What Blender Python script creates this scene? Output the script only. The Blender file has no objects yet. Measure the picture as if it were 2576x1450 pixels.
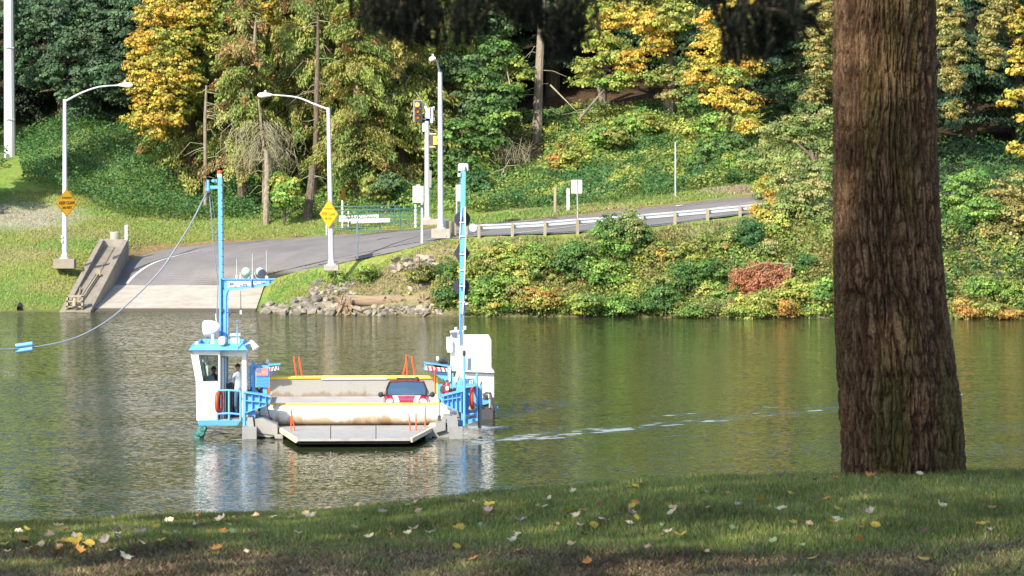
import bpy, math, random
import numpy as np
from mathutils import Vector, Matrix, Quaternion

# ------------------------------------------------------------------ camera, world, sun, exposure
SC = bpy.context.scene
F, H, HY, CX = 9800.0, 12.0, 242.0, 1288.0      # focal length in px of a 2576 px wide frame, eye height, horizon row
SUN_EL, SUN_AZ = 36.0, 213.0
EXPOSURE = 0.98
cam_d = bpy.data.cameras.new("camera"); cam = bpy.data.objects.new("camera", cam_d)
SC.collection.objects.link(cam); SC.camera = cam
cam.location = (0, 0, H); cam.rotation_euler = (math.radians(90), 0, 0)
cam_d.sensor_width = 36; cam_d.sensor_fit = 'HORIZONTAL'
cam_d.lens = F / 2576 * 36; cam_d.shift_y = -(725 - HY) / 2576
cam_d.clip_start = 0.5; cam_d.clip_end = 3000
cam_d.dof.use_dof = True; cam_d.dof.focus_distance = 150; cam_d.dof.aperture_fstop = 9.5
W_ = bpy.data.worlds.new("World"); SC.world = W_; W_.use_nodes = True
nt = W_.node_tree; sky = nt.nodes.new("ShaderNodeTexSky"); sky.sky_type = 'NISHITA'; sky.sun_disc = False
sky.sun_elevation = math.radians(SUN_EL); sky.sun_rotation = math.radians(SUN_AZ)
nt.links.new(sky.outputs[0], nt.nodes["Background"].inputs[0]); nt.nodes["Background"].inputs[1].default_value = 0.15
sd = bpy.data.lights.new("sun", 'SUN'); sd.energy = 4.3; sd.angle = math.radians(0.53); sd.color = (1.0, 0.92, 0.78)
so = bpy.data.objects.new("sun", sd); SC.collection.objects.link(so)
TO_SUN = Vector((math.sin(math.radians(SUN_AZ)) * math.cos(math.radians(SUN_EL)),
                 math.cos(math.radians(SUN_AZ)) * math.cos(math.radians(SUN_EL)), math.sin(math.radians(SUN_EL))))
so.rotation_euler = TO_SUN.to_track_quat('Z', 'Y').to_euler(); so.location = (-40, -30, 60)
SC.view_settings.view_transform = 'Standard'; SC.view_settings.look = 'None'
SC.view_settings.exposure = EXPOSURE; SC.view_settings.gamma = 1
SC.render.engine = 'CYCLES'
SC.cycles.max_bounces = 6; SC.cycles.diffuse_bounces = 2; SC.cycles.glossy_bounces = 3
SC.cycles.transmission_bounces = 4; SC.cycles.transparent_max_bounces = 8
SC.cycles.use_denoising = True
SC.cycles.sample_clamp_indirect = 6
RNG = np.random.default_rng(7)
random.seed(5)

# ------------------------------------------------------------------ helpers
COL = SC.collection
ORG = {}
def W(px, py, D): return Vector(((px - CX) / F * D, D, H - (py - HY) / F * D))
def org(o): return ORG.get(o.name, Vector((0, 0, 0))) if o else Vector((0, 0, 0))
def tag(o, label=None, cat=None, group=None, kind=None):
    if label: o["label"] = label
    if cat: o["category"] = cat
    if group: o["group"] = group
    if kind: o["kind"] = kind
    return o
def empty(name, loc, label, cat, group=None, rz=0):
    o = bpy.data.objects.new(name, None); COL.objects.link(o); o.location = loc; o.rotation_euler = (0, 0, rz)
    o.empty_display_size = 0.3
    ORG[o.name] = Vector(loc)
    return tag(o, label, cat, group)
def new_mesh_obj(name, me, parent=None):
    o = bpy.data.objects.new(name, me); COL.objects.link(o)
    if parent: o.parent = parent
    ORG[o.name] = org(parent)
    return o
class MB:
    def __init__(s): s.v = []; s.f = []; s.m = []; s.cur = 0
    def add(s, vs, fs):
        b = len(s.v); s.v += [tuple(v) for v in vs]
        s.f += [tuple(b + i for i in f) for f in fs]; s.m += [s.cur] * len(fs); return s
    def mat(s, i): s.cur = i; return s
    def box(s, c, d, rz=0, rx=0, ry=0):
        M = Matrix.Rotation(rz, 3, 'Z') @ Matrix.Rotation(ry, 3, 'Y') @ Matrix.Rotation(rx, 3, 'X'); c = Vector(c)
        vs = [c + M @ Vector((x * d[0] / 2, y * d[1] / 2, z * d[2] / 2)) for z in (-1, 1) for y in (-1, 1) for x in (-1, 1)]
        return s.add(vs, [(0, 2, 3, 1), (4, 5, 7, 6), (0, 1, 5, 4), (2, 6, 7, 3), (0, 4, 6, 2), (1, 3, 7, 5)])
    def prism(s, pts, off):
        n = len(pts); off = Vector(off); a = [Vector(p) for p in pts]
        return s.add(a + [p + off for p in a], [tuple(range(n)), tuple(range(2 * n - 1, n - 1, -1))] +
                     [(i, n + i, n + (i + 1) % n, (i + 1) % n) for i in range(n)])
    def tube(s, pts, r, n=8, cap=True):
        P = [Vector(p) for p in pts]; R = r if isinstance(r, (list, tuple)) else [r] * len(P)
        vs = []; prev = None
        for i, p in enumerate(P):
            t = (P[min(i + 1, len(P) - 1)] - P[max(i - 1, 0)]).normalized()
            if prev is None:
                a = Vector((0, 0, 1)) if abs(t.z) < 0.9 else Vector((1, 0, 0)); u = t.cross(a).normalized()
            else:
                u = (prev - t * prev.dot(t)).normalized()
            prev = u; w = t.cross(u)
            for k in range(n):
                an = 2 * math.pi * k / n; vs.append(p + (u * math.cos(an) + w * math.sin(an)) * R[i])
        fs = [(i * n + k, i * n + (k + 1) % n, (i + 1) * n + (k + 1) % n, (i + 1) * n + k) for i in range(len(P) - 1) for k in range(n)]
        if cap: fs += [tuple(range(n - 1, -1, -1)), tuple(range((len(P) - 1) * n, len(P) * n))]
        return s.add(vs, fs)
    def lathe(s, c, axis, prof, n=16):
        # prof: list of (distance along axis, radius)
        ax = Vector(axis).normalized(); c = Vector(c)
        a = Vector((0, 0, 1)) if abs(ax.z) < 0.9 else Vector((1, 0, 0)); u = ax.cross(a).normalized(); w = ax.cross(u)
        vs = [c + ax * d + (u * math.cos(2 * math.pi * k / n) + w * math.sin(2 * math.pi * k / n)) * max(r, 1e-4) for d, r in prof for k in range(n)]
        fs = [(i * n + k, i * n + (k + 1) % n, (i + 1) * n + (k + 1) % n, (i + 1) * n + k) for i in range(len(prof) - 1) for k in range(n)]
        fs += [tuple(range(n - 1, -1, -1)), tuple(range((len(prof) - 1) * n, len(prof) * n))]
        return s.add(vs, fs)
    def build(s, name, mats, parent=None, local=False, smooth=False, bevel=0):
        off = Vector((0, 0, 0)) if local else org(parent)
        used = sorted({i for f in s.f for i in f})
        if len(used) < len(s.v): mp_ = {u: i for i, u in enumerate(used)}; s.v = [s.v[u] for u in used]; s.f = [tuple(mp_[i] for i in f) for f in s.f]
        me = bpy.data.meshes.new(name)
        me.from_pydata([(v[0] - off.x, v[1] - off.y, v[2] - off.z) for v in s.v], [], s.f)
        for m in (mats if isinstance(mats, (list, tuple)) else [mats]): me.materials.append(m)
        if max(s.m, default=0) > 0: me.polygons.foreach_set("material_index", s.m)
        if smooth: me.polygons.foreach_set("use_smooth", [True] * len(me.polygons))
        me.update()
        o = new_mesh_obj(name, me, parent)
        if smooth: o.data.set_sharp_from_angle(angle=math.radians(40)) if hasattr(o.data, 'set_sharp_from_angle') else None
        if bevel:
            b = o.modifiers.new("bevel", 'BEVEL'); b.width = bevel; b.segments = 2; b.limit_method = 'ANGLE'
        return o
def top(name, mb, mats, loc, label, cat, group=None, **k):
    """a thing that is one mesh; verts given in world space, origin at loc"""
    loc = Vector(loc); mb.v = [(v[0] - loc.x, v[1] - loc.y, v[2] - loc.z) for v in mb.v]
    o = mb.build(name, mats, None, **k); o.location = loc; ORG[o.name] = loc
    return tag(o, label, cat, group)

# ------------------------------------------------------------------ materials
def mk(name, col=(.5, .5, .5), rough=.6, metal=0, spec=.5):
    m = bpy.data.materials.new(name); m.use_nodes = True; b = m.node_tree.nodes["Principled BSDF"]
    b.inputs["Base Color"].default_value = (*col, 1); b.inputs["Roughness"].default_value = rough
    b.inputs["Metallic"].default_value = metal; b.inputs["Specular IOR Level"].default_value = spec
    return m, m.node_tree, b
def nn(t, kind, **k):
    n = t.nodes.new(kind)
    for a, v in k.items(): setattr(n, a, v)
    return n
def noise(t, scale, detail=4, vec=None, rough=.55, stretch=None, dist=0):
    tc = nn(t, "ShaderNodeTexCoord"); src = tc.outputs["Object"]
    if vec == 'pos': src = nn(t, "ShaderNodeNewGeometry").outputs["Position"]
    if stretch:
        mp = nn(t, "ShaderNodeMapping"); mp.inputs["Scale"].default_value = stretch; t.links.new(src, mp.inputs[0]); src = mp.outputs[0]
    n = nn(t, "ShaderNodeTexNoise"); n.inputs["Scale"].default_value = scale; n.inputs["Detail"].default_value = detail
    n.inputs["Roughness"].default_value = rough; n.inputs["Distortion"].default_value = dist
    t.links.new(src, n.inputs["Vector"]); return n.outputs["Fac"]
def ramp(t, fac, stops):
    r = nn(t, "ShaderNodeValToRGB"); e = r.color_ramp.elements
    while len(e) < len(stops): e.new(.5)
    for i, (p, c) in enumerate(stops): e[i].position = p; e[i].color = (*c, 1) if len(c) == 3 else c
    t.links.new(fac, r.inputs[0]); return r.outputs[0]
def mix(t, fac, a, b, mode='MIX'):
    n = nn(t, "ShaderNodeMix", data_type='RGBA', blend_type=mode)
    def put(sock, v):
        if isinstance(v, (tuple, list)): sock.default_value = (*v, 1) if len(v) == 3 else v
        elif isinstance(v, (int, float)): sock.default_value = v
        else: t.links.new(v, sock)
    put(n.inputs[0], fac); put(n.inputs[6], a); put(n.inputs[7], b); return n.outputs[2]
def bump(t, b, h, strength=.3, dist=.02):
    n = nn(t, "ShaderNodeBump"); n.inputs["Strength"].default_value = strength; n.inputs["Distance"].default_value = dist
    t.links.new(h, n.inputs["Height"]); t.links.new(n.outputs[0], b.inputs["Normal"])
def weathered(name, col, dirt, rough=.5, amt=.35, scale=2.2, metal=0, stretch=(1, 1, .35)):
    m, t, b = mk(name, col, rough, metal)
    n1 = noise(t, scale, 6, stretch=stretch); n2 = noise(t, scale * 9, 3)
    f = ramp(t, n1, [(.48, (0, 0, 0)), (.75, (amt, amt, amt))])
    c = mix(t, f, col, dirt)
    c = mix(t, .16, c, ramp(t, n2, [(.3, (.35,) * 3), (.7, (.9,) * 3)]), 'SOFT_LIGHT')
    t.links.new(c, b.inputs["Base Color"]); bump(t, b, n2, .12, .01)
    return m
M = {}
M['blue'] = weathered("blue_paint", (.12, .37, .74), (.07, .22, .45), .42, .35)
M['white'] = weathered("white_paint", (.82, .82, .80), (.5, .44, .36), .4, .25)
M['offwhite'] = weathered("chalky_paint", (.6, .6, .57), (.3, .24, .18), .6, .5)
M['palesteel'] = weathered('pale_hull_steel', (.28, .27, .255), (.18, .14, .10), .6, .6)
M['galv'] = weathered("galvanised_steel", (.46, .49, .53), (.34, .36, .38), .45, .5, metal=.2)
M['polesteel'] = weathered("pole_steel", (.52, .53, .57), (.36, .37, .40), .5, .6, scale=.9, stretch=(1, 1, .3))
M['conc'] = weathered("concrete", (.34, .31, .265), (.2, .18, .14), .85, .6, scale=1.2, stretch=(1, 1, 1))
M['conc_old'] = weathered("weathered_concrete", (.25, .215, .17), (.13, .11, .08), .9, .7, scale=1.5, stretch=(1, 1, 1))
M['greysteel'] = weathered("grey_hull_steel", (.24, .24, .235), (.13, .10, .07), .6, .6)
M['deck'] = weathered("deck_steel", (.40, .38, .37), (.26, .2, .14), .7, .6, scale=.7, stretch=(1, .4, 1))
M['yellow'] = weathered("yellow_paint", (.80, .52, .06), (.55, .4, .15), .5, .4)
M['cream'] = weathered("cream_paint", (.66, .56, .40), (.45, .32, .18), .5, .5)
M['orange'] = mk("orange_plastic", (.85, .10, .02), .45)[0]
M['red'] = mk("red_paint", (.6, .03, .03), .35)[0]
M['dark'] = mk("dark_rubber", (.02, .02, .022), .6)[0]
M['darkblue'] = mk("dayshape_black", (.022, .028, .045), .6)[0]
M['darksteel'] = weathered("dark_steel", (.06, .06, .06), (.1, .06, .03), .5, .5)
M['cable'] = mk("grey_blue_cable", (.17, .20, .25), .5)[0]
M['green_gate'] = weathered("green_gate_paint", (.035, .12, .10), (.03, .07, .06), .5, .4)
M['wood'] = weathered("post_wood", (.30, .26, .18), (.16, .13, .08), .85, .6, stretch=(3, 3, .4))
M['logwood'] = weathered("drift_wood", (.26, .19, .12), (.12, .08, .05), .9, .8, stretch=(.3, 3, 3))
M['signyellow'] = weathered("sign_yellow", (.85, .42, .01), (.7, .3, .01), .45, .3)
M['signbrown'] = mk("sign_yellow_back", (.28, .14, .01), .6)[0]
M['black'] = mk("black_ink", (.02, .015, .01), .6)[0]
M['ink'] = mk("blue_ink", (.10, .11, .25), .6)[0]
M['flagred'] = mk("flag_red", (.55, .03, .04), .6)[0]
M['flagblue'] = mk("flag_blue", (.04, .06, .2), .6)[0]
M['palegreen'] = weathered("pale_green_paint", (.42, .52, .44), (.2, .25, .2), .35, .4)
M['skin'] = mk("skin", (.42, .2, .12), .6)[0]
M['hair'] = mk("hair", (.05, .03, .02), .7)[0]
M['jeans'] = weathered("denim", (.06, .12, .22), (.1, .16, .26), .85, .5)
M['darkcloth'] = mk("dark_cloth", (.03, .035, .05), .9)[0]
M['teal'] = weathered("teal_tarp", (.03, .14, .12), (.02, .05, .04), .6, .6, scale=6)
def m_plaid():
    m, t, b = mk("plaid_cloth", (.4, .45, .52), .9)
    tc = nn(t, "ShaderNodeTexCoord"); a = nn(t, "ShaderNodeTexWave", bands_direction='Z'); c = nn(t, "ShaderNodeTexWave", bands_direction='X')
    for w in (a, c): w.inputs["Scale"].default_value = 7; t.links.new(tc.outputs["Object"], w.inputs[0])
    f = mix(t, .5, a.outputs["Color"], c.outputs["Color"])
    t.links.new(ramp(t, f, [(.25, (.16, .2, .3)), (.75, (.55, .6, .66))]), b.inputs["Base Color"]); return m
M['plaid'] = m_plaid()
def m_glass():
    m = bpy.data.materials.new("window_glass"); m.use_nodes = True; t = m.node_tree; t.nodes.clear()
    o = nn(t, "ShaderNodeOutputMaterial"); g = nn(t, "ShaderNodeBsdfGlossy"); tr = nn(t, "ShaderNodeBsdfTransparent"); mx = nn(t, "ShaderNodeMixShader")
    g.inputs["Roughness"].default_value = .02; g.inputs["Color"].default_value = (.4, .46, .48, 1); tr.inputs["Color"].default_value = (.72, .8, .78, 1)
    fr = nn(t, "ShaderNodeFresnel"); fr.inputs[0].default_value = 1.6
    t.links.new(fr.outputs[0], mx.inputs[0]); t.links.new(tr.outputs[0], mx.inputs[1]); t.links.new(g.outputs[0], mx.inputs[2]); t.links.new(mx.outputs[0], o.inputs[0])
    return m
M['glass'] = m_glass(); M['carglass'] = m_glass()
for _n in M['carglass'].node_tree.nodes:
    if _n.type == 'BSDF_GLOSSY': _n.inputs['Color'].default_value = (.75, .85, .8, 1)
    if _n.type == 'FRESNEL': _n.inputs[0].default_value = 1.75
M['lens'] = mk("lamp_lens", (.75, .78, .78), .12)[0]
M['smoke'] = mk("dark_lens", (.12, .15, .2), .1)[0]
def m_car():
    m, t, b = mk("red_car_paint", (.48, .008, .03), .22); b.inputs["Coat Weight"].default_value = .8; b.inputs["Coat Roughness"].default_value = .05; return m
M['carred'] = m_car()
M['amber'] = mk("amber_lens", (.75, .24, .02), .25)[0]
def m_lit():
    m, t, b = mk("lit_amber_lens", (.9, .4, .1), .25); b.inputs["Emission Color"].default_value = (1, .42, .1, 1); b.inputs["Emission Strength"].default_value = 1.2; return m
M['amber_lit'] = m_lit()
def m_flap(name, base, rust, lowz, hiz, rx):
    m, t, b = mk(name, base, .5)
    tc = nn(t, "ShaderNodeTexCoord"); sp = nn(t, "ShaderNodeSeparateXYZ"); t.links.new(tc.outputs["Object"], sp.inputs[0])
    mr = nn(t, "ShaderNodeMapRange"); mr.inputs["From Min"].default_value = lowz; mr.inputs["From Max"].default_value = hiz
    mr.inputs["To Min"].default_value = 1; mr.inputs["To Max"].default_value = 0; t.links.new(sp.outputs[2], mr.inputs[0])
    n1 = noise(t, 2.2, 6, stretch=(1, 1, .25), dist=.4); n3 = noise(t, 30, 3)
    ad = nn(t, "ShaderNodeMath", operation='MULTIPLY_ADD'); ad.inputs[1].default_value = .75; t.links.new(mr.outputs[0], ad.inputs[0]); t.links.new(n1, ad.inputs[2])
    f = ramp(t, ad.outputs[0], [(.86, (0, 0, 0)), (1.2, (.9, .9, .9))])
    n2 = noise(t, 1.1, 4, stretch=(1.2, 1, .2)); f2 = ramp(t, n2, [(.54, (0, 0, 0)), (.64, (.9, .9, .9))])
    c = mix(t, f, base, rust)
    mm = nn(t, "ShaderNodeMath", operation='MULTIPLY'); t.links.new(f2, mm.inputs[0]); t.links.new(mr.outputs[0], mm.inputs[1])
    c = mix(t, mm.outputs[0], c, rx)
    c = mix(t, .2, c, ramp(t, n3, [(.3, (.3,) * 3), (.7, (.9,) * 3)]), 'SOFT_LIGHT')
    t.links.new(c, b.inputs["Base Color"]); return m
M['flap'] = m_flap("stained_white_plate", (.70, .67, .60), (.48, .34, .20), .24, .95, (.22, .11, .045))
M['rearflap'] = m_flap("stained_grey_plate", (.27, .26, .235), (.19, .145, .10), .1, .8, (.12, .08, .05))
M['apron'] = weathered("apron_steel", (.33, .32, .305), (.22, .175, .12), .55, .6, scale=2.5, stretch=(1, 1, 1))
def m_attr(name, rough=.6, trans=.42, spec=.3):
    m = bpy.data.materials.new(name); m.use_nodes = True; t = m.node_tree; b = t.nodes["Principled BSDF"]; out = t.nodes["Material Output"]
    a = nn(t, "ShaderNodeAttribute", attribute_name="col"); b.inputs["Roughness"].default_value = rough; b.inputs["Specular IOR Level"].default_value = spec
    t.links.new(a.outputs["Color"], b.inputs["Base Color"])
    if trans:
        tr = nn(t, "ShaderNodeBsdfTranslucent"); t.links.new(a.outputs["Color"], tr.inputs[0]); mx = nn(t, "ShaderNodeMixShader"); mx.inputs[0].default_value = trans
        t.links.new(b.outputs[0], mx.inputs[1]); t.links.new(tr.outputs[0], mx.inputs[2]); t.links.new(mx.outputs[0], out.inputs[0])
    return m
M['leaf'] = m_attr("leaf", .5, .42, .3)
M['needle'] = m_attr("conifer_foliage", .65, .3, .2)
def m_bark(name, c1, c2, moss=(.08, .09, .03)):
    m, t, b = mk(name, c1, .9)
    n = noise(t, 5, 6, stretch=(2, 2, .35)); n2 = noise(t, 1.0, 3)
    c = mix(t, ramp(t, n, [(.35, (0, 0, 0)), (.65, (1, 1, 1))]), c2, c1); c = mix(t, ramp(t, n2, [(.5, (0, 0, 0)), (.75, (.6, .6, .6))]), c, moss)
    t.links.new(c, b.inputs["Base Color"]); bump(t, b, n, .6, .05); return m
M['bark'] = m_bark("bark", (.16, .12, .085), (.06, .045, .03))
M['barkpale'] = m_bark("pale_bark", (.30, .25, .19), (.14, .11, .08))
M['mossy'] = m_bark("mossy_twig", (.34, .31, .2), (.2, .18, .11), (.3, .32, .15))

# ------------------------------------------------------------------ vectorised leaf meshes
def mesh_np(name, V, Fq, colv, mat, parent=None, off=(0, 0, 0)):
    me = bpy.data.meshes.new(name); V = np.asarray(V, dtype=np.float32) - np.asarray(off, dtype=np.float32)
    me.vertices.add(len(V)); me.vertices.foreach_set("co", V.ravel())
    Fq = np.asarray(Fq, dtype=np.int32); k = Fq.shape[1]
    me.loops.add(Fq.size); me.loops.foreach_set("vertex_index", Fq.ravel())
    me.polygons.add(len(Fq)); me.polygons.foreach_set("loop_start", np.arange(0, Fq.size, k, dtype=np.int32))
    if colv is not None:
        c = me.color_attributes.new("col", 'FLOAT_COLOR', 'POINT'); cc = np.ones((len(V), 4), dtype=np.float32); cc[:, :3] = colv; c.data.foreach_set("color", cc.ravel())
    me.update(calc_edges=True); me.materials.append(mat)
    return new_mesh_obj(name, me, parent)
def leaf_quads(P, N, size, asp, col, rng, droop=None, jit=.5):
    """rhombic, slightly folded leaves at P facing N; droop: preferred direction of the long axis"""
    n = len(P); N = N + rng.normal(0, jit, (n, 3)); N /= np.linalg.norm(N, axis=1, keepdims=True) + 1e-9
    A = rng.normal(0, 1, (n, 3))
    if droop is not None: A = A * .45 + np.asarray(droop)
    A -= N * (A * N).sum(1, keepdims=True); A /= np.linalg.norm(A, axis=1, keepdims=True) + 1e-9
    B = np.cross(N, A); s = (size * rng.uniform(.6, 1.35, n))[:, None]; a = (asp * rng.uniform(.75, 1.25, n))[:, None]
    k = rng.uniform(.35, .6, n)[:, None]
    V = np.stack([P - A * s * .5, P + B * s * a * .5 + A * s * (k - .5) * .6 + N * s * .08, P + A * s * .5, P - B * s * a * .5 + A * s * (k - .5) * .6 + N * s * .08], 1)
    V = V.reshape(-1, 3); Fq = np.arange(4 * n).reshape(n, 4); C = np.repeat(col, 4, axis=0)
    return V, Fq, C
PAL = {
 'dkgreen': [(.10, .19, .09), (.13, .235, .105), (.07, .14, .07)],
 'green': [(.10, .21, .04), (.13, .25, .045), (.075, .165, .04)],
 'bright': [(.18, .32, .045), (.23, .36, .055), (.13, .25, .045)],
 'ygreen': [(.30, .36, .05), (.38, .40, .06), (.20, .29, .045)],
 'lime': [(.33, .36, .06), (.42, .42, .08), (.22, .28, .05)],
 'yellow': [(.72, .52, .045), (.76, .56, .06), (.52, .46, .05), (.68, .42, .035)],
 'mapleg': [(.50, .46, .05), (.32, .40, .06), (.62, .50, .05)],
 'gold': [(.66, .53, .05), (.64, .45, .04), (.62, .54, .06)],
 'orange': [(.50, .27, .05), (.44, .22, .05), (.40, .31, .06)],
 'olive': [(.21, .26, .045), (.26, .29, .055), (.15, .21, .04), (.29, .28, .06)],
 'olivebrown': [(.28, .27, .07), (.23, .26, .05), (.31, .23, .08), (.21, .25, .05)],
 'fir': [(.06, .12, .06), (.08, .15, .07), (.045, .09, .045)],
 'firmid': [(.11, .19, .065), (.13, .22, .07), (.08, .15, .055)],
 'alder': [(.24, .32, .075), (.31, .36, .09), (.17, .25, .06), (.42, .41, .13)],
 'birch': [(.45, .40, .10), (.52, .46, .14), (.30, .32, .08), (.38, .30, .07)],
 'mixbank': [(.20, .31, .05), (.30, .36, .07), (.15, .24, .045), (.34, .30, .07), (.38, .25, .07)],
 'rust': [(.42, .17, .08), (.38, .14, .06), (.46, .22, .10)],
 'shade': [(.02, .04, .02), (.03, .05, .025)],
 'drygrass': [(.30, .26, .14), (.24, .22, .10), (.2, .22, .07)],
 'ivy': [(.06, .175, .045), (.085, .22, .05), (.05, .145, .04), (.12, .25, .06)],
 'tallgrass': [(.11, .24, .05), (.15, .29, .06), (.09, .19, .04)],
}
for _k in list(PAL):
    _s = .84 if _k in ('yellow', 'gold', 'mapleg', 'birch') else 1.18 if _k in ('lime', 'ygreen', 'bright', 'mixbank', 'orange') else 1.04 if _k in ('rust', 'drygrass', 'green', 'alder') else 1.15 if _k in ('olive', 'olivebrown') else .95
    PAL[_k] = [tuple(_s * (v * .9 + .1 * (.3 * c[0] + .6 * c[1] + .1 * c[2])) for v in c) for c in PAL[_k]]
def pal_pick(key, n, rng, per=.18):
    p = np.array(PAL[key]); i = rng.integers(0, len(p), n); c = p[i]
    return np.clip(c * rng.normal(1, per, (n, 1)) * rng.normal(1, .06, (n, 3)), .004, .95)
def crown_arrays(blobs, rng, leaf=.26, asp=.8, per_m2=26, clump=.75, droop=None, jit=.55):
    """blobs: (cx,cy,cz, rx,ry,rz, palette). Leaves sit in clumps spread over each blob; clumps catch the light apart from each other."""
    Vs, Fs, Cs = [], [], []; base = 0
    for (cx, cy, cz, rx, ry, rz, pk) in blobs:
        area = 4 * math.pi * ((rx * ry) ** 1.6 / 3 + (rx * rz) ** 1.6 / 3 + (ry * rz) ** 1.6 / 3) ** (1 / 1.6)
        nc = max(5, int(area / (clump * clump * 1.5)))
        d = rng.normal(0, 1, (nc, 3)); d /= np.linalg.norm(d, axis=1, keepdims=True)
        rad = rng.uniform(.55, 1.04, nc)[:, None]
        c = d * rad * np.array([rx, ry, rz]) + np.array([cx, cy, cz])
        ccol = pal_pick(pk, nc, rng, .16)
        cr = clump * rng.uniform(.45, 1.5, nc)
        nl = max(3, int(per_m2 * clump * clump * 3.0))
        dd = rng.normal(0, 1, (nc, nl, 3)); dd /= np.linalg.norm(dd, axis=2, keepdims=True)
        dd[:, :, 2] = np.abs(dd[:, :, 2]) * 1.0 - .35; 
        rr = rng.uniform(.15, 1.0, (nc, nl, 1)) ** .7
        P = c[:, None, :] + dd * rr * cr[:, None, None] * np.array([1.0, 1.0, .72])
        N = dd + d[:, None, :] * .5 + np.array([0, -.15, .45])
        col = np.clip(ccol[:, None, :] * rng.normal(1, .14, (nc, nl, 1)) , .004, .95)
        V, Fq, C = leaf_quads(P.reshape(-1, 3), N.reshape(-1, 3), leaf, asp, col.reshape(-1, 3), rng, droop, jit)
        Vs.append(V); Fs.append(Fq + base); Cs.append(C); base += len(V)
    return np.concatenate(Vs), np.concatenate(Fs), np.concatenate(Cs)
def pxblob(px, py, rx, ry, D, pk, depth=None):
    p = W(px, py, D); s = F / D
    return (p.x, p.y, p.z, rx / s, (depth if depth else (rx + ry) / 2 / s), ry / s, pk)
# ------------------------------------------------------------------ far bank terrain
def catmull(P, sub=6):
    P = [np.array(p, float) for p in P]; out = []
    for i in range(len(P) - 1):
        p0, p1, p2, p3 = P[max(i - 1, 0)], P[i], P[i + 1], P[min(i + 2, len(P) - 1)]
        for k in range(sub):
            t = k / sub; out.append(.5 * ((2 * p1) + (-p0 + p2) * t + (2 * p0 - 5 * p1 + 4 * p2 - p3) * t * t + (-p0 + 3 * p1 - 3 * p2 + p3) * t ** 3))
    out.append(P[-1]); return np.array(out)
road_near = [(665, 718, 225.5), (700, 698, 223.6), (745, 685, 222), (800, 674, 220.7), (880, 657, 219.5), (1000, 632, 218.6), (1120, 603, 218.1), (1258, 592, 217.8), (1453, 585, 217.8), (1668, 567, 217.8), (1856, 541, 217.8), (2100, 520, 218.2), (2250, 508, 222), (2600, 480, 232), (3300, 460, 242), (4200, 455, 250)]
road_far = [(265, 718, 226.5), (300, 682, 230), (330, 655, 233), (400, 632, 236), (500, 617, 236.5), (740, 600, 235), (1060, 578, 231), (1258, 560, 229), (1459, 542, 228), (1680, 518, 227.5), (1897, 494, 227), (2150, 480, 227.5), (2330, 468, 232), (2700, 448, 243), (3400, 430, 252), (4250, 430, 260)]
RN = catmull([W(*p) for p in road_near]); RF = catmull([W(*p) for p in road_far])
ramp_n = [W(640, 790, 216.2), W(665, 718, 225.5)]; ramp_f = [W(222, 790, 216.2), W(265, 718, 226.5)]
ctrl = []
def cp(px, py, D): ctrl.append(tuple(W(px, py, D)))
def wl(px):
    return float(np.interp(px, [-400, 150, 660, 1100, 1500, 2100, 2400, 2700, 3400], [785, 786, 791, 797, 798, 801, 803, 806, 812]))
for px in range(-2200, 5200, 90):
    D = H * F / (wl(px) - HY); x = (px - CX) / F * D
    ctrl += [(x, D, 0.0), (x, D - 3, -.9), (x, D - 9, -2.4), (x, D - 18, -4)]
for p in [(-700, 700, 226), (0, 700, 226), (100, 670, 227), (190, 690, 225), (160, 664, 226), (50, 600, 234), (-300, 600, 234), (60, 540, 243), (-300, 540, 243), (170, 480, 250), (25, 395, 262), (-300, 400, 262), (-800, 400, 262),
          (290, 575, 238), (230, 620, 231), (350, 590, 240), (480, 565, 243), (650, 562, 242), (850, 556, 240), (950, 552, 238), (1060, 560, 235),
          (300, 440, 252), (230, 315, 262), (500, 500, 252), (500, 330, 272), (750, 480, 250), (900, 470, 250), (1150, 540, 236), (1250, 500, 243), (1500, 505, 236), (1300, 410, 252), (1550, 420, 247), (1500, 275, 262), (1350, 300, 262), (1620, 330, 253), (1750, 320, 256),
          (1250, 250, 268), (1700, 490, 234), (1900, 475, 231), (2000, 410, 243), (2450, 430, 252), (2300, 440, 246), (2500, 300, 275), (2900, 400, 258), (2900, 280, 275),
          (1205, 607, 217.2), (1350, 603, 216.7), (1500, 592, 216.7), (1700, 573, 216.7), (1862, 556, 216.7), (1100, 612, 217.2), (2100, 540, 216.5), (2350, 560, 219.5), (2600, 560, 222), (3300, 560, 222),
          (1300, 640, 215.2), (1300, 715, 213.6), (1600, 640, 215.0), (1600, 715, 213.2), (1880, 620, 214.6), (1900, 710, 212.6), (2100, 650, 213.6), (2400, 700, 212.8), (2500, 620, 217.0), (3000, 620, 217.0), (3000, 700, 212),
          (900, 684, 218.2), (900, 720, 216.2), (1000, 660, 217.2), (1050, 700, 215.2), (1000, 740, 214.2), (700, 735, 219.5), (760, 745, 217.0), (1110, 660, 216.0), (800, 700, 219.6)]:
    cp(*p)
for x in range(-240, 241, 40):
    for Y, z in ((300, 24), (345, 40), (420, 60), (520, 75)): ctrl.append((x, Y, z + (3 if x < -10 else 0)))
for i in range(0, len(RN), 3):
    for t in (0, .5, 1): ctrl.append(tuple((RN[i] * (1 - t) + RF[i] * t) - np.array([0, 0, .03])))
for t in (0, .5, 1):
    for s in (0, .5, 1):
        p = (ramp_n[0].lerp(ramp_n[1], s)).lerp(ramp_f[0].lerp(ramp_f[1], s), t); ctrl.append((p.x, p.y, p.z - .12))
CT = np.array(ctrl); 
_, ui = np.unique(np.round(CT[:, :2] * 2).astype(int), axis=0, return_index=True); CT = CT[ui]
XY = CT[:, :2]; DM = np.sqrt(((XY[:, None] - XY[None]) ** 2).sum(-1) + .6 ** 2)
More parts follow.
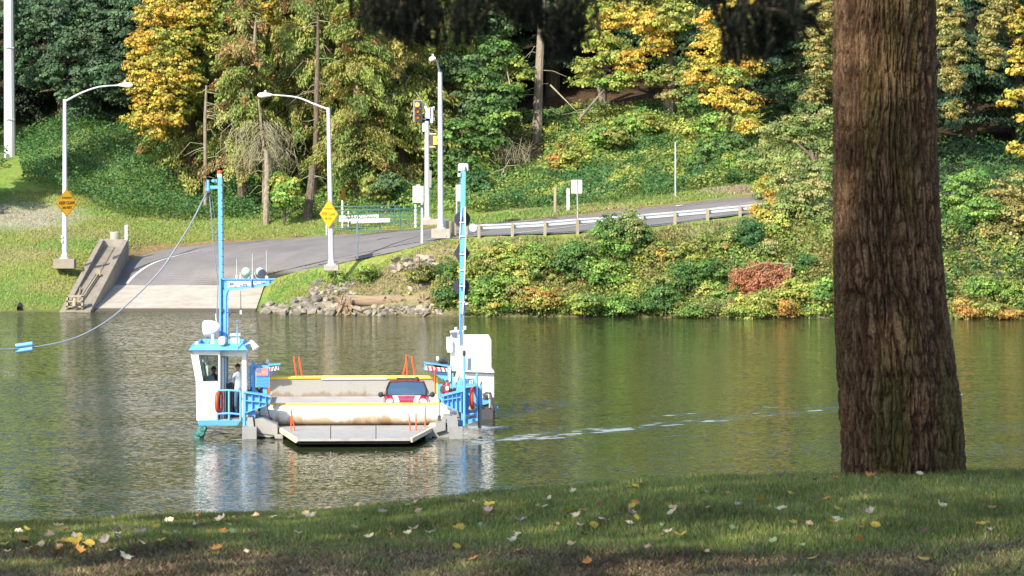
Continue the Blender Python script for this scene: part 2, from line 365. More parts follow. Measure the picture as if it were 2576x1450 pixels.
A_ = np.block([[DM + np.eye(len(XY)) * -.02, np.ones((len(XY), 1)), XY], [np.ones((1, len(XY))), np.zeros((1, 3))], [XY.T, np.zeros((2, 3))]])
sol = np.linalg.solve(A_, np.concatenate([CT[:, 2], np.zeros(3)]))
def rbf(x, y):
    out = np.empty(len(x))
    for i in range(0, len(x), 4000):
        q = np.stack([x[i:i + 4000], y[i:i + 4000]], 1)
        d = np.sqrt(((q[:, None] - XY[None]) ** 2).sum(-1) + .6 ** 2)
        out[i:i + 4000] = d @ sol[:-3] + sol[-3] + q @ sol[-2:]
    return out
# value noise for shaping
_tab = np.random.default_rng(11).random((256, 256))
def vnoise(x, y):
    xi = np.floor(x).astype(int); yi = np.floor(y).astype(int); fx = x - xi; fy = y - yi
    fx = fx * fx * (3 - 2 * fx); fy = fy * fy * (3 - 2 * fy)
    a = _tab[xi % 256, yi % 256]; b = _tab[(xi + 1) % 256, yi % 256]; c = _tab[xi % 256, (yi + 1) % 256]; d = _tab[(xi + 1) % 256, (yi + 1) % 256]
    return (a * (1 - fx) + b * fx) * (1 - fy) + (c * (1 - fx) + d * fx) * fy
def fbm(x, y, o=4):
    s = 0; a = .5
    for k in range(o): s = s + a * vnoise(x * 2 ** k + 17 * k, y * 2 ** k + 31 * k); a *= .5
    return s / (1 - .5 ** o)
gx = np.concatenate([np.arange(-240, -44, 6.0), np.arange(-44, 44.01, .55), np.arange(47, 241, 6.0)])
gy = np.concatenate([np.arange(186, 206, 1.5), np.arange(206, 262, .5), np.arange(262, 525, 6.0)])
GX, GY = np.meshgrid(gx, gy); GZ = rbf(GX.ravel(), GY.ravel()).reshape(GX.shape)
GZ = GZ + (fbm(GX * .5, GY * .5) - .5) * .22 * np.clip((GZ - .2) / 1.5, 0, 1)
# pull the ground just under the road and the ramp
def in_strip(N, Fr):
    """mask and strip height at grid points"""
    mask = np.zeros(GX.shape, bool); hz = np.zeros(GX.shape)
    for i in range(len(N) - 1):
        quad = [N[i], N[i + 1], Fr[i + 1], Fr[i]]
        xs = [q[0] for q in quad]; ys = [q[1] for q in quad]
        sel = np.where((GX > min(xs) - 1) & (GX < max(xs) + 1) & (GY > min(ys) - 1) & (GY < max(ys) + 1))
        if not len(sel[0]): continue
        X, Y = GX[sel], GY[sel]
        for tri in ((0, 1, 2), (0, 2, 3)):
            a, b, c = [np.array(quad[k]) for k in tri]
            den = (b[0] - a[0]) * (c[1] - a[1]) - (c[0] - a[0]) * (b[1] - a[1])
            if abs(den) < 1e-6: continue
            u = ((X - a[0]) * (c[1] - a[1]) - (c[0] - a[0]) * (Y - a[1])) / den
            v = ((b[0] - a[0]) * (Y - a[1]) - (X - a[0]) * (b[1] - a[1])) / den
            e = .035; ok = (u > -e) & (v > -e) & (u + v < 1 + e)
            z = a[2] + u * (b[2] - a[2]) + v * (c[2] - a[2])
            idx = (sel[0][ok], sel[1][ok]); mask[idx] = True; hz[idx] = z[ok]
    return mask, hz
m1, h1 = in_strip(RN, RF); GZ[m1] = np.minimum(GZ[m1], h1[m1] - .02)
rn2 = [np.array(ramp_n[0]) + [0, -5, -.8]] + [np.array(p) for p in ramp_n]; rf2 = [np.array(ramp_f[0]) + [0, -5, -.8]] + [np.array(p) for p in ramp_f]
m2, h2 = in_strip(rn2, rf2); GZ[m2] = np.minimum(GZ[m2], h2[m2] - .08)
def gz(x, y):
    x = np.asarray(x, float); y = np.asarray(y, float)
    i = np.clip(np.searchsorted(gx, x) - 1, 0, len(gx) - 2); j = np.clip(np.searchsorted(gy, y) - 1, 0, len(gy) - 2)
    fx = np.clip((x - gx[i]) / (gx[i + 1] - gx[i]), 0, 1); fy = np.clip((y - gy[j]) / (gy[j + 1] - gy[j]), 0, 1)
    return (GZ[j, i] * (1 - fx) + GZ[j, i + 1] * fx) * (1 - fy) + (GZ[j + 1, i] * (1 - fx) + GZ[j + 1, i + 1] * fx) * fy
PXg = GX / GY * F + CX; PYg = HY + (H - GZ) / GY * F
# surface kinds as ground colours; the rear wood floor has shade painted in
grass = np.array([.23, .27, .065]); lush = np.array([.17, .27, .055]); dry = np.array([.30, .27, .12]); gravel = np.array([.38, .34, .27])
earth = np.array([.15, .10, .065]); fores = np.array([.06, .045, .025]); bankc = np.array([.22, .17, .10])
n1 = fbm(GX * .35, GY * .35); n2 = fbm(GX * .12 + 9, GY * .12); n3 = fbm(GX * 1.3, GY * 1.3)
colG = grass + (lush - grass) * np.clip((n1 - .42) * 5, 0, 1)[..., None]
def blend(mask, c):
    global colG
    mask = np.clip(mask, 0, 1)[..., None]; colG = colG * (1 - mask) + np.asarray(c) * mask
def sm(v, a, b): return np.clip((v - a) / (b - a), 0, 1)
def ell(px, py, rx, ry): return np.clip(1.6 - 1.6 * np.sqrt(((PXg - px) / rx) ** 2 + ((PYg - py) / ry) ** 2) + (n3 - .5) * 1.2, 0, 1)
blend(ell(60, 545, 200, 45) * .85, gravel); blend(ell(200, 590, 180, 22) * .6, dry); blend(ell(60, 640, 130, 30) * .75, dry); blend(ell(150, 720, 120, 22) * .5, dry)
blend(sm(GY, 247, 256) * sm(PXg, 500, 700), fores); blend(sm(GY, 262, 270), fores * .7)  # floor of the rear wood coloured darker for the shade under the trees
blend(ell(1500, 262, 220, 40), np.array([.15, .09, .06])); blend(ell(1300, 370, 90, 60), earth)
blend(((PXg > 1230) & (GY < 217.4)) * sm(n3, .38, .55) * .7, bankc); blend(((PXg > 1150) & (GY < 215.2)) * .9, np.array([.13, .14, .05]))
blend(((PXg > 780) & (PXg < 1150) & (GY < 217.2) & (GY > 205)) * .8, bankc * 1.1)
blend(ell(1900, 478, 180, 16), np.array([.3, .24, .17])); blend(ell(1500, 525, 500, 14) * .5, dry)
dist_far = np.full(GX.shape, 99.0)
for p in RF[::2]: dist_far = np.minimum(dist_far, np.hypot(GX - p[0], GY - p[1]))
blend(sm(1.6 - dist_far, 0, .8) * .8, np.array([.24, .14, .09]))
blend((GZ < .12) * .7, np.array([.10, .09, .05]))
nvx, nvy = len(gx), len(gy)
V = np.stack([GX.ravel(), GY.ravel(), GZ.ravel()], 1); I = np.arange(nvx * nvy).reshape(nvy, nvx)
Fq = np.stack([I[:-1, :-1].ravel(), I[:-1, 1:].ravel(), I[1:, 1:].ravel(), I[1:, :-1].ravel()], 1)
def m_ground(name, sc=3.0, amt=.5):
    m, t, b = mk(name, (.1, .2, .03), .95, 0, .1)
    a = nn(t, "ShaderNodeAttribute", attribute_name="col")
    n = noise(t, sc, 6, vec='pos'); n2_ = noise(t, sc * 7, 3, vec='pos')
    c = mix(t, amt, a.outputs["Color"], ramp(t, n, [(.3, (.15,) * 3), (.7, (.95,) * 3)]), 'SOFT_LIGHT')
    c = mix(t, amt * .8, c, ramp(t, n2_, [(.3, (.15,) * 3), (.7, (.9,) * 3)]), 'SOFT_LIGHT')
    t.links.new(c, b.inputs["Base Color"]); bump(t, b, n2_, .8, .12); return m
M['ground'] = m_ground("bank_ground")
tag(mesh_np("far_bank_ground", V, Fq, colG.reshape(-1, 3), M['ground']), kind='structure')

# grass tufts on the open far bank
def far_tufts():
    rng = np.random.default_rng(3); n = 330000
    x = rng.uniform(-34, 14, n); y = rng.uniform(214, 262, n); z = gz(x, y)
    px = x / y * F + CX; py = HY + (H - z) / y * F
    ok = (z > .1) & (px > -60)
    left = (px < 1170) & (y < 250) & ((px < 260) | (y > 233))
    spit = (px > 645) & (px < 1300) & (y < 226) & (y > 213.5)
    back = (px > 1100) & (px < 1950) & (y > 229) & (y < 234)
    near = (px > 1150) & (y < 217.6) & (y > 215.5)
    gravelz = ((px - 60) / 200) ** 2 + ((py - 545) / 40) ** 2 < .8
    m1_, _h = None, None
    ok &= (left | spit | back | near) & ~(gravelz & (rng.random(n) < .8))
    # keep the asphalt clear
    d = np.full(n, 9e9)
    j = np.clip(np.searchsorted(gx, x) - 1, 0, len(gx) - 1); k = np.clip(np.searchsorted(gy, y) - 1, 0, len(gy) - 1)
    mm = m1 | m2; K2 = np.minimum(k + 1, len(gy) - 1); J2 = np.minimum(j + 1, len(gx) - 1)
    ok &= ~(mm[k, j] | mm[K2, j] | mm[k, J2] | mm[K2, J2])
    x, y, z = x[ok], y[ok], z[ok]; n = len(x)
    h = rng.uniform(.05, .15, n); h = h * np.where((x / y * F + CX) > 1180, 1.3, 1)
    jj = np.clip(np.searchsorted(gx, x), 0, len(gx) - 1); kk = np.clip(np.searchsorted(gy, y), 0, len(gy) - 1)
    g = colG[kk, jj] * np.array([1.0, 1.02, 1.0]) * rng.normal(1.05, .16, (n, 1)); g = np.where((rng.random(n) < .12)[:, None], pal_pick('drygrass', n, rng) * 1.2, g); g = np.clip(g, .01, .8)
    P = np.stack([x, y, z + h * .4], 1)
    return leaf_quads(P, np.tile([0, -1, .4], (n, 1)), h * 1.5, .28, g, rng, droop=[0, 0, 1.2], jit=.5)
V, Fq, C = far_tufts()
tag(mesh_np("bank_grass", V, Fq, C, M['leaf']), "short green and tan grass growing on the open river bank around the road", "grass", kind='stuff')

# ------------------------------------------------------------------ road, ramp, markings
def m_asphalt():
    m, t, b = mk("asphalt", (.11, .105, .11), .85)
    n = noise(t, .35, 5, vec='pos'); n2_ = noise(t, 26, 4, vec='pos')
    c = ramp(t, n, [(.3, (.135, .126, .124)), (.7, (.20, .187, .182))]); c = mix(t, .5, c, ramp(t, n2_, [(.3, (.2,) * 3), (.7, (.85,) * 3)]), 'SOFT_LIGHT')
    t.links.new(c, b.inputs["Base Color"]); bump(t, b, n2_, .3, .01); return m
M['asphalt'] = m_asphalt()
def m_ramp():
    m, t, b = mk("ramp_concrete", (.42, .37, .3), .85)
    g = nn(t, "ShaderNodeNewGeometry"); sp = nn(t, "ShaderNodeSeparateXYZ"); t.links.new(g.outputs["Position"], sp.inputs[0])
    n = noise(t, .9, 6, vec='pos'); n2_ = noise(t, 9, 4, vec='pos', stretch=(.25, 1.6, 1))
    c = ramp(t, n, [(.3, (.34, .305, .255)), (.7, (.46, .41, .345))]); c = mix(t, .6, c, ramp(t, n2_, [(.3, (.25,) * 3), (.7, (.8,) * 3)]), 'SOFT_LIGHT')
    w = ramp(t, sp.outputs[2], [(.10, (1, 1, 1)), (.14, (0, 0, 0))]); c = mix(t, w, c, (.10, .075, .05))
    t.links.new(c, b.inputs["Base Color"]); bump(t, b, n2_, .3, .02); return m
M['ramp'] = m_ramp()
def strip(N, Fr, t0, t1, i0, i1, dz, thick=0):
    mb = MB(); pts = []
    for i in range(i0, i1 + 1):
        a, b = np.array(N[i]), np.array(Fr[i]); row = [a + (b - a) * (t0 + (t1 - t0) * k / 4) + np.array([0, 0, dz]) for k in range(5)]
        pts += row
    n = i1 - i0 + 1
    mb.add(pts, [(r * 5 + k, (r + 1) * 5 + k, (r + 1) * 5 + k + 1, r * 5 + k + 1) for r in range(n - 1) for k in range(4)]); return mb
NI = len(RN) - 1
tag(strip(RN, RF, 0, 1, 0, NI, 0).build("road", M['asphalt']), kind='structure')
lower = lambda p: np.array(p) + np.array([0, -5, -.62])
tag(strip([lower(ramp_n[0])] + list(ramp_n), [lower(ramp_f[0])] + list(ramp_f), 0, 1, 0, 2, .004).build("boat_ramp", M['ramp']), kind='structure')
M['roadwhite'] = weathered("road_marking_white", (.72, .72, .68), (.3, .3, .28), .7, .8, scale=3, stretch=(1, 1, 1))
M['roadyellow'] = weathered("road_marking_yellow", (.5, .33, .07), (.2, .15, .08), .7, .8, scale=3, stretch=(1, 1, 1))
tar = mk("dark_streak", (.035, .033, .035), .8)[0]
def line_px(pts, w, m, name="road_marking"):
    """a painted line along picture points that lie on the road sheet"""
    vs = []
    P = []
    for px, py in pts:
        best = None
        for i in range(len(RN) - 1):
            for t in (0, 1):
                pass
        # ray against the road strip triangles
        d = Vector(((px - CX) / F, 1, -(py - HY) / F)); o = Vector((0, 0, H))
        for i in range(len(RN) - 1):
            q = [Vector(RN[i]), Vector(RN[i + 1]), Vector(RF[i + 1]), Vector(RF[i])]
            for tr in ((0, 1, 2), (0, 2, 3)):
                from mathutils.geometry import intersect_ray_tri
                h = intersect_ray_tri(q[tr[0]], q[tr[1]], q[tr[2]], d, o, True)
                if h is not None: best = h
        if best is not None: P.append(best)
    if len(P) < 2: return
    P = [Vector(p) for p in catmull(P, 6)]
    mb = MB(); row = []
    for i, p in enumerate(P):
        t = (P[min(i + 1, len(P) - 1)] - P[max(i - 1, 0)]).normalized(); s = Vector((-t.y, t.x, 0)).normalized()
        row += [p + s * w / 2 + Vector((0, 0, .012)), p - s * w / 2 + Vector((0, 0, .012))]
    mb.add(row, [(2 * i, 2 * i + 1, 2 * i + 3, 2 * i + 2) for i in range(len(P) - 1)])
    return tag(mb.build(name, m), kind='structure')
line_px([(319, 714), (345, 688), (385, 663), (440, 645), (520, 630), (640, 615), (760, 603)], .16, M['roadwhite'])
line_px([(1150, 571), (1258, 562), (1380, 551), (1459, 544), (1580, 531), (1680, 520), (1780, 508), (1890, 496)], .16, M['roadwhite'])
line_px([(1300, 586.5), (1400, 575), (1500, 562), (1600, 549), (1700, 539), (1800, 523), (1900, 508)], .14, M['roadwhite'])
line_px([(1550, 538), (1680, 524), (1800, 510), (1900, 499)], .12, M['roadyellow'])
line_px([(800, 667), (850, 658)], .2, M['roadwhite']); line_px([(1700, 519), (1716, 516.5)], .5, M['roadwhite'])
line_px([(870, 651), (960, 637), (1040, 624)], .1, M['roadwhite'])
line_px([(700, 693), (760, 678), (850, 661), (950, 645), (1040, 630)], .05, M['roadwhite'])
line_px([(640, 693), (700, 684), (800, 661), (900, 639), (1000, 619), (1090, 604)], .22, tar, "road_streak")  # narrow dark stripe running along the road

# ------------------------------------------------------------------ water
def build_water():
    wx = np.concatenate([np.arange(-400, -36, 26.0), np.arange(-36, -13, .5), np.arange(-13, 20, .16), np.arange(20, 50.01, .5), np.arange(60, 401, 26.0)]); wy = np.concatenate([np.arange(20, 50, 6.0), np.arange(50, 130, .5), np.arange(130, 156, .14), np.arange(156, 226, .5), np.arange(226, 260, 8.0)])
    X, Y = np.meshgrid(wx, wy); px = X / Y * F + CX; py = HY + H / Y * F
    chop = np.zeros(X.shape); foam = np.zeros(X.shape)
    # wind patches: livelier on the left and near the camera side, calm green sheet to the right of the ferry
    chop += 1.2 * sm(fbm(X * .06, Y * .10), .40, .62) * sm(-px, -1400, -300) + 1.05
    chop += .8 * sm(-px, -700, 0) * sm(fbm(X * .15 + 3, Y * .06), .4, .6)
    chop += .6 * sm(fbm(X * .08 + 8, Y * .22 + 2), .50, .62) * sm(px, 1500, 2300) * sm(py, 1000, 1040)
    ell2 = np.clip(1.5 - 1.5 * np.hypot((px - 880) / 480, (py - 1180) / 130), 0, 1)
    def wake(p0, p1, w, c, f, wob=.5):
        nonlocal chop, foam
        a = np.array(W(*p0, H * F / (p0[1] - HY)))[:2]; b = np.array(W(*p1, H * F / (p1[1] - HY)))[:2]
        d = b - a; L = np.linalg.norm(d); t = np.clip(((X - a[0]) * d[0] + (Y - a[1]) * d[1]) / L ** 2, 0, 1)
        dd = np.hypot(X - a[0] - t * d[0], Y - a[1] - t * d[1]) + (fbm(X * .8, Y * .8) - .5) * wob
        k = np.clip(1 - dd / (w * (1 + t * .6)), 0, 1) * (1 - .15 * t); chop = chop + 1.6 * c * k * (.5 + vnoise(X * .9, Y * 1.7)); foam = foam + f * k * (1 - .25 * t)
    wake((1190, 1110), (1500, 1083), 1.2, 1.0, .10, 1.2); wake((1490, 1084), (2130, 1028), 1.1, .9, .10, 1.4); wake((1255, 1045), (1420, 1012), 1.8, 1.0, .1, 1.4)
    wake((1170, 1078), (1300, 1072), .8, .9, 1.2); wake((1195, 1073), (1245, 1076), .7, .5, 1.3)
    rd = random.Random(12)
    for path, nd, spread in (([(1190, 1110), (1500, 1083), (1800, 1057), (2130, 1028)], 120, 10), ([(1290, 1108), (1480, 1092), (1700, 1062)], 26, 5), ([(1250, 1050), (1350, 1028), (1430, 1012)], 14, 7), ([(1480, 1058), (1700, 1046), (1900, 1030), (2100, 1010)], 26, 7), ([(1650, 1100), (2100, 1095)], 12, 16), ([(2400, 1000), (2570, 985)], 10, 10)):
        for q in range(nd):
            u = rd.random() ** 1.25 * (len(path) - 1); k0 = min(int(u), len(path) - 2); f_ = u - k0; x0 = path[k0][0] * (1 - f_) + path[k0 + 1][0] * f_; y0 = path[k0][1] * (1 - f_) + path[k0 + 1][1] * f_ + rd.gauss(0, spread * .5)
            L_ = rd.uniform(4, 19); wake((x0 - L_, y0 + L_ * .07), (x0 + L_, y0 - L_ * .09), rd.uniform(.11, .24), 1.0, rd.uniform(.55, 1.3), .1)
    wake((488, 1106), (520, 1092), .6, .5, 1.3); wake((596, 1106), (662, 1109), .6, .5, 1.2); wake((500, 1062), (480, 1090), 1.2, .5, .35); wake((505, 1078), (620, 1084), 1.6, .4, .5)
    chop = chop * (1 - .3 * ell2) * (1 - .85 * np.clip(2 - 2 * np.hypot((px - 890) / 260, (py - 1122) / 24), 0, 1))
    wake((0, 1250), (520, 1240), 1.0, .4, 0, 1.0); wake((230, 793), (640, 793), 5, .25, .0)
    V = np.stack([X.ravel(), Y.ravel(), np.zeros(X.size)], 1); I = np.arange(X.size).reshape(X.shape)
    Fq = np.stack([I[:-1, :-1].ravel(), I[:-1, 1:].ravel(), I[1:, 1:].ravel(), I[1:, :-1].ravel()], 1)
    c = np.stack([np.clip(chop, 0, 3).ravel(), np.clip(foam, 0, 2).ravel(), np.zeros(X.size)], 1)
    m = bpy.data.materials.new("river_water"); m.use_nodes = True; t = m.node_tree; b = t.nodes["Principled BSDF"]
    a = nn(t, "ShaderNodeAttribute", attribute_name="col"); sp = nn(t, "ShaderNodeSeparateColor"); t.links.new(a.outputs["Color"], sp.inputs[0])
    b.inputs["IOR"].default_value = 1.33; b.inputs["Roughness"].default_value = .06; b.inputs["Specular IOR Level"].default_value = .40
    def ripple(scale, detail, stretch, amp):
        g = nn(t, "ShaderNodeNewGeometry"); mp = nn(t, "ShaderNodeMapping"); mp.inputs["Scale"].default_value = stretch; t.links.new(g.outputs["Position"], mp.inputs[0])
        n = nn(t, "ShaderNodeTexNoise"); n.inputs["Scale"].default_value = scale; n.inputs["Detail"].default_value = detail; n.inputs["Roughness"].default_value = .55; t.links.new(mp.outputs[0], n.inputs["Vector"])
        s = nn(t, "ShaderNodeVectorMath", operation='SUBTRACT'); s.inputs[1].default_value = (.5, .5, .5); t.links.new(n.outputs["Color"], s.inputs[0])
        m_ = nn(t, "ShaderNodeVectorMath", operation='MULTIPLY'); m_.inputs[1].default_value = (amp * .6, amp, 0); t.links.new(s.outputs[0], m_.inputs[0]); return m_.outputs[0]
    ad = nn(t, "ShaderNodeVectorMath", operation='ADD'); t.links.new(ripple(.9, 2, (.5, 1, 1), .09), ad.inputs[0]); t.links.new(ripple(9, 2, (.55, 1, 1), .5), ad.inputs[1])
    sc_ = nn(t, "ShaderNodeVectorMath", operation='SCALE'); t.links.new(ad.outputs[0], sc_.inputs[0]); t.links.new(sp.outputs[0], sc_.inputs["Scale"])
    a2 = nn(t, "ShaderNodeVectorMath", operation='ADD'); a2.inputs[1].default_value = (0, 0, 1); t.links.new(sc_.outputs[0], a2.inputs[0])
    nr = nn(t, "ShaderNodeVectorMath", operation='NORMALIZE'); t.links.new(a2.outputs[0], nr.inputs[0]); t.links.new(nr.outputs[0], b.inputs["Normal"])
    fn = noise(t, 9, 6, vec='pos', stretch=(.3, 1, 1), rough=.75); fm = nn(t, "ShaderNodeMath", operation='MULTIPLY'); t.links.new(fn, fm.inputs[0]); t.links.new(sp.outputs[1], fm.inputs[1])
    ff = ramp(t, fm.outputs[0], [(.36, (0, 0, 0)), (.66, (.8, .8, .8))])
    t.links.new(mix(t, ff, (.036, .047, .020), (.36, .41, .43)), b.inputs["Base Color"])
    rr = ramp(t, ff, [(0, (.06,) * 3), (1, (.6,) * 3)]); t.links.new(rr, b.inputs["Roughness"])
    return mesh_np("river_water", V, Fq, c, m)
tag(build_water(), kind='structure')

# ------------------------------------------------------------------ near bank
crest_px = [-1500, -200, 0, 300, 640, 800, 1000, 1150, 1280, 1500, 1800, 2100, 2400, 2576, 3600]
crest_py = [1352, 1334, 1328, 1311, 1295, 1290, 1270, 1252, 1240, 1218, 1203, 1196, 1191, 1188, 1180]
def near_z(x, y):
    x = np.asarray(x, float); y = np.asarray(y, float); px = x / 45.0 * F + CX
    zc = H - (np.interp(px, crest_px, crest_py) - HY) * 45.0 / F
    zb = np.full(x.shape, 12 - 1215 * 36 / F)
    t = np.clip((y - 36) / 9, 0, 1); ts = t
    z = zb + (zc - zb) * ts + .10 * np.sin(np.pi * t)
    z = np.where(y < 36, 7.54 + (36 - y) / 33 * 2.86, z)
    z = np.where(y < 3, 10.4, z)
    f = np.clip(y - 45, 0, None); z = z - f * .14 - .045 * f ** 2 * 1.0
    return np.maximum(z, -3) + (fbm(x * 1.2, y * 1.2) - .5) * .10 + (fbm(x * .45 + 7, y * .45) - .5) * .10
nx = np.concatenate([np.arange(-60, -9, 3.0), np.arange(-9, 9.01, .12), np.arange(12, 61, 3.0)]); ny = np.concatenate([np.arange(-40, 34, 2.0), np.arange(34, 48, .12), np.arange(48, 70, 1.0)])
X, Y = np.meshgrid(nx, ny); Z = near_z(X, Y); I = np.arange(X.size).reshape(X.shape)
Fq = np.stack([I[:-1, :-1].ravel(), I[:-1, 1:].ravel(), I[1:, 1:].ravel(), I[1:, :-1].ravel()], 1)
PXn = X / np.maximum(Y, 1) * F + CX; PYn = HY + (H - Z) / np.maximum(Y, 1) * F
def soil_mask(px, py, x, y):
    e = np.interp(px, [0, 400, 1000, 1500, 2000, 2576], [1385, 1366, 1366, 1388, 1395, 1362])
    m = sm(py, e - 14, e + 22)
    n = fbm(x * 1.1 + 3, y * .8); n_ = fbm(x * 4, y * 4)
    return np.clip(m * (.45 + sm(n, .36, .56) * .75) + (n_ - .5) * .5 * m, 0, 1)
sm_ = soil_mask(PXn, PYn, X, Y)
gcol = np.array([.075, .11, .03]) * (1 - sm_[..., None]) + np.array([.13, .08, .052]) * sm_[..., None]
M['nearground'] = m_ground("park_soil", 6, .6)
tag(mesh_np("park_ground", np.stack([X.ravel(), Y.ravel(), Z.ravel()], 1), Fq, gcol.reshape(-1, 3), M['nearground']), kind='structure')
def near_grass():
    rng = np.random.default_rng(21); n = 280000
    y = rng.uniform(34.5, 46.0, n); x = rng.uniform(-1, 1.25, n) * y * .15
    z = near_z(x, y); px = x / y * F + CX; py = HY + (H - z) / y * F
    s = soil_mask(px, py, x, y); keep = rng.random(n) > s * .45
    x, y, z, s, px, py = x[keep], y[keep], z[keep], s[keep], px[keep], py[keep]; n = len(x)
    h = rng.uniform(.035, .085, n) * (1 - .45 * s) * (1 + .5 * (fbm(x * 1.5, y * 1.5) - .5))
    a = rng.uniform(0, 2 * np.pi, n); w = .0075 * rng.uniform(.7, 1.6, n) * (1 + s * .8)
    lean = rng.normal(0, .4, (n, 2)) * h[:, None] * (1 + 1.2 * s[:, None])
    dx, dy = np.cos(a) * w, np.sin(a) * w
    b0 = np.stack([x - dx, y - dy, z - .01], 1); b1 = np.stack([x + dx, y + dy, z - .01], 1); tp = np.stack([x + lean[:, 0], y + lean[:, 1], z + h], 1)
    V = np.stack([b0, b1, tp], 1).reshape(-1, 3)
    g = np.array([[.20, .265, .05], [.25, .30, .065], [.155, .215, .045], [.35, .33, .12]])[rng.integers(0, 4, n)]
    br = np.array([[.27, .175, .10], [.18, .115, .07], [.34, .27, .15], [.18, .19, .07]])[rng.integers(0, 4, n)]
    tone = .72 + .56 * sm(fbm(x * .9 + 40, y * .7), .35, .62)
    pick = (rng.random(n) < s * .95 + .18)[:, None]; c = np.where(pick, br, g) * rng.normal(1, .2, (n, 1)) * tone[:, None]
    return V, np.arange(3 * n).reshape(n, 3), np.repeat(np.clip(c, .01, .6), 3, axis=0)
V, Fq, C = near_grass()
tag(mesh_np("lawn_grass", V, Fq, C, M['leaf']), "short mown grass with thin brown patches under the big tree", "grass", kind='stuff')
def hit_near(px, py):
    D = np.arange(34, 50, .02); x = (px - CX) / F * D; z = H - (py - HY) / F * D; g = near_z(x, D); k = np.argmax(g >= z)
    return Vector((x[k], D[k], g[k])) if g[k] >= z[k] else Vector((x[550], D[550], g[550]))
# ------------------------------------------------------------------ big trunk beside the lawn
def big_tree():
    D = 45.0; s = F / D
    ys = np.array([-3000, -400, 0, 400, 650, 800, 850, 1000, 1100, 1195, 1240])
    L = np.array([2150, 2101, 2100, 2099, 2100, 2103, 2105, 2110, 2113, 2117, 2100]); R = np.array([2290, 2349, 2356, 2361, 2373, 2388, 2396, 2415, 2420, 2420, 2440])
    zt = H - (0 - HY) / s
    zb = H - (1235 - HY) / s
    zs = np.concatenate([np.arange(zb, zt + 1, .012), np.arange(zt + 1, 24, .2)]); py = HY + (H - zs) * s
    l = np.interp(py, ys, L); r = np.interp(py, ys, R); cx = ((l + r) / 2 - CX) / s; rad = (r - l) / 2 / s
    na = 520; th = np.linspace(0, 2 * np.pi, na, endpoint=False); TH, ZZ = np.meshgrid(th, zs)
    # furrowed bark: ridged noise stretched along the stem, wrapped round it
    def cyl(u, v, o=3):
        c = np.cos(TH) * u; d = np.sin(TH) * u
        return (vnoise(c + 40 + v, d + v * 1.7 + 40) + vnoise(c * .9 - v * 1.3 + 90, d + 70 + v * .6)) / 2
    wob = (vnoise(TH * 3 + 5, ZZ * .9) - .5) * .22
    T2 = TH + wob * np.minimum(1, np.minimum(TH, 2 * np.pi - TH) * 3)
    k = 12.0
    T2 = T2 + ((vnoise(T2 * 9, ZZ * 2.6) - .5) * .06 + (vnoise(T2 * 26 + 8, ZZ * 9) - .5) * .035) * np.minimum(1, np.minimum(TH, 2 * np.pi - TH) * 3)
    a = np.abs(vnoise(T2 * 16, ZZ * 2.0) - .5) * 2
    b = np.abs(vnoise(T2 * 33 + 31, ZZ * 4.6 + 7) - .5) * 2
    c = vnoise(T2 * 66 + 3, ZZ * 17)
    e = vnoise(T2 * 90 + 3, ZZ * 60)
    g_ = np.minimum(np.clip(a * 2.6, 0, 1), .30 + .70 * np.clip(b * 2.4, 0, 1)); h = g_ * .62 + b * .10 + c * .18 + e * .16
    seam = np.minimum(1, np.minimum(TH, 2 * np.pi - TH) * 3)
    depth = .075
    but = (.05 * np.cos(TH * 3 + .6) + .03 * np.cos(TH * 7 + 2)) * np.clip((9.2 - ZZ) / 2.2, 0, 1) + .045 * np.clip((8.0 - ZZ) / .5, 0, 1) ** 2 * (1 + .7 * np.cos(TH * 5 + 1))
    RR = rad[:, None] * (1 + but / .7) - depth * 1.0 + depth * 1.25 * h
    Xp = cx[:, None] + RR * np.cos(TH); Yp = D + .15 + RR * np.sin(TH)
    V = np.stack([Xp.ravel(), Yp.ravel(), ZZ.ravel()], 1); I = np.arange(V.shape[0]).reshape(TH.shape)
    J = np.roll(I, -1, axis=1); Fq = np.stack([I[:-1].ravel(), J[:-1].ravel(), J[1:].ravel(), I[1:].ravel()], 1)
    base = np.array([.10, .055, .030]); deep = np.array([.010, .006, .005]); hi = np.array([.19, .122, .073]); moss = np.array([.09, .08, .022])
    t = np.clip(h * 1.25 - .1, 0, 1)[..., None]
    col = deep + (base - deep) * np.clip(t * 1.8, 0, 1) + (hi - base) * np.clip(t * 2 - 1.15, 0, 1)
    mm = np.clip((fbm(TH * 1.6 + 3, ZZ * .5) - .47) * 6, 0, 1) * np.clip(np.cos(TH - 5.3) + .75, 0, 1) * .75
    pale = np.clip(1 - np.abs((Xp - (((2270 - CX) / s) + .1 * np.sin(ZZ * 1.4))) / .14), 0, 1) * np.clip((9.6 - ZZ) / 1.2, 0, 1)
    mm = np.clip(mm + pale * .9, 0, 1)[..., None] * np.clip(t * 1.6, .15, 1)
    col = col * (1 - mm * .75) + moss * mm * .85
    tree = empty("conifer_tree", ((2267 - CX) / s, D + .15, float(near_z((2267 - CX) / s, D))), "thick trunk with deeply furrowed brown mossy bark standing on the grass edge", "tree")
    M['bigbark'] = m_attr("furrowed_bark", .9, 0, .15); t_ = M['bigbark'].node_tree; b_ = t_.nodes["Principled BSDF"]
    fine = noise(t_, 26, 6, stretch=(2.4, 2.4, .5), rough=.7); fine2 = noise(t_, 70, 4, stretch=(2, 2, .7)); bump(t_, b_, fine, 1.0, .03)
    cc = mix(t_, .75, t_.nodes["Attribute"].outputs["Color"], ramp(t_, fine, [(.35, (.08,) * 3), (.68, (.95,) * 3)]), 'SOFT_LIGHT'); t_.links.new(mix(t_, .5, cc, ramp(t_, fine2, [(.35, (.1,) * 3), (.65, (.95,) * 3)]), 'SOFT_LIGHT'), b_.inputs["Base Color"])
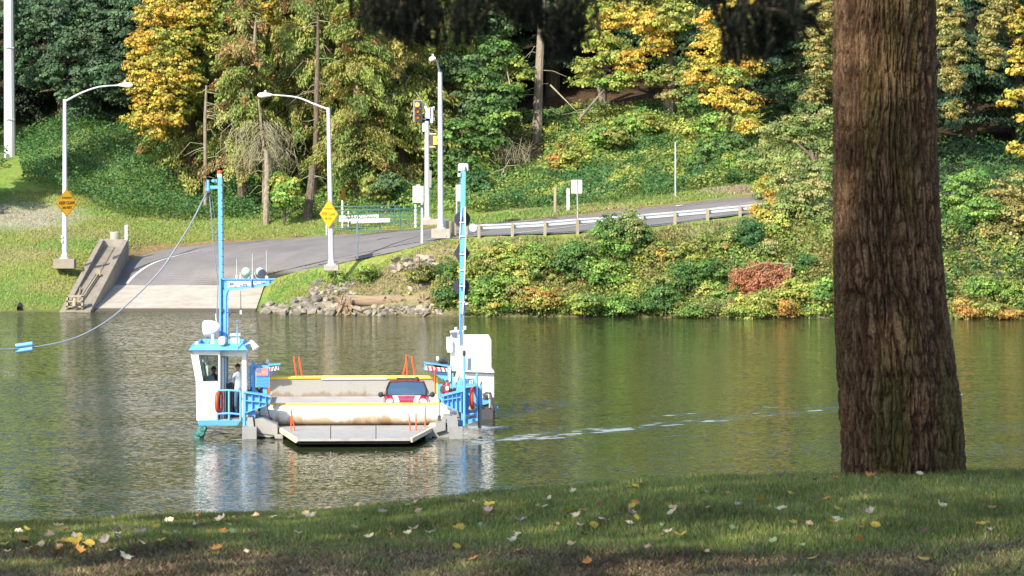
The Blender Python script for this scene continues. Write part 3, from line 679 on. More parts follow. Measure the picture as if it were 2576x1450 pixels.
    tk = mesh_np("trunk", V, Fq, np.clip(col, .005, .6).reshape(-1, 3), M['bigbark'], tree, org(tree)); tk.data.polygons.foreach_set("use_smooth", [True] * len(tk.data.polygons))
    rng = np.random.default_rng(2); bl = []; mb = MB()
    c = org(tree)
    for i in range(26):
        a_ = rng.uniform(0, 2 * np.pi); z = rng.uniform(15, 26); ln = rng.uniform(2.2, 4.5)
        if -2.4 < a_ - 2 * np.pi * round(a_ / (2 * np.pi)) < -.7 and z < 16: continue
        e = Vector((c.x + math.cos(a_) * ln, c.y + math.sin(a_) * ln, z + .4)); mb.tube([(c.x, c.y, z + .8), ((c.x + e.x) / 2, (c.y + e.y) / 2, z + 1), e], [.09, .06, .02], 5)
        for q in (.5, .8, 1.05): bl.append((c.x + math.cos(a_) * ln * q, c.y + math.sin(a_) * ln * q, z + .7 - q * .5, .9, .9, .45, 'fir'))
    V, Fq, C = crown_arrays(bl, rng, .2, .4, 30, .5, droop=[0, 0, -.6]); mesh_np("crown", V, Fq, C, M['needle'], tree, c)
    mb.build("limb", M['bark'], tree)
big_tree()

# ------------------------------------------------------------------ trees behind the camera that shade the lawn, and the boughs hanging into view
def shade_tree(x, y, h, r, label, seed, z0=None):
    rng = np.random.default_rng(seed); z0 = float(near_z(x, y)) if z0 is None else z0
    t = empty("broad_tree", (x, y, z0), label, "tree", "trees shading the lawn")
    mb = MB(); mb.tube([(x, y, z0 - .3), (x + .1, y, z0 + h * .5), (x, y, z0 + h * .85)], [.5, .35, .1], 8)
    mb.build("trunk", M['bark'], t)
    bl = []
    for i in range(22):
        a = rng.uniform(0, 2 * np.pi); q = rng.uniform(.3, 1); zz = rng.uniform(.32, 1.0); rr = r * (1.1 - abs(zz - .55)) * q
        bl.append((x + math.cos(a) * rr, y + math.sin(a) * rr, z0 + h * zz, r * .42, r * .42, r * .34, 'green'))
    V, Fq, C = crown_arrays(bl, rng, .52, .9, .48, 1.3); mesh_np("crown", V, Fq, C, M['leaf'], t, (x, y, z0))
for k_, (sx_, sy_, sh_, sr_, sl_) in enumerate([(-9.5, 18, 27, 7.0, "leafy tree nearest the left side of the view, beside the lawn"), (-17, 21, 24, 7, "leafy tree left of the lawn by the river"), (-14, 9, 31, 8, "tall leafy tree behind the left part of the lawn"),
    (-5.5, 2, 30, 7, "tall leafy tree standing just left of the viewpoint"), (-25, 25, 21, 7, "leafy tree at the far left of the river bank"), (-22, 10, 31, 8, "broad leafy tree far behind the left part of the lawn"), (-10, -8, 38, 8, "tallest leafy tree behind the viewpoint")]):
    shade_tree(sx_, sy_, sh_, sr_, sl_, k_ + 1)
def boughs():
    D = 15.0; s = F / D; rng = np.random.default_rng(9)
    tx, ty = -5.2, 13.0; z0 = float(near_z(tx, ty))
    t = empty("overhanging_fir", (tx, ty, z0), "dark fir whose drooping boughs hang into the top of the view", "tree")
    mb = MB(); mb.tube([(tx, ty, z0 - .2), (tx, ty, 15), (tx, ty, 20)], [.4, .3, .2], 10); mb.build("trunk", M['bark'], t)
    mb = MB(); mb.tube([(tx, ty, 13.6), (-2.4, 14.4, 13.55), W(900, -240, D), W(1500, -260, D), W(2000, -190, D)], [.12, .09, .06, .045, .02], 6); mb.build("limb", M['bark'], t)
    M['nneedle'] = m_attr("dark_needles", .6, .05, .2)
    def spray(name, tips):
        """each hanging twig: root px, tip px, thickness; needles all along it"""
        tw = MB(); Ps, As, Ls = [], [], []
        for (x0, y0, x1, y1) in tips:
            D0 = D + rng.uniform(-.35, .35); a = np.array(W(x0, y0, D0)); b = np.array(W(x1, y1, D0 + rng.uniform(-.1, .1)))
            mid = (a + b) / 2 + np.array([(b - a)[0] * .25, 0, abs((b - a)[2]) * .12 + .01])
            pts = [a * (1 - u) ** 2 + 2 * mid * u * (1 - u) + b * u ** 2 for u in np.linspace(0, 1, 7)]
            tw.tube([Vector(p) for p in pts], [.004, .0035, .003, .003, .002, .002, .001], 4)
            L = np.linalg.norm(b - a); n = int(L / .0009) + 10
            u = rng.random(n); P = (a[None] * ((1 - u) ** 2)[:, None] + 2 * mid[None] * (u * (1 - u))[:, None] + b[None] * (u ** 2)[:, None])
            tdir = (b - a) / (L + 1e-6); A = rng.normal(0, 1, (n, 3)); A -= tdir * (A @ tdir)[:, None]; A /= np.linalg.norm(A, axis=1, keepdims=True)
            A = A * .8 + tdir * .7 + np.array([0, 0, -.25]); A /= np.linalg.norm(A, axis=1, keepdims=True); Ps.append(P); As.append(A); Ls.append(np.full(n, .024) * rng.uniform(.7, 1.2, n))
        P = np.concatenate(Ps); A = np.concatenate(As); L = np.concatenate(Ls)[:, None]; n = len(P)
        S = np.cross(A, rng.normal(0, 1, (n, 3))); S /= np.linalg.norm(S, axis=1, keepdims=True) + 1e-9; S *= .0026
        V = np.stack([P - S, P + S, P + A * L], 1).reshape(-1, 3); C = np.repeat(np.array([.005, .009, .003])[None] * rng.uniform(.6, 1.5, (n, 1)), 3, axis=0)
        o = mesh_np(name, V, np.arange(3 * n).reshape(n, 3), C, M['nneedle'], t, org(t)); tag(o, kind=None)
        tw.build("twig", M['bark'], o)
    def fill(outline, n, seed, fan=0.12):
        """hanging twigs whose tips follow an outline [(px, py_tip)]"""
        r = np.random.default_rng(seed); xs = [p[0] for p in outline]; ys_ = [p[1] for p in outline]; out = []
        cen = r.uniform(xs[0], xs[-1], max(5, int((xs[-1] - xs[0]) / 17)))
        for i in range(n):
            x = float(np.clip(r.choice(cen) + r.normal(0, 7), xs[0], xs[-1])); yt = np.interp(x, xs, ys_) * (1 if i % 2 else r.uniform(.25, 1)); ln = r.uniform(50, 150)
            out.append((x - r.uniform(-45, 45), yt - ln, x + r.uniform(-22, 22), yt + r.uniform(-14, 6)))
        return out
    spray("bough", fill([(893, 20), (905, 60), (925, 78), (960, 86), (985, 92), (1020, 112), (1060, 112), (1100, 118), (1130, 112), (1160, 120), (1185, 112), (1205, 100), (1225, 30)], 135, 1))
    spray("bough", fill([(1240, 10), (1262, 30), (1303, 62), (1345, 75), (1366, 97), (1376, 138), (1400, 144), (1428, 142), (1440, 120), (1470, 122), (1485, 90), (1504, 104), (1520, 20)], 115, 2))
    sp = fill([(1822, 20), (1828, 140), (1840, 152), (1856, 160), (1870, 150), (1890, 150), (1926, 149), (1940, 128), (1971, 135), (1990, 100), (2009, 104), (2030, 50)], 100, 3)
    sp += [(1900 + i * 6, 20 + i * .5, 1950 + i * 9, 45 + (i % 5) * 14) for i in range(14)] + [(1980, 45, 2062, 10), (1985, 50, 2055, 30), (1975, 45, 2050, 45), (1990, 60, 2035, 62), (1880, 10, 1990, 50), (1990, 40, 2045, 22)]
    spray("bough", sp)
    spray("bough", fill([(1205, 10), (1250, 30), (1300, 20), (1420, 10), (1510, 5), (1530, -10), (1600, 12), (1700, -5), (1750, 14), (1822, 5)], 55, 4))
boughs()

# ------------------------------------------------------------------ fallen leaves
def leaf_mesh(seed):
    r = random.Random(seed); n = 14; pts = []
    for i in range(n):
        a = 2 * math.pi * i / n; rad = (1.0 if i % 2 == 0 else .74) * r.uniform(.8, 1.1)
        if i == 0: rad = .45
        pts.append((rad * .5 * math.cos(a - math.pi / 2), rad * .5 * math.sin(a - math.pi / 2), 0))
    k = r.uniform(.15, .75); kk = r.uniform(-.3, .5)
    pts = [(x, y, abs(x) * k + y * y * kk * 2 + r.uniform(-.03, .03)) for x, y, z in pts] + [(0, 0, 0), (0, -.5, .02), (.01, -.85, .1), (-.01, -.85, .1)]
    me = bpy.data.meshes.new("fallen_leaf"); me.from_pydata(pts, [], [(i, (i + 1) % n, n) for i in range(n)] + [(n + 1, n + 2, n + 3)]); me.update(); return me
LC = {'t': ((.72, .46, .24), "tan"), 'w': ((.80, .66, .40), "cream"), 'y': ((.62, .42, .05), "yellow"), 'o': ((.55, .24, .05), "orange"), 'b': ((.20, .08, .04), "dark brown"), 'p': ((.42, .32, .28), "greyish"), 'g': ((.30, .40, .16), "pale green")}
def m_dead(c):
    m, t, b = mk("dry_leaf", c, .7); n = noise(t, 5, 4); t.links.new(mix(t, ramp(t, n, [(.4, (0, 0, 0)), (.7, (.7, .7, .7))]), c, tuple(v * .55 for v in c)), b.inputs["Base Color"]); return m
L1 = [(300,408,'t'),(90,438,'w'),(260,457,'t'),(270,477,'w'),(415,440,'t'),(395,463,'y'),(495,415,'b'),(590,370,'w'),(355,490,'y'),(400,490,'b'),(460,500,'y'),(30,500,'y'),(38,540,'t'),(145,530,'t'),(315,517,'t'),(335,585,'w'),(635,425,'t'),(600,437,'o'),(605,475,'p'),(715,428,'b'),(690,540,'b'),(645,570,'w'),(545,490,'p'),(803,418,'y'),(860,450,'y'),(830,485,'y'),(870,382,'w'),(815,375,'p'),(1025,358,'o'),(1022,397,'w'),(1140,378,'p'),(1175,402,'g'),(1195,360,'g'),(1085,465,'y'),(980,495,'b'),(1300,455,'b'),(1320,356,'t'),(1412,365,'w'),(1575,345,'t'),(1600,357,'w'),(1680,312,'t'),(1540,445,'t'),(1515,322,'g'),(1825,418,'t'),(1880,380,'b'),(1862,312,'g'),(1972,335,'p'),(1905,465,'w'),(2025,450,'o'),(2100,445,'w'),(2130,420,'t'),(2210,445,'w'),(2168,330,'t'),(2090,298,'g'),(2150,285,'t'),(2435,345,'g'),(2480,410,'g'),(2330,278,'b'),(2375,284,'b'),(2435,290,'p'),(2518,295,'y'),(1960,300,'y'),(730,350,'t'),(1200,440,'g')]
L2 = [(1150,315,'t'),(1145,340,'w'),(985,200,'o'),(950,212,'y'),(910,182,'g'),(1305,230,'g'),(1315,313,'t'),(1485,305,'p'),(620,340,'y'),(683,333,'o'),(645,393,'y'),(545,398,'t'),(675,402,'t'),(740,410,'y'),(920,390,'w'),(975,373,'y'),(1100,460,'p'),(1187,453,'y'),(1015,520,'t'),(320,480,'w'),(365,535,'o'),(160,410,'g'),(1100,407,'g'),(710,600,'o'),(125,580,'o'),(1665,485,'g'),(1810,508,'g'),(1765,393,'y'),(1850,400,'t'),(1995,378,'w'),(1460,425,'g'),(1700,270,'b'),(1757,242,'y'),(1710,322,'w'),(1460,155,'t'),(1700,145,'b'),(1755,145,'b'),(1880,170,'b'),(1985,162,'o'),(2128,225,'t'),(1945,270,'o'),(1997,318,'y'),(2110,490,'o'),(2190,410,'y'),(2165,340,'p'),(2165,155,'o'),(2200,162,'g'),(2450,432,'b'),(2530,298,'w'),(2420,142,'w'),(640,230,'w'),(500,265,'w'),(775,300,'b'),(840,265,'b'),(690,460,'b'),(630,500,'t'),(200,298,'y'),(470,308,'w'),(1440,245,'w'),(1590,275,'y'),(1870,575,'y'),(2440,580,'y'),(1430,408,'b')]
def fallen():
    pts = [(x * .48828, 1132 + y * .4883, c) for x, y, c in L1] + [(1132 + x * .48828, 1132 + y * .4883, c) for x, y, c in L2]
    r = random.Random(4)
    pts += [(r.uniform(0, 700) if i < 26 else r.uniform(700, 2500), r.uniform(1335, 1400) if i < 26 else r.uniform(1270, 1400), r.choice('tttyowbp')) for i in range(52)]
    mats = {k: m_dead(v[0]) for k, v in LC.items()}; meshes = {}
    for px, py, c in pts:
        p = hit_near(px, py + 3)
        key = (c, r.randrange(4))
        if key not in meshes: me = leaf_mesh(hash(key[1]) + ord(c)); me.materials.append(mats[c]); meshes[key] = me
        o = bpy.data.objects.new("fallen_leaf", meshes[key]); COL.objects.link(o)
        s = r.uniform(.095, .15) * (.8 if c in 'bg' else 1); o.scale = (s, s, s); o.location = (p.x, p.y, p.z + .045)
        o.rotation_euler = (r.uniform(-.05, .6), r.uniform(-.45, .45), r.uniform(-.9, .9) if r.random() < .6 else r.uniform(0, 6.28))
        reg = "at the left end of the lawn" if px < 450 else "on the lawn below the ferry" if px < 1250 else "on the lawn between ferry and trunk" if px < 2050 else "on the lawn around the trunk foot"
        row = "by the water edge" if py < 1255 + (1 - px / 2576) * 90 else "on the bare front strip" if py > 1375 else "amid the grass"
        tag(o, f"{LC[c][1]} leaf {row} {reg}", "leaf", "fallen leaves on the lawn")
fallen()
# ------------------------------------------------------------------ far bank woods
def g_at(px, D): x = (px - CX) / F * D; return Vector((x, D, float(gz([x], [D])[0])))
def broad_tree(label, base, trunk_top, blobs, seed, leaf=.26, asp=.8, dens=26, clump=.75, name="maple_tree", cat="tree", group=None, r=.28, droop=None, bark='bark', mat='leaf', limbs=True):
    rng = np.random.default_rng(seed); b = g_at(*base)
    t = empty(name, b, label, cat, group)
    B = [pxblob(*q) for q in blobs]
    tp = W(*trunk_top) if len(trunk_top) == 3 else Vector(trunk_top)
    mb = MB(); mb.tube([b - Vector((0, 0, .4)), b.lerp(tp, .4) + Vector((.15, 0, 0)), tp], [r, r * .75, r * .4], 8)
    mb.build("trunk", M[bark], t)
    if limbs:
        lm = MB()
        for q in B:
            c = Vector(q[:3]); s = b.lerp(tp, min(1, max(.35, (c.z - b.z - 1) / max(tp.z - b.z, 1)))); m_ = s.lerp(c, .5) + Vector((0, 0, .35))
            lm.tube([s, m_, c], [r * .35, r * .22, .03], 5)
        lm.build("limb", M[bark], t)
    V, Fq, C = crown_arrays(B, rng, leaf, asp, dens, clump, droop); mesh_np("crown", V, Fq, C, M[mat], t, org(t))
    return t
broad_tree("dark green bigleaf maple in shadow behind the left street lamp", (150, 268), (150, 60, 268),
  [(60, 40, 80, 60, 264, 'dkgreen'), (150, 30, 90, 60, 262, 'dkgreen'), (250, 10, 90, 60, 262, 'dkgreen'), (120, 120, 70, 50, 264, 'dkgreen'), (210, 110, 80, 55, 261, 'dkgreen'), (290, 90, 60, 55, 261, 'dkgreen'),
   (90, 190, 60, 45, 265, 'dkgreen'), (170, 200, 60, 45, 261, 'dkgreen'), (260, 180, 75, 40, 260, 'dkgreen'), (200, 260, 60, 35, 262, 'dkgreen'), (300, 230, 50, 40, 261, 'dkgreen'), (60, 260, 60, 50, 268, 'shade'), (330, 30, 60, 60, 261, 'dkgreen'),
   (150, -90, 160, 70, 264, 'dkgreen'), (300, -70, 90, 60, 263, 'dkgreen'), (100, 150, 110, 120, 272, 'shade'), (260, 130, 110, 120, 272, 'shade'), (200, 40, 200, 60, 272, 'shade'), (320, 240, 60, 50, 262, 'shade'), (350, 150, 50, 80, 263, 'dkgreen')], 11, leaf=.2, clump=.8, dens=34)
broad_tree("maple with yellow and orange leaves beside the dark green maple", (450, 256), (460, 20, 256),
  [(470, 25, 85, 45, 251, 'gold'), (390, 40, 60, 40, 251, 'yellow'), (360, 110, 45, 40, 250, 'yellow'), (430, 105, 70, 40, 249.5, 'mapleg'), (500, 80, 60, 50, 251, 'mapleg'), (540, 20, 60, 50, 252, 'ygreen'), (345, 165, 34, 30, 249.5, 'gold'), (400, 170, 55, 34, 249, 'mapleg'), (450, 160, 45, 30, 249.5, 'gold'),
   (350, 215, 38, 22, 249, 'gold'), (410, 235, 50, 25, 249, 'gold'), (360, 250, 30, 14, 249, 'yellow'), (350, 300, 42, 18, 248.5, 'gold'), (420, 300, 50, 20, 248.5, 'yellow'), (395, 340, 28, 14, 248, 'gold'), (560, 130, 50, 50, 251, 'ygreen'), (470, -60, 110, 60, 252, 'yellow'), (600, -40, 90, 60, 254, 'ygreen'), (650, 30, 60, 50, 254, 'yellow'), (610, 365, 30, 12, 249, 'yellow'), (380, 275, 45, 20, 249, 'gold'), (440, 270, 55, 28, 249.5, 'mapleg'), (480, 220, 50, 35, 250, 'mapleg'), (440, 205, 60, 30, 249.5, 'gold'), (375, 320, 40, 20, 248.6, 'yellow'), (380, 200, 45, 25, 249.3, 'yellow'), (340, 190, 28, 22, 249.3, 'gold')], 12, leaf=.18, clump=.45, dens=42)
# conifers: a drooping cedar and a stiffer fir, each built once and copied
def conifer_proto(name, height, spread, pal, seed, label, base_z=.06, droop=1.0, frond=.3, bark='bark', per=38, dead=True, brown=None):
    rng = np.random.default_rng(seed)
    t = empty(name, (0, 0, 0), label, "tree"); mb = MB()
    mb.tube([(0, 0, -1), (0, 0, height * .35), (.1, 0, height * .7), (0, 0, height)], [height * .022, height * .017, height * .01, .03], 8); mb.build("trunk", M[bark], t)
    Ps, Ns, Cs, Ds = [], [], [], []; br = MB(); nb = int(height * 7.5)
    for i in range(nb):
        u = rng.uniform(base_z, 1) ; z = u * height; L = spread * (1 - u) ** .75 * rng.uniform(.65, 1.1) + .35; a = rng.uniform(0, 2 * np.pi)
        d = np.array([math.cos(a), math.sin(a), 0]); m = max(4, int(L / .16)); q = np.linspace(.12, 1, m)
        zz = z + L * (.12 * q - droop * .42 * q ** 2); path = np.array([0, 0, 0]) + d * (L * q)[:, None]; path[:, 2] = zz
        if i % 2 == 0: br.tube([(0, 0, z), tuple(path[m // 2]), tuple(path[-1])], [.045, .028, .01], 4)
        cc = pal_pick(pal, 1, rng, .15)[0]
        cb_ = cc
        for p, qq in zip(path, q):
            cc = pal_pick(brown, 1, rng, .15)[0] if brown and rng.random() < .035 else cb_
            n = int(per * .28); side = np.cross(d, [0, 0, 1]); w = .55 * L * (1.15 - qq) * .6 + .12
            P = p + side * rng.uniform(-w, w, (n, 1)) + d * rng.uniform(-.12, .12, (n, 1)) + np.array([0, 0, 1]) * rng.uniform(-.42 * droop - .08, .07, (n, 1))
            Ps.append(P); Ns.append(np.tile(d * .6 + np.array([0, 0, .5]), (n, 1))); Cs.append(np.clip(cc * rng.normal(1, .17, (n, 1)), .004, .9)); Ds.append(np.tile(d * .5 + np.array([0, 0, -1.0 * droop]), (n, 1)))
    P = np.concatenate(Ps); N = np.concatenate(Ns); C = np.concatenate(Cs)
    V, Fq, C = leaf_quads(P, N, frond, .42, C, rng, np.concatenate(Ds) * 1.2, .5); mesh_np("crown", V, Fq, C, M['needle'], t); br.build("branch", M['mossy' if dead else bark], t)
    return t
def copy_tree(o, loc, rz, sc, label, group=None, first=[]):
    c = o if o.name not in first and not first.append(o.name) else None
    if c is None:
        c = o.copy(); COL.objects.link(c)
        for ch in o.children: k = ch.copy(); COL.objects.link(k); k.parent = c
    c.location = loc; c.rotation_euler = (0, 0, rz); c.scale = (sc[0], sc[0], sc[1]) if isinstance(sc, tuple) else (sc,) * 3
    c["label"] = label
    if group: c["group"] = group
    return c
CED = conifer_proto("cedar_tree", 17, 3.9, 'olive', 31, "cedar", brown='rust', per=84, frond=.24)
CEB = conifer_proto("cedar_tree", 16, 3.4, 'olivebrown', 32, "cedar", brown='rust', per=74, frond=.22, base_z=.16)
FIR = conifer_proto("fir_tree", 24, 4.4, 'fir', 33, "fir", droop=.55, per=52, frond=.3, dead=False)
FIM = conifer_proto("fir_tree", 20, 4.2, 'firmid', 34, "fir", droop=.7, per=60, frond=.27, dead=False)
for (p, px, D, rz, sc, lab) in [
  (CEB, 610, 247, .3, (1.0, 1.0), "olive brown cedar hung with bare mossy twigs behind the road bend"),
  (CED, 480, 254, 1.2, (1.0, 1.1), "olive cedar growing beside the yellow maple"),
  (CED, 760, 252, 2.2, (1.0, 1.15), "olive green cedar behind the middle street lamp"),
  (CEB, 690, 257, 4.0, (1.15, 1.3), "tall brownish cedar behind the mossy twigs"),
  (CED, 900, 247, 3.0, (1.0, .95), "full drooping cedar behind the green gate"),
  (CED, 1010, 250, 5.1, (1.1, 1.15), "drooping cedar left of the traffic signal"),
  (CEB, 850, 259, .9, (1.2, 1.35), "tall thin cedar between the two drooping ones"),
  (CED, 1120, 258, 1.8, (1.05, 1.2), "cedar behind the tallest street lamp"),
  (FIM, 1200, 266, .6, (1.0, 1.0), "mid green fir right of the tallest street lamp"),
  (FIR, 1290, 272, 2.0, (1.0, 1.0), "dark fir at the left of the shaded gap"),
  (FIR, 1440, 280, 3.0, (1.1, 1.0), "dark fir deep in the shaded gap"),
  (FIR, 1900, 262, 4.4, (.95, .9), "dark green fir behind the yellow maple on the right"),
  (FIM, 2010, 252, .2, (.8, .62), "blue green fir left of the big trunk"),
  (FIR, 2080, 266, 1.0, (1, 1), "dark fir just behind the big trunk"),
  (FIR, 2440, 262, 2.5, (1.0, .95), "dark fir right of the big trunk"),
  (FIM, 2560, 268, 5.0, (1.0, 1.0), "mid green fir at the right edge of the view"),
  (FIR, 1620, 282, .4, (1, 1.1), "dark fir behind the yellow green maple"),
  (FIR, 1760, 276, 1.4, (1, 1.05), "dark fir behind the fern slope"),
  (FIR, 1390, 268, 2.2, (1, 1.1), "dark fir right behind the sunlit bare trunk"),
  (FIR, 1545, 274, 5.2, (1.1, 1.1), "dark fir above the bare brown slope"),
  (FIM, 1690, 271, 3.3, (1, 1), "mid green fir between the two golden maples"),
  (FIR, 1830, 270, 0.7, (1.1, 1.1), "dark fir behind the bright golden maple"),
  (FIR, -60, 268, 3.6, (1, 1), "dark fir left of the tall steel pole"),
  (FIR, 330, 275, 5.6, (1, 1.1), "dark fir behind the dark green maple"),
]:
    b = g_at(px, D); copy_tree(p, b, rz, sc, lab)
r_ = random.Random(8)
side = [("at the left", -1), ("at the right", 1)]
for k in range(84):
    row = k // 21; i = k % 21; D = 290 + row * 16 + r_.uniform(-5, 5); px = -1750 + i * 300 + row * 70 + r_.uniform(-60, 60)
    p = FIR if r_.random() < .6 else FIM; b = g_at(px, D)
    c = copy_tree(p, b, r_.uniform(0, 6.28), (r_.uniform(1.2, 1.6), r_.uniform(.95, 1.25)), f"dark conifer {['at the front edge', 'in the second row', 'in the third row', 'in the last row'][row]} of the hillside wood, {['far left', 'left', 'centre left', 'centre right', 'right', 'far right', 'outermost right'][i // 3]}", "conifers up the hillside")
for k, (px, D) in enumerate([(-250, 240), (-450, 250), (-700, 244), (-1000, 250), (2750, 246), (2900, 236), (3150, 246), (3400, 236), (3700, 246)]):
    copy_tree([FIM, CED][k % 2], g_at(px, D), k, (1.1, 1.15), f"conifer on the far bank, number {k + 1} beyond the picture edge", "conifers along the far bank")
# maples and other broadleaf trees
GM = 'green'
broad_tree("green maple with hanging sprays left of the shaded gap", (1180, 258), (1180, 40, 258),
  [(1210, 200, 60, 30, 251, GM), (1160, 170, 60, 40, 252, 'firmid'), (1250, 140, 60, 40, 254, GM), (1270, 240, 50, 28, 250, GM), (1230, 290, 60, 30, 250, 'green'), (1170, 260, 55, 40, 251, 'firmid'), (1150, 340, 50, 35, 248, GM), (1230, 350, 55, 30, 248, 'green'), (1300, 190, 40, 40, 254, 'ygreen'), (1270, 300, 30, 18, 249, 'bright'), (1150, 420, 60, 40, 246, 'green'), (1220, 60, 80, 60, 258, 'firmid'), (1150, 90, 80, 50, 258, 'olive'), (1180, -50, 140, 60, 262, 'firmid')], 41, leaf=.20, clump=.6, dens=48)
broad_tree("yellow green maple hanging over the bare brown slope", (1512, 263), (1500, 20, 262),
  [(1500, 30, 60, 45, 259, 'ygreen'), (1560, 50, 60, 40, 258, 'yellow'), (1610, 20, 50, 40, 258, 'lime'), (1490, 100, 50, 35, 257, 'ygreen'), (1540, 130, 50, 35, 256, 'ygreen'), (1590, 160, 45, 35, 255, 'yellow'), (1560, 200, 40, 28, 255, 'ygreen'), (1480, 170, 45, 30, 256, 'lime'), (1530, 215, 40, 20, 255, 'bright'), (1440, 50, 40, 50, 258, 'bright'), (1460, 205, 30, 16, 255, 'ygreen'), (1530, -50, 110, 50, 260, 'yellow')], 42, leaf=.18, clump=.5, dens=56, r=.42, bark='barkpale')
broad_tree("maple with golden tips above the fern slope", (1680, 258), (1680, 60, 258),
  [(1640, 60, 60, 40, 256, 'yellow'), (1700, 40, 60, 45, 255, 'lime'), (1660, 110, 45, 30, 256, 'yellow'), (1720, 100, 40, 40, 256, 'firmid'), (1700, 180, 45, 25, 253, 'olive'), (1650, 200, 40, 20, 253, 'olive'), (1740, 210, 40, 30, 251, 'olive'), (1690, 240, 30, 14, 252, 'olivebrown'), (1680, -40, 120, 50, 257, 'ygreen')], 43, leaf=.18, clump=.5, dens=54, r=.42, bark='barkpale')
broad_tree("bright golden maple left of the blue green fir", (1830, 250), (1830, 60, 250),
  [(1860, 30, 60, 40, 247, 'gold'), (1800, 60, 45, 40, 247, 'yellow'), (1830, 110, 60, 40, 246, 'gold'), (1780, 130, 50, 40, 246, 'gold'), (1770, 190, 45, 40, 245, 'yellow'), (1830, 190, 55, 35, 245, 'ygreen'), (1880, 160, 45, 40, 246, 'yellow'), (1810, 245, 50, 30, 244, 'yellow'), (1870, 260, 45, 28, 243, 'gold'), (1850, 310, 45, 25, 242, 'ygreen'), (1890, 320, 30, 25, 241, 'gold'), (1760, 260, 40, 30, 245, 'green'), (1790, 320, 40, 35, 243, 'bright'), (1850, 370, 50, 35, 241, 'green'), (1790, 390, 50, 40, 241, 'green'), (1740, 330, 35, 30, 244, 'lime'), (1850, -40, 110, 50, 248, 'yellow'), (1900, 420, 50, 40, 239, 'bright')], 44, leaf=.17, clump=.5, dens=62)
broad_tree("birch with hanging pale yellow sprays behind the big trunk", (2110, 246), (2110, -60, 246),
  [(2060, 20, 40, 50, 243, 'birch'), (2050, 100, 35, 45, 243, 'birch'), (2070, 170, 40, 40, 242, 'birch'), (2050, 240, 25, 30, 242, 'birch'), (2130, 60, 70, 100, 244, 'birch'), (2385, 30, 40, 60, 243, 'birch'), (2400, 120, 35, 50, 242, 'birch'), (2395, 200, 30, 40, 242, 'birch'), (2400, 280, 22, 28, 242, 'birch'), (2130, 200, 70, 60, 244, 'birch'), (2250, -40, 160, 60, 246, 'birch'), (2300, 60, 80, 90, 246, 'birch')], 45, leaf=.15, clump=.42, dens=80, name="birch_tree", droop=[0, 0, -.8])
broad_tree("birch spray hanging at the top right corner", (2620, 244), (2600, -60, 244),
  [(2490, 60, 25, 50, 242, 'birch'), (2500, 150, 18, 40, 242, 'birch'), (2530, 20, 40, 40, 243, 'birch'), (2560, 60, 30, 50, 243, 'gold'), (2560, 140, 24, 25, 242, 'gold'), (2500, -30, 80, 40, 244, 'birch'), (2475, 100, 14, 60, 243, 'birch')], 46, leaf=.15, clump=.4, dens=80, name="birch_tree", droop=[0, 0, -.8])
broad_tree("orange maple sprays reaching in from the right edge", (2680, 236), (2680, 60, 236),
  [(2560, 240, 34, 14, 232, 'gold'), (2530, 262, 18, 8, 232, 'gold'), (2560, 376, 30, 16, 231, 'gold'), (2570, 300, 14, 12, 231, 'gold'), (2560, 180, 25, 12, 233, 'gold'), (2640, 200, 60, 90, 234, 'gold')], 47, leaf=.26, clump=.32, dens=40)
ALD = [(1960, 350, 60, 45, 229, 'alder'), (2020, 330, 60, 45, 229, 'alder'), (2060, 380, 50, 50, 229, 'alder'), (1920, 410, 55, 45, 228, 'alder'), (1980, 420, 60, 50, 227, 'alder'), (2040, 450, 60, 55, 227, 'alder'), (1950, 480, 60, 35, 225, 'alder'), (2080, 520, 50, 60, 225, 'alder'),
  (1930, 470, 30, 22, 223, 'gold'), (1920, 520, 35, 22, 216.5, 'yellow'), (1950, 560, 45, 32, 215.5, 'lime'), (1985, 500, 40, 40, 220, 'lime'), (2010, 560, 50, 45, 217, 'alder'), (2050, 610, 55, 45, 216, 'alder'), (2070, 680, 45, 40, 214.5, 'alder'), (1990, 620, 50, 40, 215.5, 'green'), (2090, 330, 60, 60, 230, 'alder'), (1970, 530, 55, 40, 216.3, 'alder'), (2020, 490, 55, 40, 216.6, 'alder'), (2060, 560, 60, 50, 216.2, 'alder'), (1940, 590, 40, 30, 215.2, 'ygreen'), (2080, 450, 60, 60, 217.5, 'alder'), (2100, 620, 60, 50, 215.5, 'alder'), (1990, 450, 50, 40, 218, 'alder'), (1925, 540, 24, 16, 215.6, 'gold')]
broad_tree("grey green alder with a few yellow tufts hanging over the road end", (2060, 226), (2040, 380, 228), ALD, 48, leaf=.14, clump=.5, dens=90, name="alder_tree")
broad_tree("bright green and yellow tree by the water right of the trunk", (2430, 218), (2450, 540, 219),
  [(2440, 470, 60, 40, 220, 'bright'), (2400, 520, 45, 45, 220, 'bright'), (2470, 530, 55, 45, 218, 'bright'), (2520, 500, 45, 45, 219, 'birch'), (2550, 560, 50, 50, 218, 'birch'), (2500, 600, 55, 40, 217, 'birch'), (2420, 590, 50, 45, 218, 'green'), (2400, 650, 35, 40, 217, 'green'), (2540, 630, 50, 30, 217, 'birch'), (2590, 480, 60, 60, 219, 'birch'), (2340, 560, 60, 70, 220, 'green')], 49, leaf=.15, clump=.5, dens=80, r=.2)

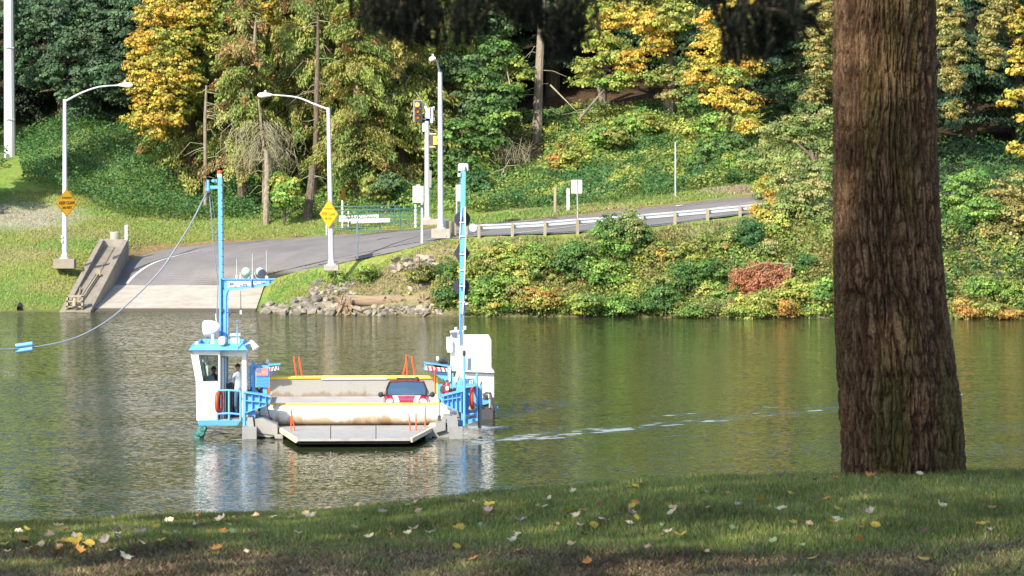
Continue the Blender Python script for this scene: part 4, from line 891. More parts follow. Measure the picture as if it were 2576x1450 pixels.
# bare trunks, snags and fallen poles
def stem(name, label, pts, r, bark='bark', cat="tree", group=None, twigs=0, seed=0):
    P = [W(*p) for p in pts]
    if name == 'bare_tree': P = [g_at(pts[0][0], pts[0][2]) - Vector((0, 0, .3))] + P[1:] if g_at(pts[0][0], pts[0][2]).z < P[1].z - .5 else P
    t = empty(name, P[0], label, cat, group); mb = MB(); mb.tube(P, r, 9); mb.build("trunk", M[bark], t)
    if twigs:
        rr = random.Random(seed); tw = MB()
        for i in range(twigs):
            u = rr.uniform(.15, .98) * (len(P) - 1); k = int(u); s = P[k].lerp(P[min(k + 1, len(P) - 1)], u - k); sg = rr.choice((-1, 1)); L = rr.uniform(.5, 1.9)
            tw.tube([s, s + Vector((sg * L * .5, rr.uniform(-.4, 0), rr.uniform(-.3, .2))), s + Vector((sg * L, rr.uniform(-.6, 0), rr.uniform(-.9, -.1)))], [.03, .02, .008], 4)
        tw.build("branch", M['mossy'], t)
    return t
stem("bare_tree", "bare sunlit trunk standing in the shaded gap", [(1350, 272, 256), (1356, 180, 256), (1362, 60, 257), (1366, -80, 258)], [.36, .28, .24, .2], 'barkpale', twigs=12, seed=1)
stem("bare_tree", "dim trunk left of the sunlit one", [(1262, 300, 264), (1264, 150, 264), (1262, -60, 264)], [.3, .26, .24])
stem("bare_tree", "thin bare trunk left of the mossy twigs", [(517, 430, 246), (516, 300, 246), (519, 215, 246)], [.13, .11, .07], 'barkpale', twigs=14, seed=2)
stem("dead_snag", "broken top of a dead trunk above the cedars", [(638, 140, 246), (641, 90, 246), (644, 40, 246)], [.14, .1, .03], 'barkpale', "dead tree", twigs=3, seed=3)
stem("bare_tree", "dark slender trunk with bare limbs behind the middle lamp", [(792, 330, 247), (797, 230, 247), (800, 120, 248), (800, 40, 248)], [.2, .17, .12, .08], 'bark', twigs=16, seed=4)
stem("bare_tree", "stout dark trunk leaning behind the road edge, left of the middle lamp", [(772, 525, 241), (782, 470, 242), (786, 420, 243)], [.3, .24, .2], 'bark', twigs=4, seed=6)
stem("bare_tree", "grey trunk at the road edge below the mossy twigs", [(668, 520, 241), (672, 450, 242), (670, 380, 243)], [.2, .17, .14], 'barkpale', twigs=6, seed=7)
stem("fallen_pole", "pale fallen pole leaning over the bare slope", [(1458, 300, 252), (1490, 262, 254), (1520, 225, 255)], [.1, .08, .03], 'barkpale', "fallen tree", twigs=4, seed=8)
stem("fallen_log", "fallen trunk lying under the tree at the right edge", [(2432, 640, 216), (2500, 668, 216), (2590, 696, 216)], [.3, .27, .25], 'barkpale', "fallen tree")
stem("dead_branch", "long bare branch arching down left of the sunlit trunk", [(1272, 160, 254), (1290, 250, 252), (1320, 330, 250)], [.05, .035, .015], 'mossy', "branch")
stem("dead_branch", "long bare branch arching out right of the sunlit trunk", [(1385, 215, 255), (1420, 250, 253), (1452, 282, 252)], [.06, .04, .015], 'mossy', "branch")
stem("tree_stump", "forked pale stump on the bare earth bank", [(1262, 442, 246), (1270, 425, 246), (1280, 405, 246)], [.07, .06, .03], 'barkpale', "stump", twigs=3, seed=5)
def mossy_twigs():
    rng = random.Random(14); c = W(665, 385, 244.5); t = empty("mossy_tree", g_at(665, 244.5), "pale tangle of mossy bare twigs hanging left of the middle lamp", "dead tree")
    mb = MB(); mb.tube([g_at(665, 244.5), c, W(650, 250, 245)], [.16, .12, .05], 7); mb.build("trunk", M['barkpale'], t)
    tw = MB()
    for i in range(230):
        px = rng.gauss(662, 34); py = rng.uniform(300, 400); s = W(px, py, 244 + rng.uniform(-.8, .8)); sg = 1 if px > 660 else -1; L = rng.uniform(.5, 1.9)
        m = s + Vector((sg * L * rng.uniform(.05, .5), rng.uniform(-.3, .2), -L * .35)); e = s + Vector((sg * L * rng.uniform(.0, .6), rng.uniform(-.3, .2), -L))
        tw.tube([s, m, e], [.022, .017, .008], 3, False)
        for q in range(3):
            b = m.lerp(e, rng.random()); tw.tube([b, b + Vector((rng.uniform(-.25, .25), 0, rng.uniform(-.35, .05)))], [.012, .006], 3, False)
    tw.build("twig", M['mossy'], t)
mossy_twigs()

# ground cover masses
def cover(name, label, n, region, height, leaf, pals, seed, cat="undergrowth", asp=.8, lump=.9, droop=None, mat='leaf', nm=.6):
    """region(px,py,x,y,z)->mask; leaves spread through a lumpy layer standing on the ground"""
    rng = np.random.default_rng(seed); m = n * 5
    x = rng.uniform(-45, 45, m); y = rng.uniform(209, 275, m); z = gz(x, y); px = x / y * F + CX; py = HY + (H - z) / y * F
    ok = region(px, py, x, y, z) & (z > -.3); x, y, z = x[ok][:n], y[ok][:n], z[ok][:n]; px = px[ok][:n]; k = len(x)
    l = fbm(x * lump, y * lump + 4); hh = height * (.25 + 1.5 * np.clip(l - .25, 0, 1)); u = rng.random(k) ** .45
    P = np.stack([x, y, z + hh * u], 1)
    e = .35; dx = (fbm((x + e) * lump, y * lump + 4) - l) / e * height * 1.5; dy = (fbm(x * lump, (y + e) * lump + 4) - l) / e * height * 1.5
    N = np.stack([-dx, -dy - .35, np.full(k, .8)], 1)
    sel = fbm(x * .45 + seed, y * .45); C = np.zeros((k, 3)); q = np.linspace(.36, .64, len(pals) + 1)[1:-1] if len(pals) > 1 else []
    idx = np.searchsorted(q, sel + rng.normal(0, .035, k)) if len(pals) > 1 else np.zeros(k, int)
    for i, pk in enumerate(pals): mm = idx == i; C[mm] = pal_pick(pk, int(mm.sum()), rng)
    V, Fq, C = leaf_quads(P, N, leaf, asp, C, rng, droop, nm)
    return tag(mesh_np(name, V, Fq, C, M[mat]), label, cat, kind='stuff')
offroad = lambda x, y: (y > np.interp(x, [RF[i][0] for i in range(0, len(RF))], [RF[i][1] for i in range(0, len(RF))]) + 2.0)
RFx = [p[0] for p in RF]; RFy = [p[1] for p in RF]; srt = np.argsort(RFx); RFx = np.array(RFx)[srt]; RFy = np.array(RFy)[srt]
RNx = np.array([p[0] for p in RN]); RNy = np.array([p[1] for p in RN]); s2 = np.argsort(RNx); RNx = RNx[s2]; RNy = RNy[s2]
far_y = lambda x: np.interp(x, RFx, RFy); near_y = lambda x: np.interp(x, RNx, RNy)
cover("ivy", "dense green ivy and brambles smothering the mound on the left", 150000,
      lambda px, py, x, y, z: (px > 70 + (y - 246) * -2) & (px < 640) & (y > 243.5 + np.clip(300 - px, 0, 300) * .035) & (y < 266), 1.5, .15, ['ivy', 'green', 'ivy', 'ivy'], 51, "ivy", lump=.45)
cover("undergrowth", "green undergrowth with yellowing brambles behind the cedars and the gate", 75000,
      lambda px, py, x, y, z: (px > 560) & (px < 1250) & (y > far_y(x) + 5.5 + 2 * fbm(x * .4, y * 0)) & (y < 256), 1.3, .16, ['ivy', 'green', 'ivy', 'olive', 'bright'], 52, lump=.6)
cover("hillside_ferns", "light green ferns and brambles covering the slope behind the far road", 170000,
      lambda px, py, x, y, z: (px > 1180) & (px < 2160) & (y > far_y(x) + 5.5 + 2.2 * fbm(x * .4 + 3, y * 0)) & (y < 262) & ~((np.abs(px - 1300) < 70) & (py > 320) & (py < 430) & (fbm(x, y) > .4)) & ~((px > 1380) & (px < 1640) & (py < 282)), 1.25, .165, ['ivy', 'green', 'olive', 'bright', 'olive', 'ygreen'], 53, lump=.55)
cover("tall_grass", "tall light green grass on the verge above the far road", 30000,
      lambda px, py, x, y, z: (px > 1320) & (px < 1700) & (y > far_y(x) + 3.2) & (y < far_y(x) + 7), .95, .34, ['tallgrass'], 54, "grass", asp=.12, droop=[0, 0, 1.5])
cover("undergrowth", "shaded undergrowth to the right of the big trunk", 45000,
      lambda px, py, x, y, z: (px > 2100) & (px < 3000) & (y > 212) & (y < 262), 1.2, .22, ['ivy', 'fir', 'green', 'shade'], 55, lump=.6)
cover("undergrowth", "undergrowth on the far bank left of the view", 14000,
      lambda px, py, x, y, z: (px < 20) & (px > -900) & (y > 256) & (y < 272), 1.3, .28, ['ivy', 'green'], 56, lump=.6)
cover("bank_brambles", "mixed green, yellow and russet brambles matting the bank above the water", 290000,
      lambda px, py, x, y, z: (px > 1150) & (px < 3200) & (y < near_y(x) - 2.0 - 1.0 * fbm(x * .7, y * 0)) & (z > -.1), 1.1, .15, ['green', 'mixbank', 'bright', 'ygreen', 'olive', 'mixbank', 'bright', 'olivebrown'], 57, "brambles", lump=.75)
cover("rocky_bank_weeds", "thin dry grass and weeds between the stones of the left bank", 14000,
      lambda px, py, x, y, z: (px > 740) & (px < 1190) & (y < 217.6) & (z > .5) & (fbm(x * .8, y * .8) > .45), .5, .17, ['drygrass', 'olive', 'ygreen', 'bright', 'drygrass'], 58, "weeds", lump=1.2)
# distinct shrubs on the bank
def shrub(label, px, py, rx, ry, D, pal, seed, leaf=.17, clump=.34, dens=64, droop=None, name="shrub", mat='leaf', n=7, group="shrubs on the river bank"):
    rng = np.random.default_rng(seed); bl = []; k_ = 1.25 if D < 217 and py > 590 else 1.1; rx *= k_; ry *= k_; D -= .35 if D < 217 else 0
    for i in range(n):
        a = rng.uniform(0, 2 * np.pi); q = rng.uniform(.1, .55); pk = pal if isinstance(pal, str) else pal[i % len(pal)]
        bl.append((px + math.cos(a) * rx * q, py + math.sin(a) * ry * q, rx * rng.uniform(.45, .62), ry * rng.uniform(.45, .62), D + rng.uniform(-.5, .5), pk))
    b = g_at(px, D); t = empty(name, b, label, "shrub", group); B = [pxblob(*q) for q in bl]
    mb = MB()
    for q in B: mb.tube([b - Vector((0, 0, .2)), b.lerp(Vector(q[:3]), .5) + Vector((.1, 0, 0)), Vector(q[:3])], [.03, .022, .01], 4)
    mb.build("stem", M['bark'], t)
    V, Fq, C = crown_arrays(B, rng, leaf, .75, dens, clump, droop); mesh_np("crown", V, Fq, C, M[mat], t, org(t)); return t
SH = [
 ("leafy shrub with white tipped leaves reaching up to the guardrail", 1570, 610, 60, 70, 214.8, ['bright', 'green', 'alder'], .16),
 ("bright green shrub below the left half of the guardrail", 1440, 660, 55, 45, 214.3, 'green', .17),
 ("bright green shrub in the middle of the bank", 1530, 690, 50, 45, 213.8, 'bright', .17),
 ("yellow and russet shrub at the water, left of the dark hollow", 1360, 745, 75, 48, 212.6, ['orange', 'ygreen', 'olivebrown', 'ygreen'], .15),
 ("yellow green shrub beside the ferry mast", 1250, 660, 55, 50, 214.3, ['ygreen', 'mixbank'], .17),
 ("green shrub at the water beside the ferry mast", 1240, 745, 50, 45, 212.8, ['bright', 'ygreen'], .17),
 ("small yellow shrub below the shrub with white tips", 1590, 745, 45, 40, 212.8, ['ygreen', 'olive'], .16),
 ("yellow orange shrub below the middle of the guardrail", 1690, 655, 60, 45, 214.4, ['olive', 'orange', 'ygreen'], .17),
 ("rounded mid green shrub left of the red dead branch", 1720, 700, 50, 42, 213.4, 'green', .16),
 ("large fresh green shrub dipping to the water", 1655, 765, 60, 38, 211.9, 'green', .17),
 ("pale green shrub above the water", 1690, 725, 45, 35, 212.8, ['green', 'alder'], .15),
 ("dark green ivy mound right of the guardrail end", 1875, 600, 50, 52, 215.2, 'ivy', .17),
 ("yellow green brambles right of the pale shrub", 1800, 735, 45, 42, 212.8, ['bright', 'lime'], .16),
 ("lime yellow shrub under the red dead branch", 1920, 760, 60, 34, 211.8, ['lime', 'ygreen'], .17),
 ("lime yellow shrub left of the big trunk at the water", 2010, 740, 55, 40, 212.0, ['lime', 'ygreen'], .17),
 ("orange yellow shrub at the water near the trunk", 1985, 780, 34, 20, 210.9, ['orange', 'gold'], .14),
 ("green shrub touching the left edge of the trunk", 2075, 745, 40, 42, 211.8, ['bright', 'lime'], .17),
 ("dark green shrub behind the red dead branch", 2010, 680, 50, 40, 214.0, 'green', .18),
 ("olive shrub beneath the guardrail's right end", 1790, 620, 50, 36, 215.0, ['olive', 'ygreen', 'mixbank'], .17),
 ("orange shrub at the water right of the trunk", 2430, 780, 50, 22, 210.0, 'orange', .14),
 ("rusty orange shrub at the right edge of the far bank", 2520, 785, 50, 20, 209.6, ['orange', 'lime'], .14),
 ("bright green shrub above the orange ones at the right", 2480, 735, 55, 35, 211.4, 'bright', .16),
 ("yellow green shrub at the right edge above the water", 2560, 740, 45, 35, 211.2, ['ygreen', 'bright'], .16),
 ("green shrub behind the trunk at the water", 2300, 745, 90, 45, 211.6, 'green', .18),
 ("bright green shrub halfway between the ferry mast and the white tipped shrub", 1345, 655, 48, 36, 214.4, ['bright', 'ygreen'], .17),
 ("low yellow green shrub on the waterline beside the dark hollow", 1465, 770, 50, 24, 211.6, ['ygreen', 'bright'], .16),
 ("russet bramble clump high on the bank under the guardrail middle", 1630, 640, 36, 26, 214.8, ['orange', 'ygreen', 'olive'], .16),
 ("fresh green shrub between the pale shrub and the red dead branch", 1790, 690, 40, 34, 213.3, ['bright', 'green'], .17),
 ("yellow green shrub hanging over the water left of the orange one", 1880, 785, 45, 20, 210.8, ['ygreen', 'lime'], .15),
 ("green shrub above the red dead branch", 1930, 640, 45, 30, 214.4, ['green', 'alder'], .17),
 ("grassy green shrub at the water below the pale shrub", 1745, 780, 45, 20, 211.0, ['olive', 'bright'], .15),
 ("leafy green shrub low on the bank left of the large fresh green one", 1555, 770, 40, 26, 211.6, ['bright', 'green'], .16),
 ("tall yellow green shrub just right of the ferry mast", 1300, 700, 45, 45, 213.2, ['lime', 'ygreen', 'bright'], .17),
 ("green weeds at the top of the stone bank", 920, 690, 34, 18, 216.6, ['ygreen', 'bright'], .14),
 ("leafy weeds left of the stones", 850, 700, 30, 18, 217.4, ['bright', 'lime'], .13),
 ("green brambles right of the stones", 1130, 745, 45, 36, 213.2, ['green', 'olive'], .16),
 ("tall green brambles above the log", 1140, 690, 38, 40, 214.6, ['ygreen', 'green'], .16),
 ("dry tan brush above the log", 1060, 690, 40, 26, 215.0, ['drygrass', 'olive'], .14),
 ("leafy yellow maple sapling at the road edge left of the lamp", 715, 480, 30, 50, 240, ['bright', 'ygreen'], .24),
 ("bushy green sapling behind the gates", 960, 470, 60, 35, 240, ['olive', 'green', 'firmid'], .24),
 ("green shrub between the traffic signal and the mast", 1200, 470, 50, 45, 243, 'ivy', .22),
 ("fern clump with yellow fronds above the tall grass", 1430, 400, 50, 45, 246, ['ygreen', 'orange', 'olive'], .22),
 ("fern clump on the middle of the slope", 1600, 320, 60, 38, 251, ['bright', 'ygreen'], .26),
 ("pale fern clump on the slope above the tall pole", 1530, 345, 50, 34, 249, ['bright', 'olive'], .26),
 ("dark leafy shrub right of the tall thin pole", 1770, 440, 55, 40, 239, ['ivy', 'green'], .22),
 ("yellow tipped shrub behind the road end", 1850, 430, 40, 50, 237, ['bright', 'ygreen', 'green'], .2),
]
for i, (lab, px, py, rx, ry, D, pal, lf) in enumerate(SH): shrub(lab, px, py, rx, ry, D, pal, 100 + i, leaf=lf * .8, clump=.30 + lf * .6, dens=95)
def red_branch():
    t = empty("dead_cedar_branch", W(1930, 700, 212.6), "rusty red dead cedar branch lying across the bank shrubs", "dead branch"); rng = np.random.default_rng(5)
    mb = MB(); Ps, Ds = [], []
    for (a, b) in [((1990, 665), (1850, 685)), ((1985, 668), (1870, 735)), ((1960, 665), (1880, 745)), ((1975, 680), (1925, 735)), ((1985, 690), (1962, 735)), ((1900, 668), (1845, 715)), ((1950, 670), (1900, 700)), ((1992, 665), (1985, 722))]:
        A, B = W(*a, 212.3), W(*b, 211.5); m = A.lerp(B, .5) + Vector((0, -.2, .3)); mb.tube([A, m, B], [.05, .03, .01], 5)
        for k in range(26):
            u = rng.uniform(.15, 1); p = A * (1 - u) ** 2 + m * 2 * u * (1 - u) + B * u * u; dr = Vector((-.55 + rng.normal(0, .3), rng.normal(0, .3), -.75)).normalized(); L = rng.uniform(.35, .75)
            n = 40; q = rng.random(n); P = np.array(p) + np.outer(q, np.array(dr)) * L + rng.normal(0, .055, (n, 3)); Ps.append(P); Ds.append(np.tile(np.array(dr), (n, 1)))
    B_ = [pxblob(*q) for q in ((1862, 690, 26, 20, 211.9, 'rust'), (1895, 676, 28, 18, 212.1, 'rust'), (1935, 680, 30, 20, 211.9, 'rust'), (1970, 695, 24, 24, 211.9, 'rust'), (1915, 712, 30, 22, 211.6, 'rust'), (1885, 735, 24, 18, 211.3, 'rust'), (1945, 722, 22, 18, 211.6, 'rust'), (1872, 712, 22, 16, 211.6, 'rust'))]
    V, Fq, C = crown_arrays(B_, rng, .13, .4, 80, .28, droop=[-.4, 0, -1]); mesh_np("spray", V, Fq, C, M['needle'], t, org(t))
    mb.build("branch", M['mossy'], t); P = np.concatenate(Ps); n = len(P)
    V, Fq, C = leaf_quads(P, np.tile([0, -.6, .6], (n, 1)), np.full(n, .14), .4, pal_pick('rust', n, rng), rng, np.concatenate(Ds) * 2, .5); mesh_np("foliage", V, Fq, C, M['needle'], t, org(t))
red_branch()
# bare brush in the dark hollows
def brush(label, px, py, D, n, seed, w=40, h=30):
    rr = random.Random(seed); t = empty("dry_brush", g_at(px, D), label, "brush"); mb = MB()
    for i in range(n):
        a = W(px + rr.uniform(-w, w), py + rr.uniform(0, h), D + rr.uniform(-.5, .5)); L = rr.uniform(.3, 1.1); d = Vector((rr.uniform(-.6, .6), rr.uniform(-.5, .1), rr.uniform(.2, 1))).normalized() * L
        mb.tube([a, a + d * .5 + Vector((0, 0, .05)), a + d + Vector((rr.uniform(-.1, .1), 0, -.1 * L))], [.016, .012, .005], 3, False)
    mb.build("twig", M['mossy'], t)
brush("bare grey twigs in the dark hollow beside the ferry mast", 1290, 730, 212.9, 120, 1); brush("bare twigs at the foot of the bank, middle", 1490, 765, 212.0, 90, 2)
brush("brown brush pile on the earth bank behind the sign posts", 1290, 375, 248, 150, 3, 45, 40); brush("pale twigs along the waterline left of the lime shrub", 1800, 778, 211.2, 60, 4, 50, 10)

# riprap and the stranded log
def rock_mesh(seed):
    rr = np.random.default_rng(seed); import bmesh
    bm = bmesh.new(); bmesh.ops.create_icosphere(bm, subdivisions=2, radius=.5)
    pl = [(v / np.linalg.norm(v), rr.uniform(.2, .38)) for v in rr.normal(0, 1, (13, 3))]
    for v in bm.verts:
        c = np.array(v.co)
        for nrm, d in pl:
            e = c @ nrm - d
            if e > 0: c = c - nrm * e
        v.co = c * np.array([1.3, 1.0, .8]) + rr.normal(0, .008, 3)
    me = bpy.data.meshes.new("rock"); bm.to_mesh(me); bm.free(); return me
def m_rock():
    m, t, b = mk("riprap_stone", (.3, .27, .23), .9); n = noise(t, 3, 6); n2_ = noise(t, 14, 4); oi = nn(t, "ShaderNodeObjectInfo")
    c = ramp(t, oi.outputs["Random"], [(0, (.12, .108, .092)), (.5, (.20, .175, .14)), (1, (.31, .265, .20))])
    c = mix(t, .6, c, ramp(t, n, [(.3, (.2,) * 3), (.7, (.85,) * 3)]), 'SOFT_LIGHT'); c = mix(t, .4, c, ramp(t, n2_, [(.3, (.2,) * 3), (.7, (.85,) * 3)]), 'SOFT_LIGHT')
    t.links.new(c, b.inputs["Base Color"]); bump(t, b, n2_, .4, .05); return m
M['rock'] = m_rock()
RM = [rock_mesh(i) for i in range(10)]
for me in RM: me.materials.append(M['rock'])
def rocks():
    rr = random.Random(17); k = 0; used = []
    zones = [(lambda: (rr.uniform(665, 900), rr.uniform(756, 792), rr.uniform(.35, .95)), 320, "pale riprap stone at the water", 0),
             (lambda: (rr.uniform(890, 1110), rr.uniform(774, 793), rr.uniform(.28, .6)), 240, "small pale waterside stone", 1),
             (lambda: (rr.uniform(780, 890), rr.uniform(708, 756), rr.uniform(.28, .5)), 170, "small grey stone higher on the bank", 2),
             (lambda: (rr.uniform(985, 1105), rr.uniform(650, 690), rr.uniform(.35, .85)), 60, "grey boulder in the upper heap", 3),
             (lambda: (rr.uniform(1030, 1070), rr.uniform(705, 730), rr.uniform(.3, .45)), 6, "grey stone half buried above the log", 4)]
    for fn, n, lab, zi in zones:
        for i in range(n):
            px, py, s = fn(); D = np.arange(211.0, 221, .05); x = (px - CX) / F * D; z = H - (py - HY) / F * D; g = gz(x, D); j = np.where(g >= z)[0]
            if not len(j): continue
            j = j[0]; p = Vector((x[j], D[j], g[j]))
            if zi == 0 and px < 740 and py < 770: continue
            if any((p - q).length < (s + r) * .22 for q, r in used): continue
            used.append((p, s))
            o = bpy.data.objects.new("rock", rr.choice(RM)); COL.objects.link(o); o.location = p + Vector((0, 0, s * .08)); o.scale = (s, s, s); o.rotation_euler = (rr.uniform(-.5, .5), rr.uniform(-.5, .5), rr.uniform(0, 6.28))
            far_ = "near the ramp edge" if px < 740 else "below the middle lamp" if px < 830 else "beside the left root" if px < 905 else "under the middle of the log" if px < 1000 else "towards the right root"
            sz_ = ("big " if s > .72 else "mid sized " if s > .5 else "") if zi == 0 else ("larger " if s > .55 else "") if zi == 3 else ""
            tag(o, f"{sz_}{lab}, {far_}", "rock", "stones along the river bank")
rocks()
def log():
    a, b = W(872, 758, 213.9), W(1075, 756, 213.9); t = empty("drift_log", a, "long stranded log lying on the stones with broken root ends", "log")
    mb = MB(); P = [a.lerp(b, i / 8) + Vector((0, .03 * math.sin(i * 2), .03 * math.sin(i * 1.7))) for i in range(9)]; mb.tube(P, [.33, .32, .3, .31, .29, .3, .28, .27, .25], 16); mb.build("trunk", M['logwood'], t, smooth=True)
    for c, n, sd, w in ((W(868, 770, 213.3), 44, 3, .5), (W(1062, 766, 213.4), 34, 5, .55)):
        rr = random.Random(sd); rt = MB()
        for i in range(n):
            d = Vector((rr.gauss(0, .7) * w, rr.uniform(-.5, .2), min(.5, rr.gauss(0, .5)))) * rr.uniform(.5, 1.1); s = c + Vector((rr.uniform(-.3, .3), 0, rr.uniform(-.4, .3)))
            rt.tube([s, s + d * .5 + Vector((rr.uniform(-.1, .1), 0, rr.uniform(-.1, .1))), s + d], [rr.uniform(.07, .14), .07, .02], 6)
        rt.build("root", M['logwood'], t)
log()
# ------------------------------------------------------------------ far bank street furniture
def text(body, size, loc, rz, mat, parent, name="lettering", sx=1.0, ext=.002, local=False):
    c = bpy.data.curves.new(name, 'FONT'); c.body = body; c.size = size; c.align_x = 'CENTER'; c.align_y = 'CENTER'; c.extrude = ext; c.offset = size * .012
    o = bpy.data.objects.new(name, c); COL.objects.link(o); o.parent = parent; o.location = Vector(loc) - (Vector((0, 0, 0)) if local else org(parent)); o.rotation_euler = (math.radians(90), 0, rz); c.materials.append(mat)
    bpy.context.view_layer.update(); me = bpy.data.meshes.new_from_object(o); bpy.data.objects.remove(o); bpy.data.curves.remove(c)
    o = bpy.data.objects.new(name, me); COL.objects.link(o); o.parent = parent; o.location = Vector(loc) - (Vector((0, 0, 0)) if local else org(parent)); o.rotation_euler = (math.radians(90), 0, rz)
    o.scale = (sx, 1, 1); ORG[o.name] = org(parent); return o
def lamp_post(base, ytop, arm, head, head_end, label, sign=None, blk=(0.9, .9, .5), rr=(.155, .105), hd=0, basecol='conc'):
    b = W(*base); D = base[2]; s = F / D
    t = empty("street_lamp", b, label, "street lamp"); tp = W(base[0] - (base[0] - arm[0][0]), ytop, D)
    mb = MB(); mb.tube([b + Vector((0, 0, .05)), tp], list(rr), 16); mb.lathe(b + Vector((0, 0, .0)), (0, 0, 1), [(0, .3), (.05, .3), (.10, .2), (.3, rr[0] + .02)], 16)
    mb.build("pole", M['polesteel'], t, smooth=True)
    A = [W(px, py, D + dd) for px, py, dd in arm]; mb = MB(); mb.tube([Vector(p) for p in catmull(A, 5)], [.065 - .025 * i / (5 * (len(A) - 1)) for i in range(5 * (len(A) - 1) + 1)], 10); mb.build("arm", M['polesteel'], t, smooth=True)
    h0, h1 = W(head[0], head[1], D + hd), W(head_end[0], head_end[1], D + hd * 1.0 + (.5 if hd else 0)); ax = (h1 - h0); L = ax.length
    mb = MB(); mb.lathe(h0, ax, [(0, .05), (.08 * L, .09), (.35 * L, .12), (.6 * L, .15), (.85 * L, .14), (L, .05)], 14)
    m_ = h0.lerp(h1, .45) + Vector((0, 0, .13)); mb.lathe(m_, (0, 0, 1), [(0, .05), (.12, .05), (.14, .02)], 8)
    hh = mb.build("lamp_head", M['white'], t, smooth=True)
    mb = MB(); mb.box(b + Vector((0, 0, -blk[2] / 2 + .02)), blk); mb.build("base", M[basecol], t, bevel=.02)
    if sign:
        (cx, cy, hw, hh_, yaw) = sign; D2 = D - .2; c = W(cx, cy, D2); k = F / D2; hz = hh_ / k; R = Matrix.Rotation(yaw, 3, 'Z')
        mb = MB(); th = .008
        for sc, off, mi in ((1, 0, 0), (.965, -.006, 1), (.93, -.010, 0)):
            mb.cur = mi; q = [c + R @ Vector((0, off, hz * sc)), c + R @ Vector((-hz * sc, off, 0)), c + R @ Vector((0, off, -hz * sc)), c + R @ Vector((hz * sc, off, 0))]
            mb.prism(q, R @ Vector((0, th if off == 0 else .004, 0)))
        sg = mb.build("warning_sign", [M['signyellow'], M['black']], t)
        nv = R @ Vector((0, -.018, 0))
        text("WATERCRAFT", .125, c + nv + Vector((0, 0, hz * .36)), yaw, M['black'], sg, sx=.95); text("KEEP CLEAR", .24, c + nv, yaw, M['black'], sg, sx=.92, ext=.003); text("300 FEET", .19, c + nv + Vector((0, 0, -hz * .33)), yaw, M['black'], sg)
    return t
L1_ = lamp_post((163, 652, 224.5), 250, [(163, 256, 0), (205, 234, 0), (250, 219, 0), (300, 215, 0)], (298, 214), (334, 215), "street lamp on the left grass slope with a shaded diamond sign, arm reaching right",
  sign=(168, 511, 24, 36, math.radians(47)), blk=(1.2, 1.1, .55), basecol='conc_old')
mb = MB(); mb.box(W(156, 596, 224.3), (.1, .12, .14)); mb.box(W(156, 607, 224.3), (.1, .12, .14)); mb.box(W(166, 640, 224.2), (.05, .05, .2)); mb.build("outlet_box", M['white'], L1_)
lamp_post((834, 668, 217.0), 271, [(826, 276, 0), (790, 262, 0), (745, 245, 0), (682, 239, 0)], (684, 239), (648, 240), "street lamp at the ramp bend with a bright yellow diamond sign, arm reaching left",
  sign=(827, 539, 24, 36, math.radians(-47)), blk=(.8, .8, .3))
lamp_post((1109, 577, 219.0), 181, [(1107, 184, 0), (1103, 170, -.4), (1099, 155, -1.2), (1092, 148, -2.0)], (1094, 147), (1083, 150), "tallest grey street lamp beside the guardrail end, its arm pointing to the river", blk=(1.05, .9, .52), rr=(.17, .12), hd=-2.2)
# big steel pole at the left edge
t = empty("steel_pole", W(25, 393, 262), "huge pale tapered steel pole at the left edge of the view", "utility pole"); mb = MB()
mb.tube([W(25, 398, 262), W(22, 0, 262), W(17, -600, 262)], [.40, .33, .24], 12); mb.build("pole", M['polesteel'], t)
mb = MB(); mb.box(W(25, 120, 261.6), (.6, .06, .03)); mb.box(W(25, 300, 261.55), (.66, .06, .03)); mb.build("band", M['galv'], t)
# traffic signal
t = empty("signal_pole", W(1074, 548, 222), "grey signal pole carrying a dark three lens traffic signal left of the tallest lamp", "traffic signal"); D = 222; mb = MB()
mb.tube([W(1075, 552, D), W(1074, 305, D)], [.16, .125], 14); mb.lathe(W(1075, 552, D), (0, 0, 1), [(0, .28), (.06, .28), (.1, .17)], 14); mb.build("pole", M['polesteel'], t, smooth=True)
mb = MB(); mb.prism([W(1062, 553, D - .5), W(1118, 551, D - .5), W(1105, 566, D - .5), W(1060, 567, D - .5)], (0, 1.1, 0)); mb.build("base", M['conc'], t, bevel=.02)
mb = MB(); mb.prism([W(1039.5, 251, D - .3), W(1062, 252, D - .3), W(1062, 307, D - .3), W(1039, 307, D - .3)], (0, .04, 0)); mb.build("backplate", M['greysteel'], t)
mb = MB(); mb.prism([W(1043, 254, D - .42), W(1058, 254, D - .42), W(1058, 304, D - .42), W(1043, 304, D - .42)], (0, .12, 0)); hs = mb.build("signal_housing", M['darksteel'], t)
for i, py in enumerate((263.5, 279, 294.5)):
    c = W(1049.5, py, D - .47); mb = MB(); mb.lathe(c, (0, -1, 0), [(0, .135), (.02, .13), (.04, .08), (.045, .01)], 16); mb.build("signal_lens", M['amber_lit' if i == 0 else 'amber'], t, smooth=True)
    mb = MB(); P = [c + Vector((math.cos(a) * .15, 0, math.sin(a) * .15)) for a in np.linspace(-.3, math.pi + .3, 12)]
    for p, q in zip(P[:-1], P[1:]): mb.add([p, q, q + Vector((0, -.22, 0)), p + Vector((0, -.22, 0))], [(0, 1, 2, 3)])
    mb.build("visor", M['darksteel'], t)
mb = MB(); mb.box(W(1077, 285, D), (.34, .3, .62)); mb.box(W(1086, 290, D), (.16, .3, .9)); mb.box(W(1091, 273, D), (.1, .1, .22)); mb.box(W(1091, 300, D), (.1, .1, .2)); mb.box(W(1065, 300, D), (.3, .06, .06)); mb.box(W(1066, 262, D), (.3, .06, .06)); mb.build("bracket", M['galv'], t)
mb = MB(); mb.lathe(W(1070, 276, D), (0, 0, 1), [(0, .04), (.06, .11), (.13, .12), (.2, .07), (.22, .01)], 12); mb.build("beacon_globe", M['lens'], t, smooth=True)
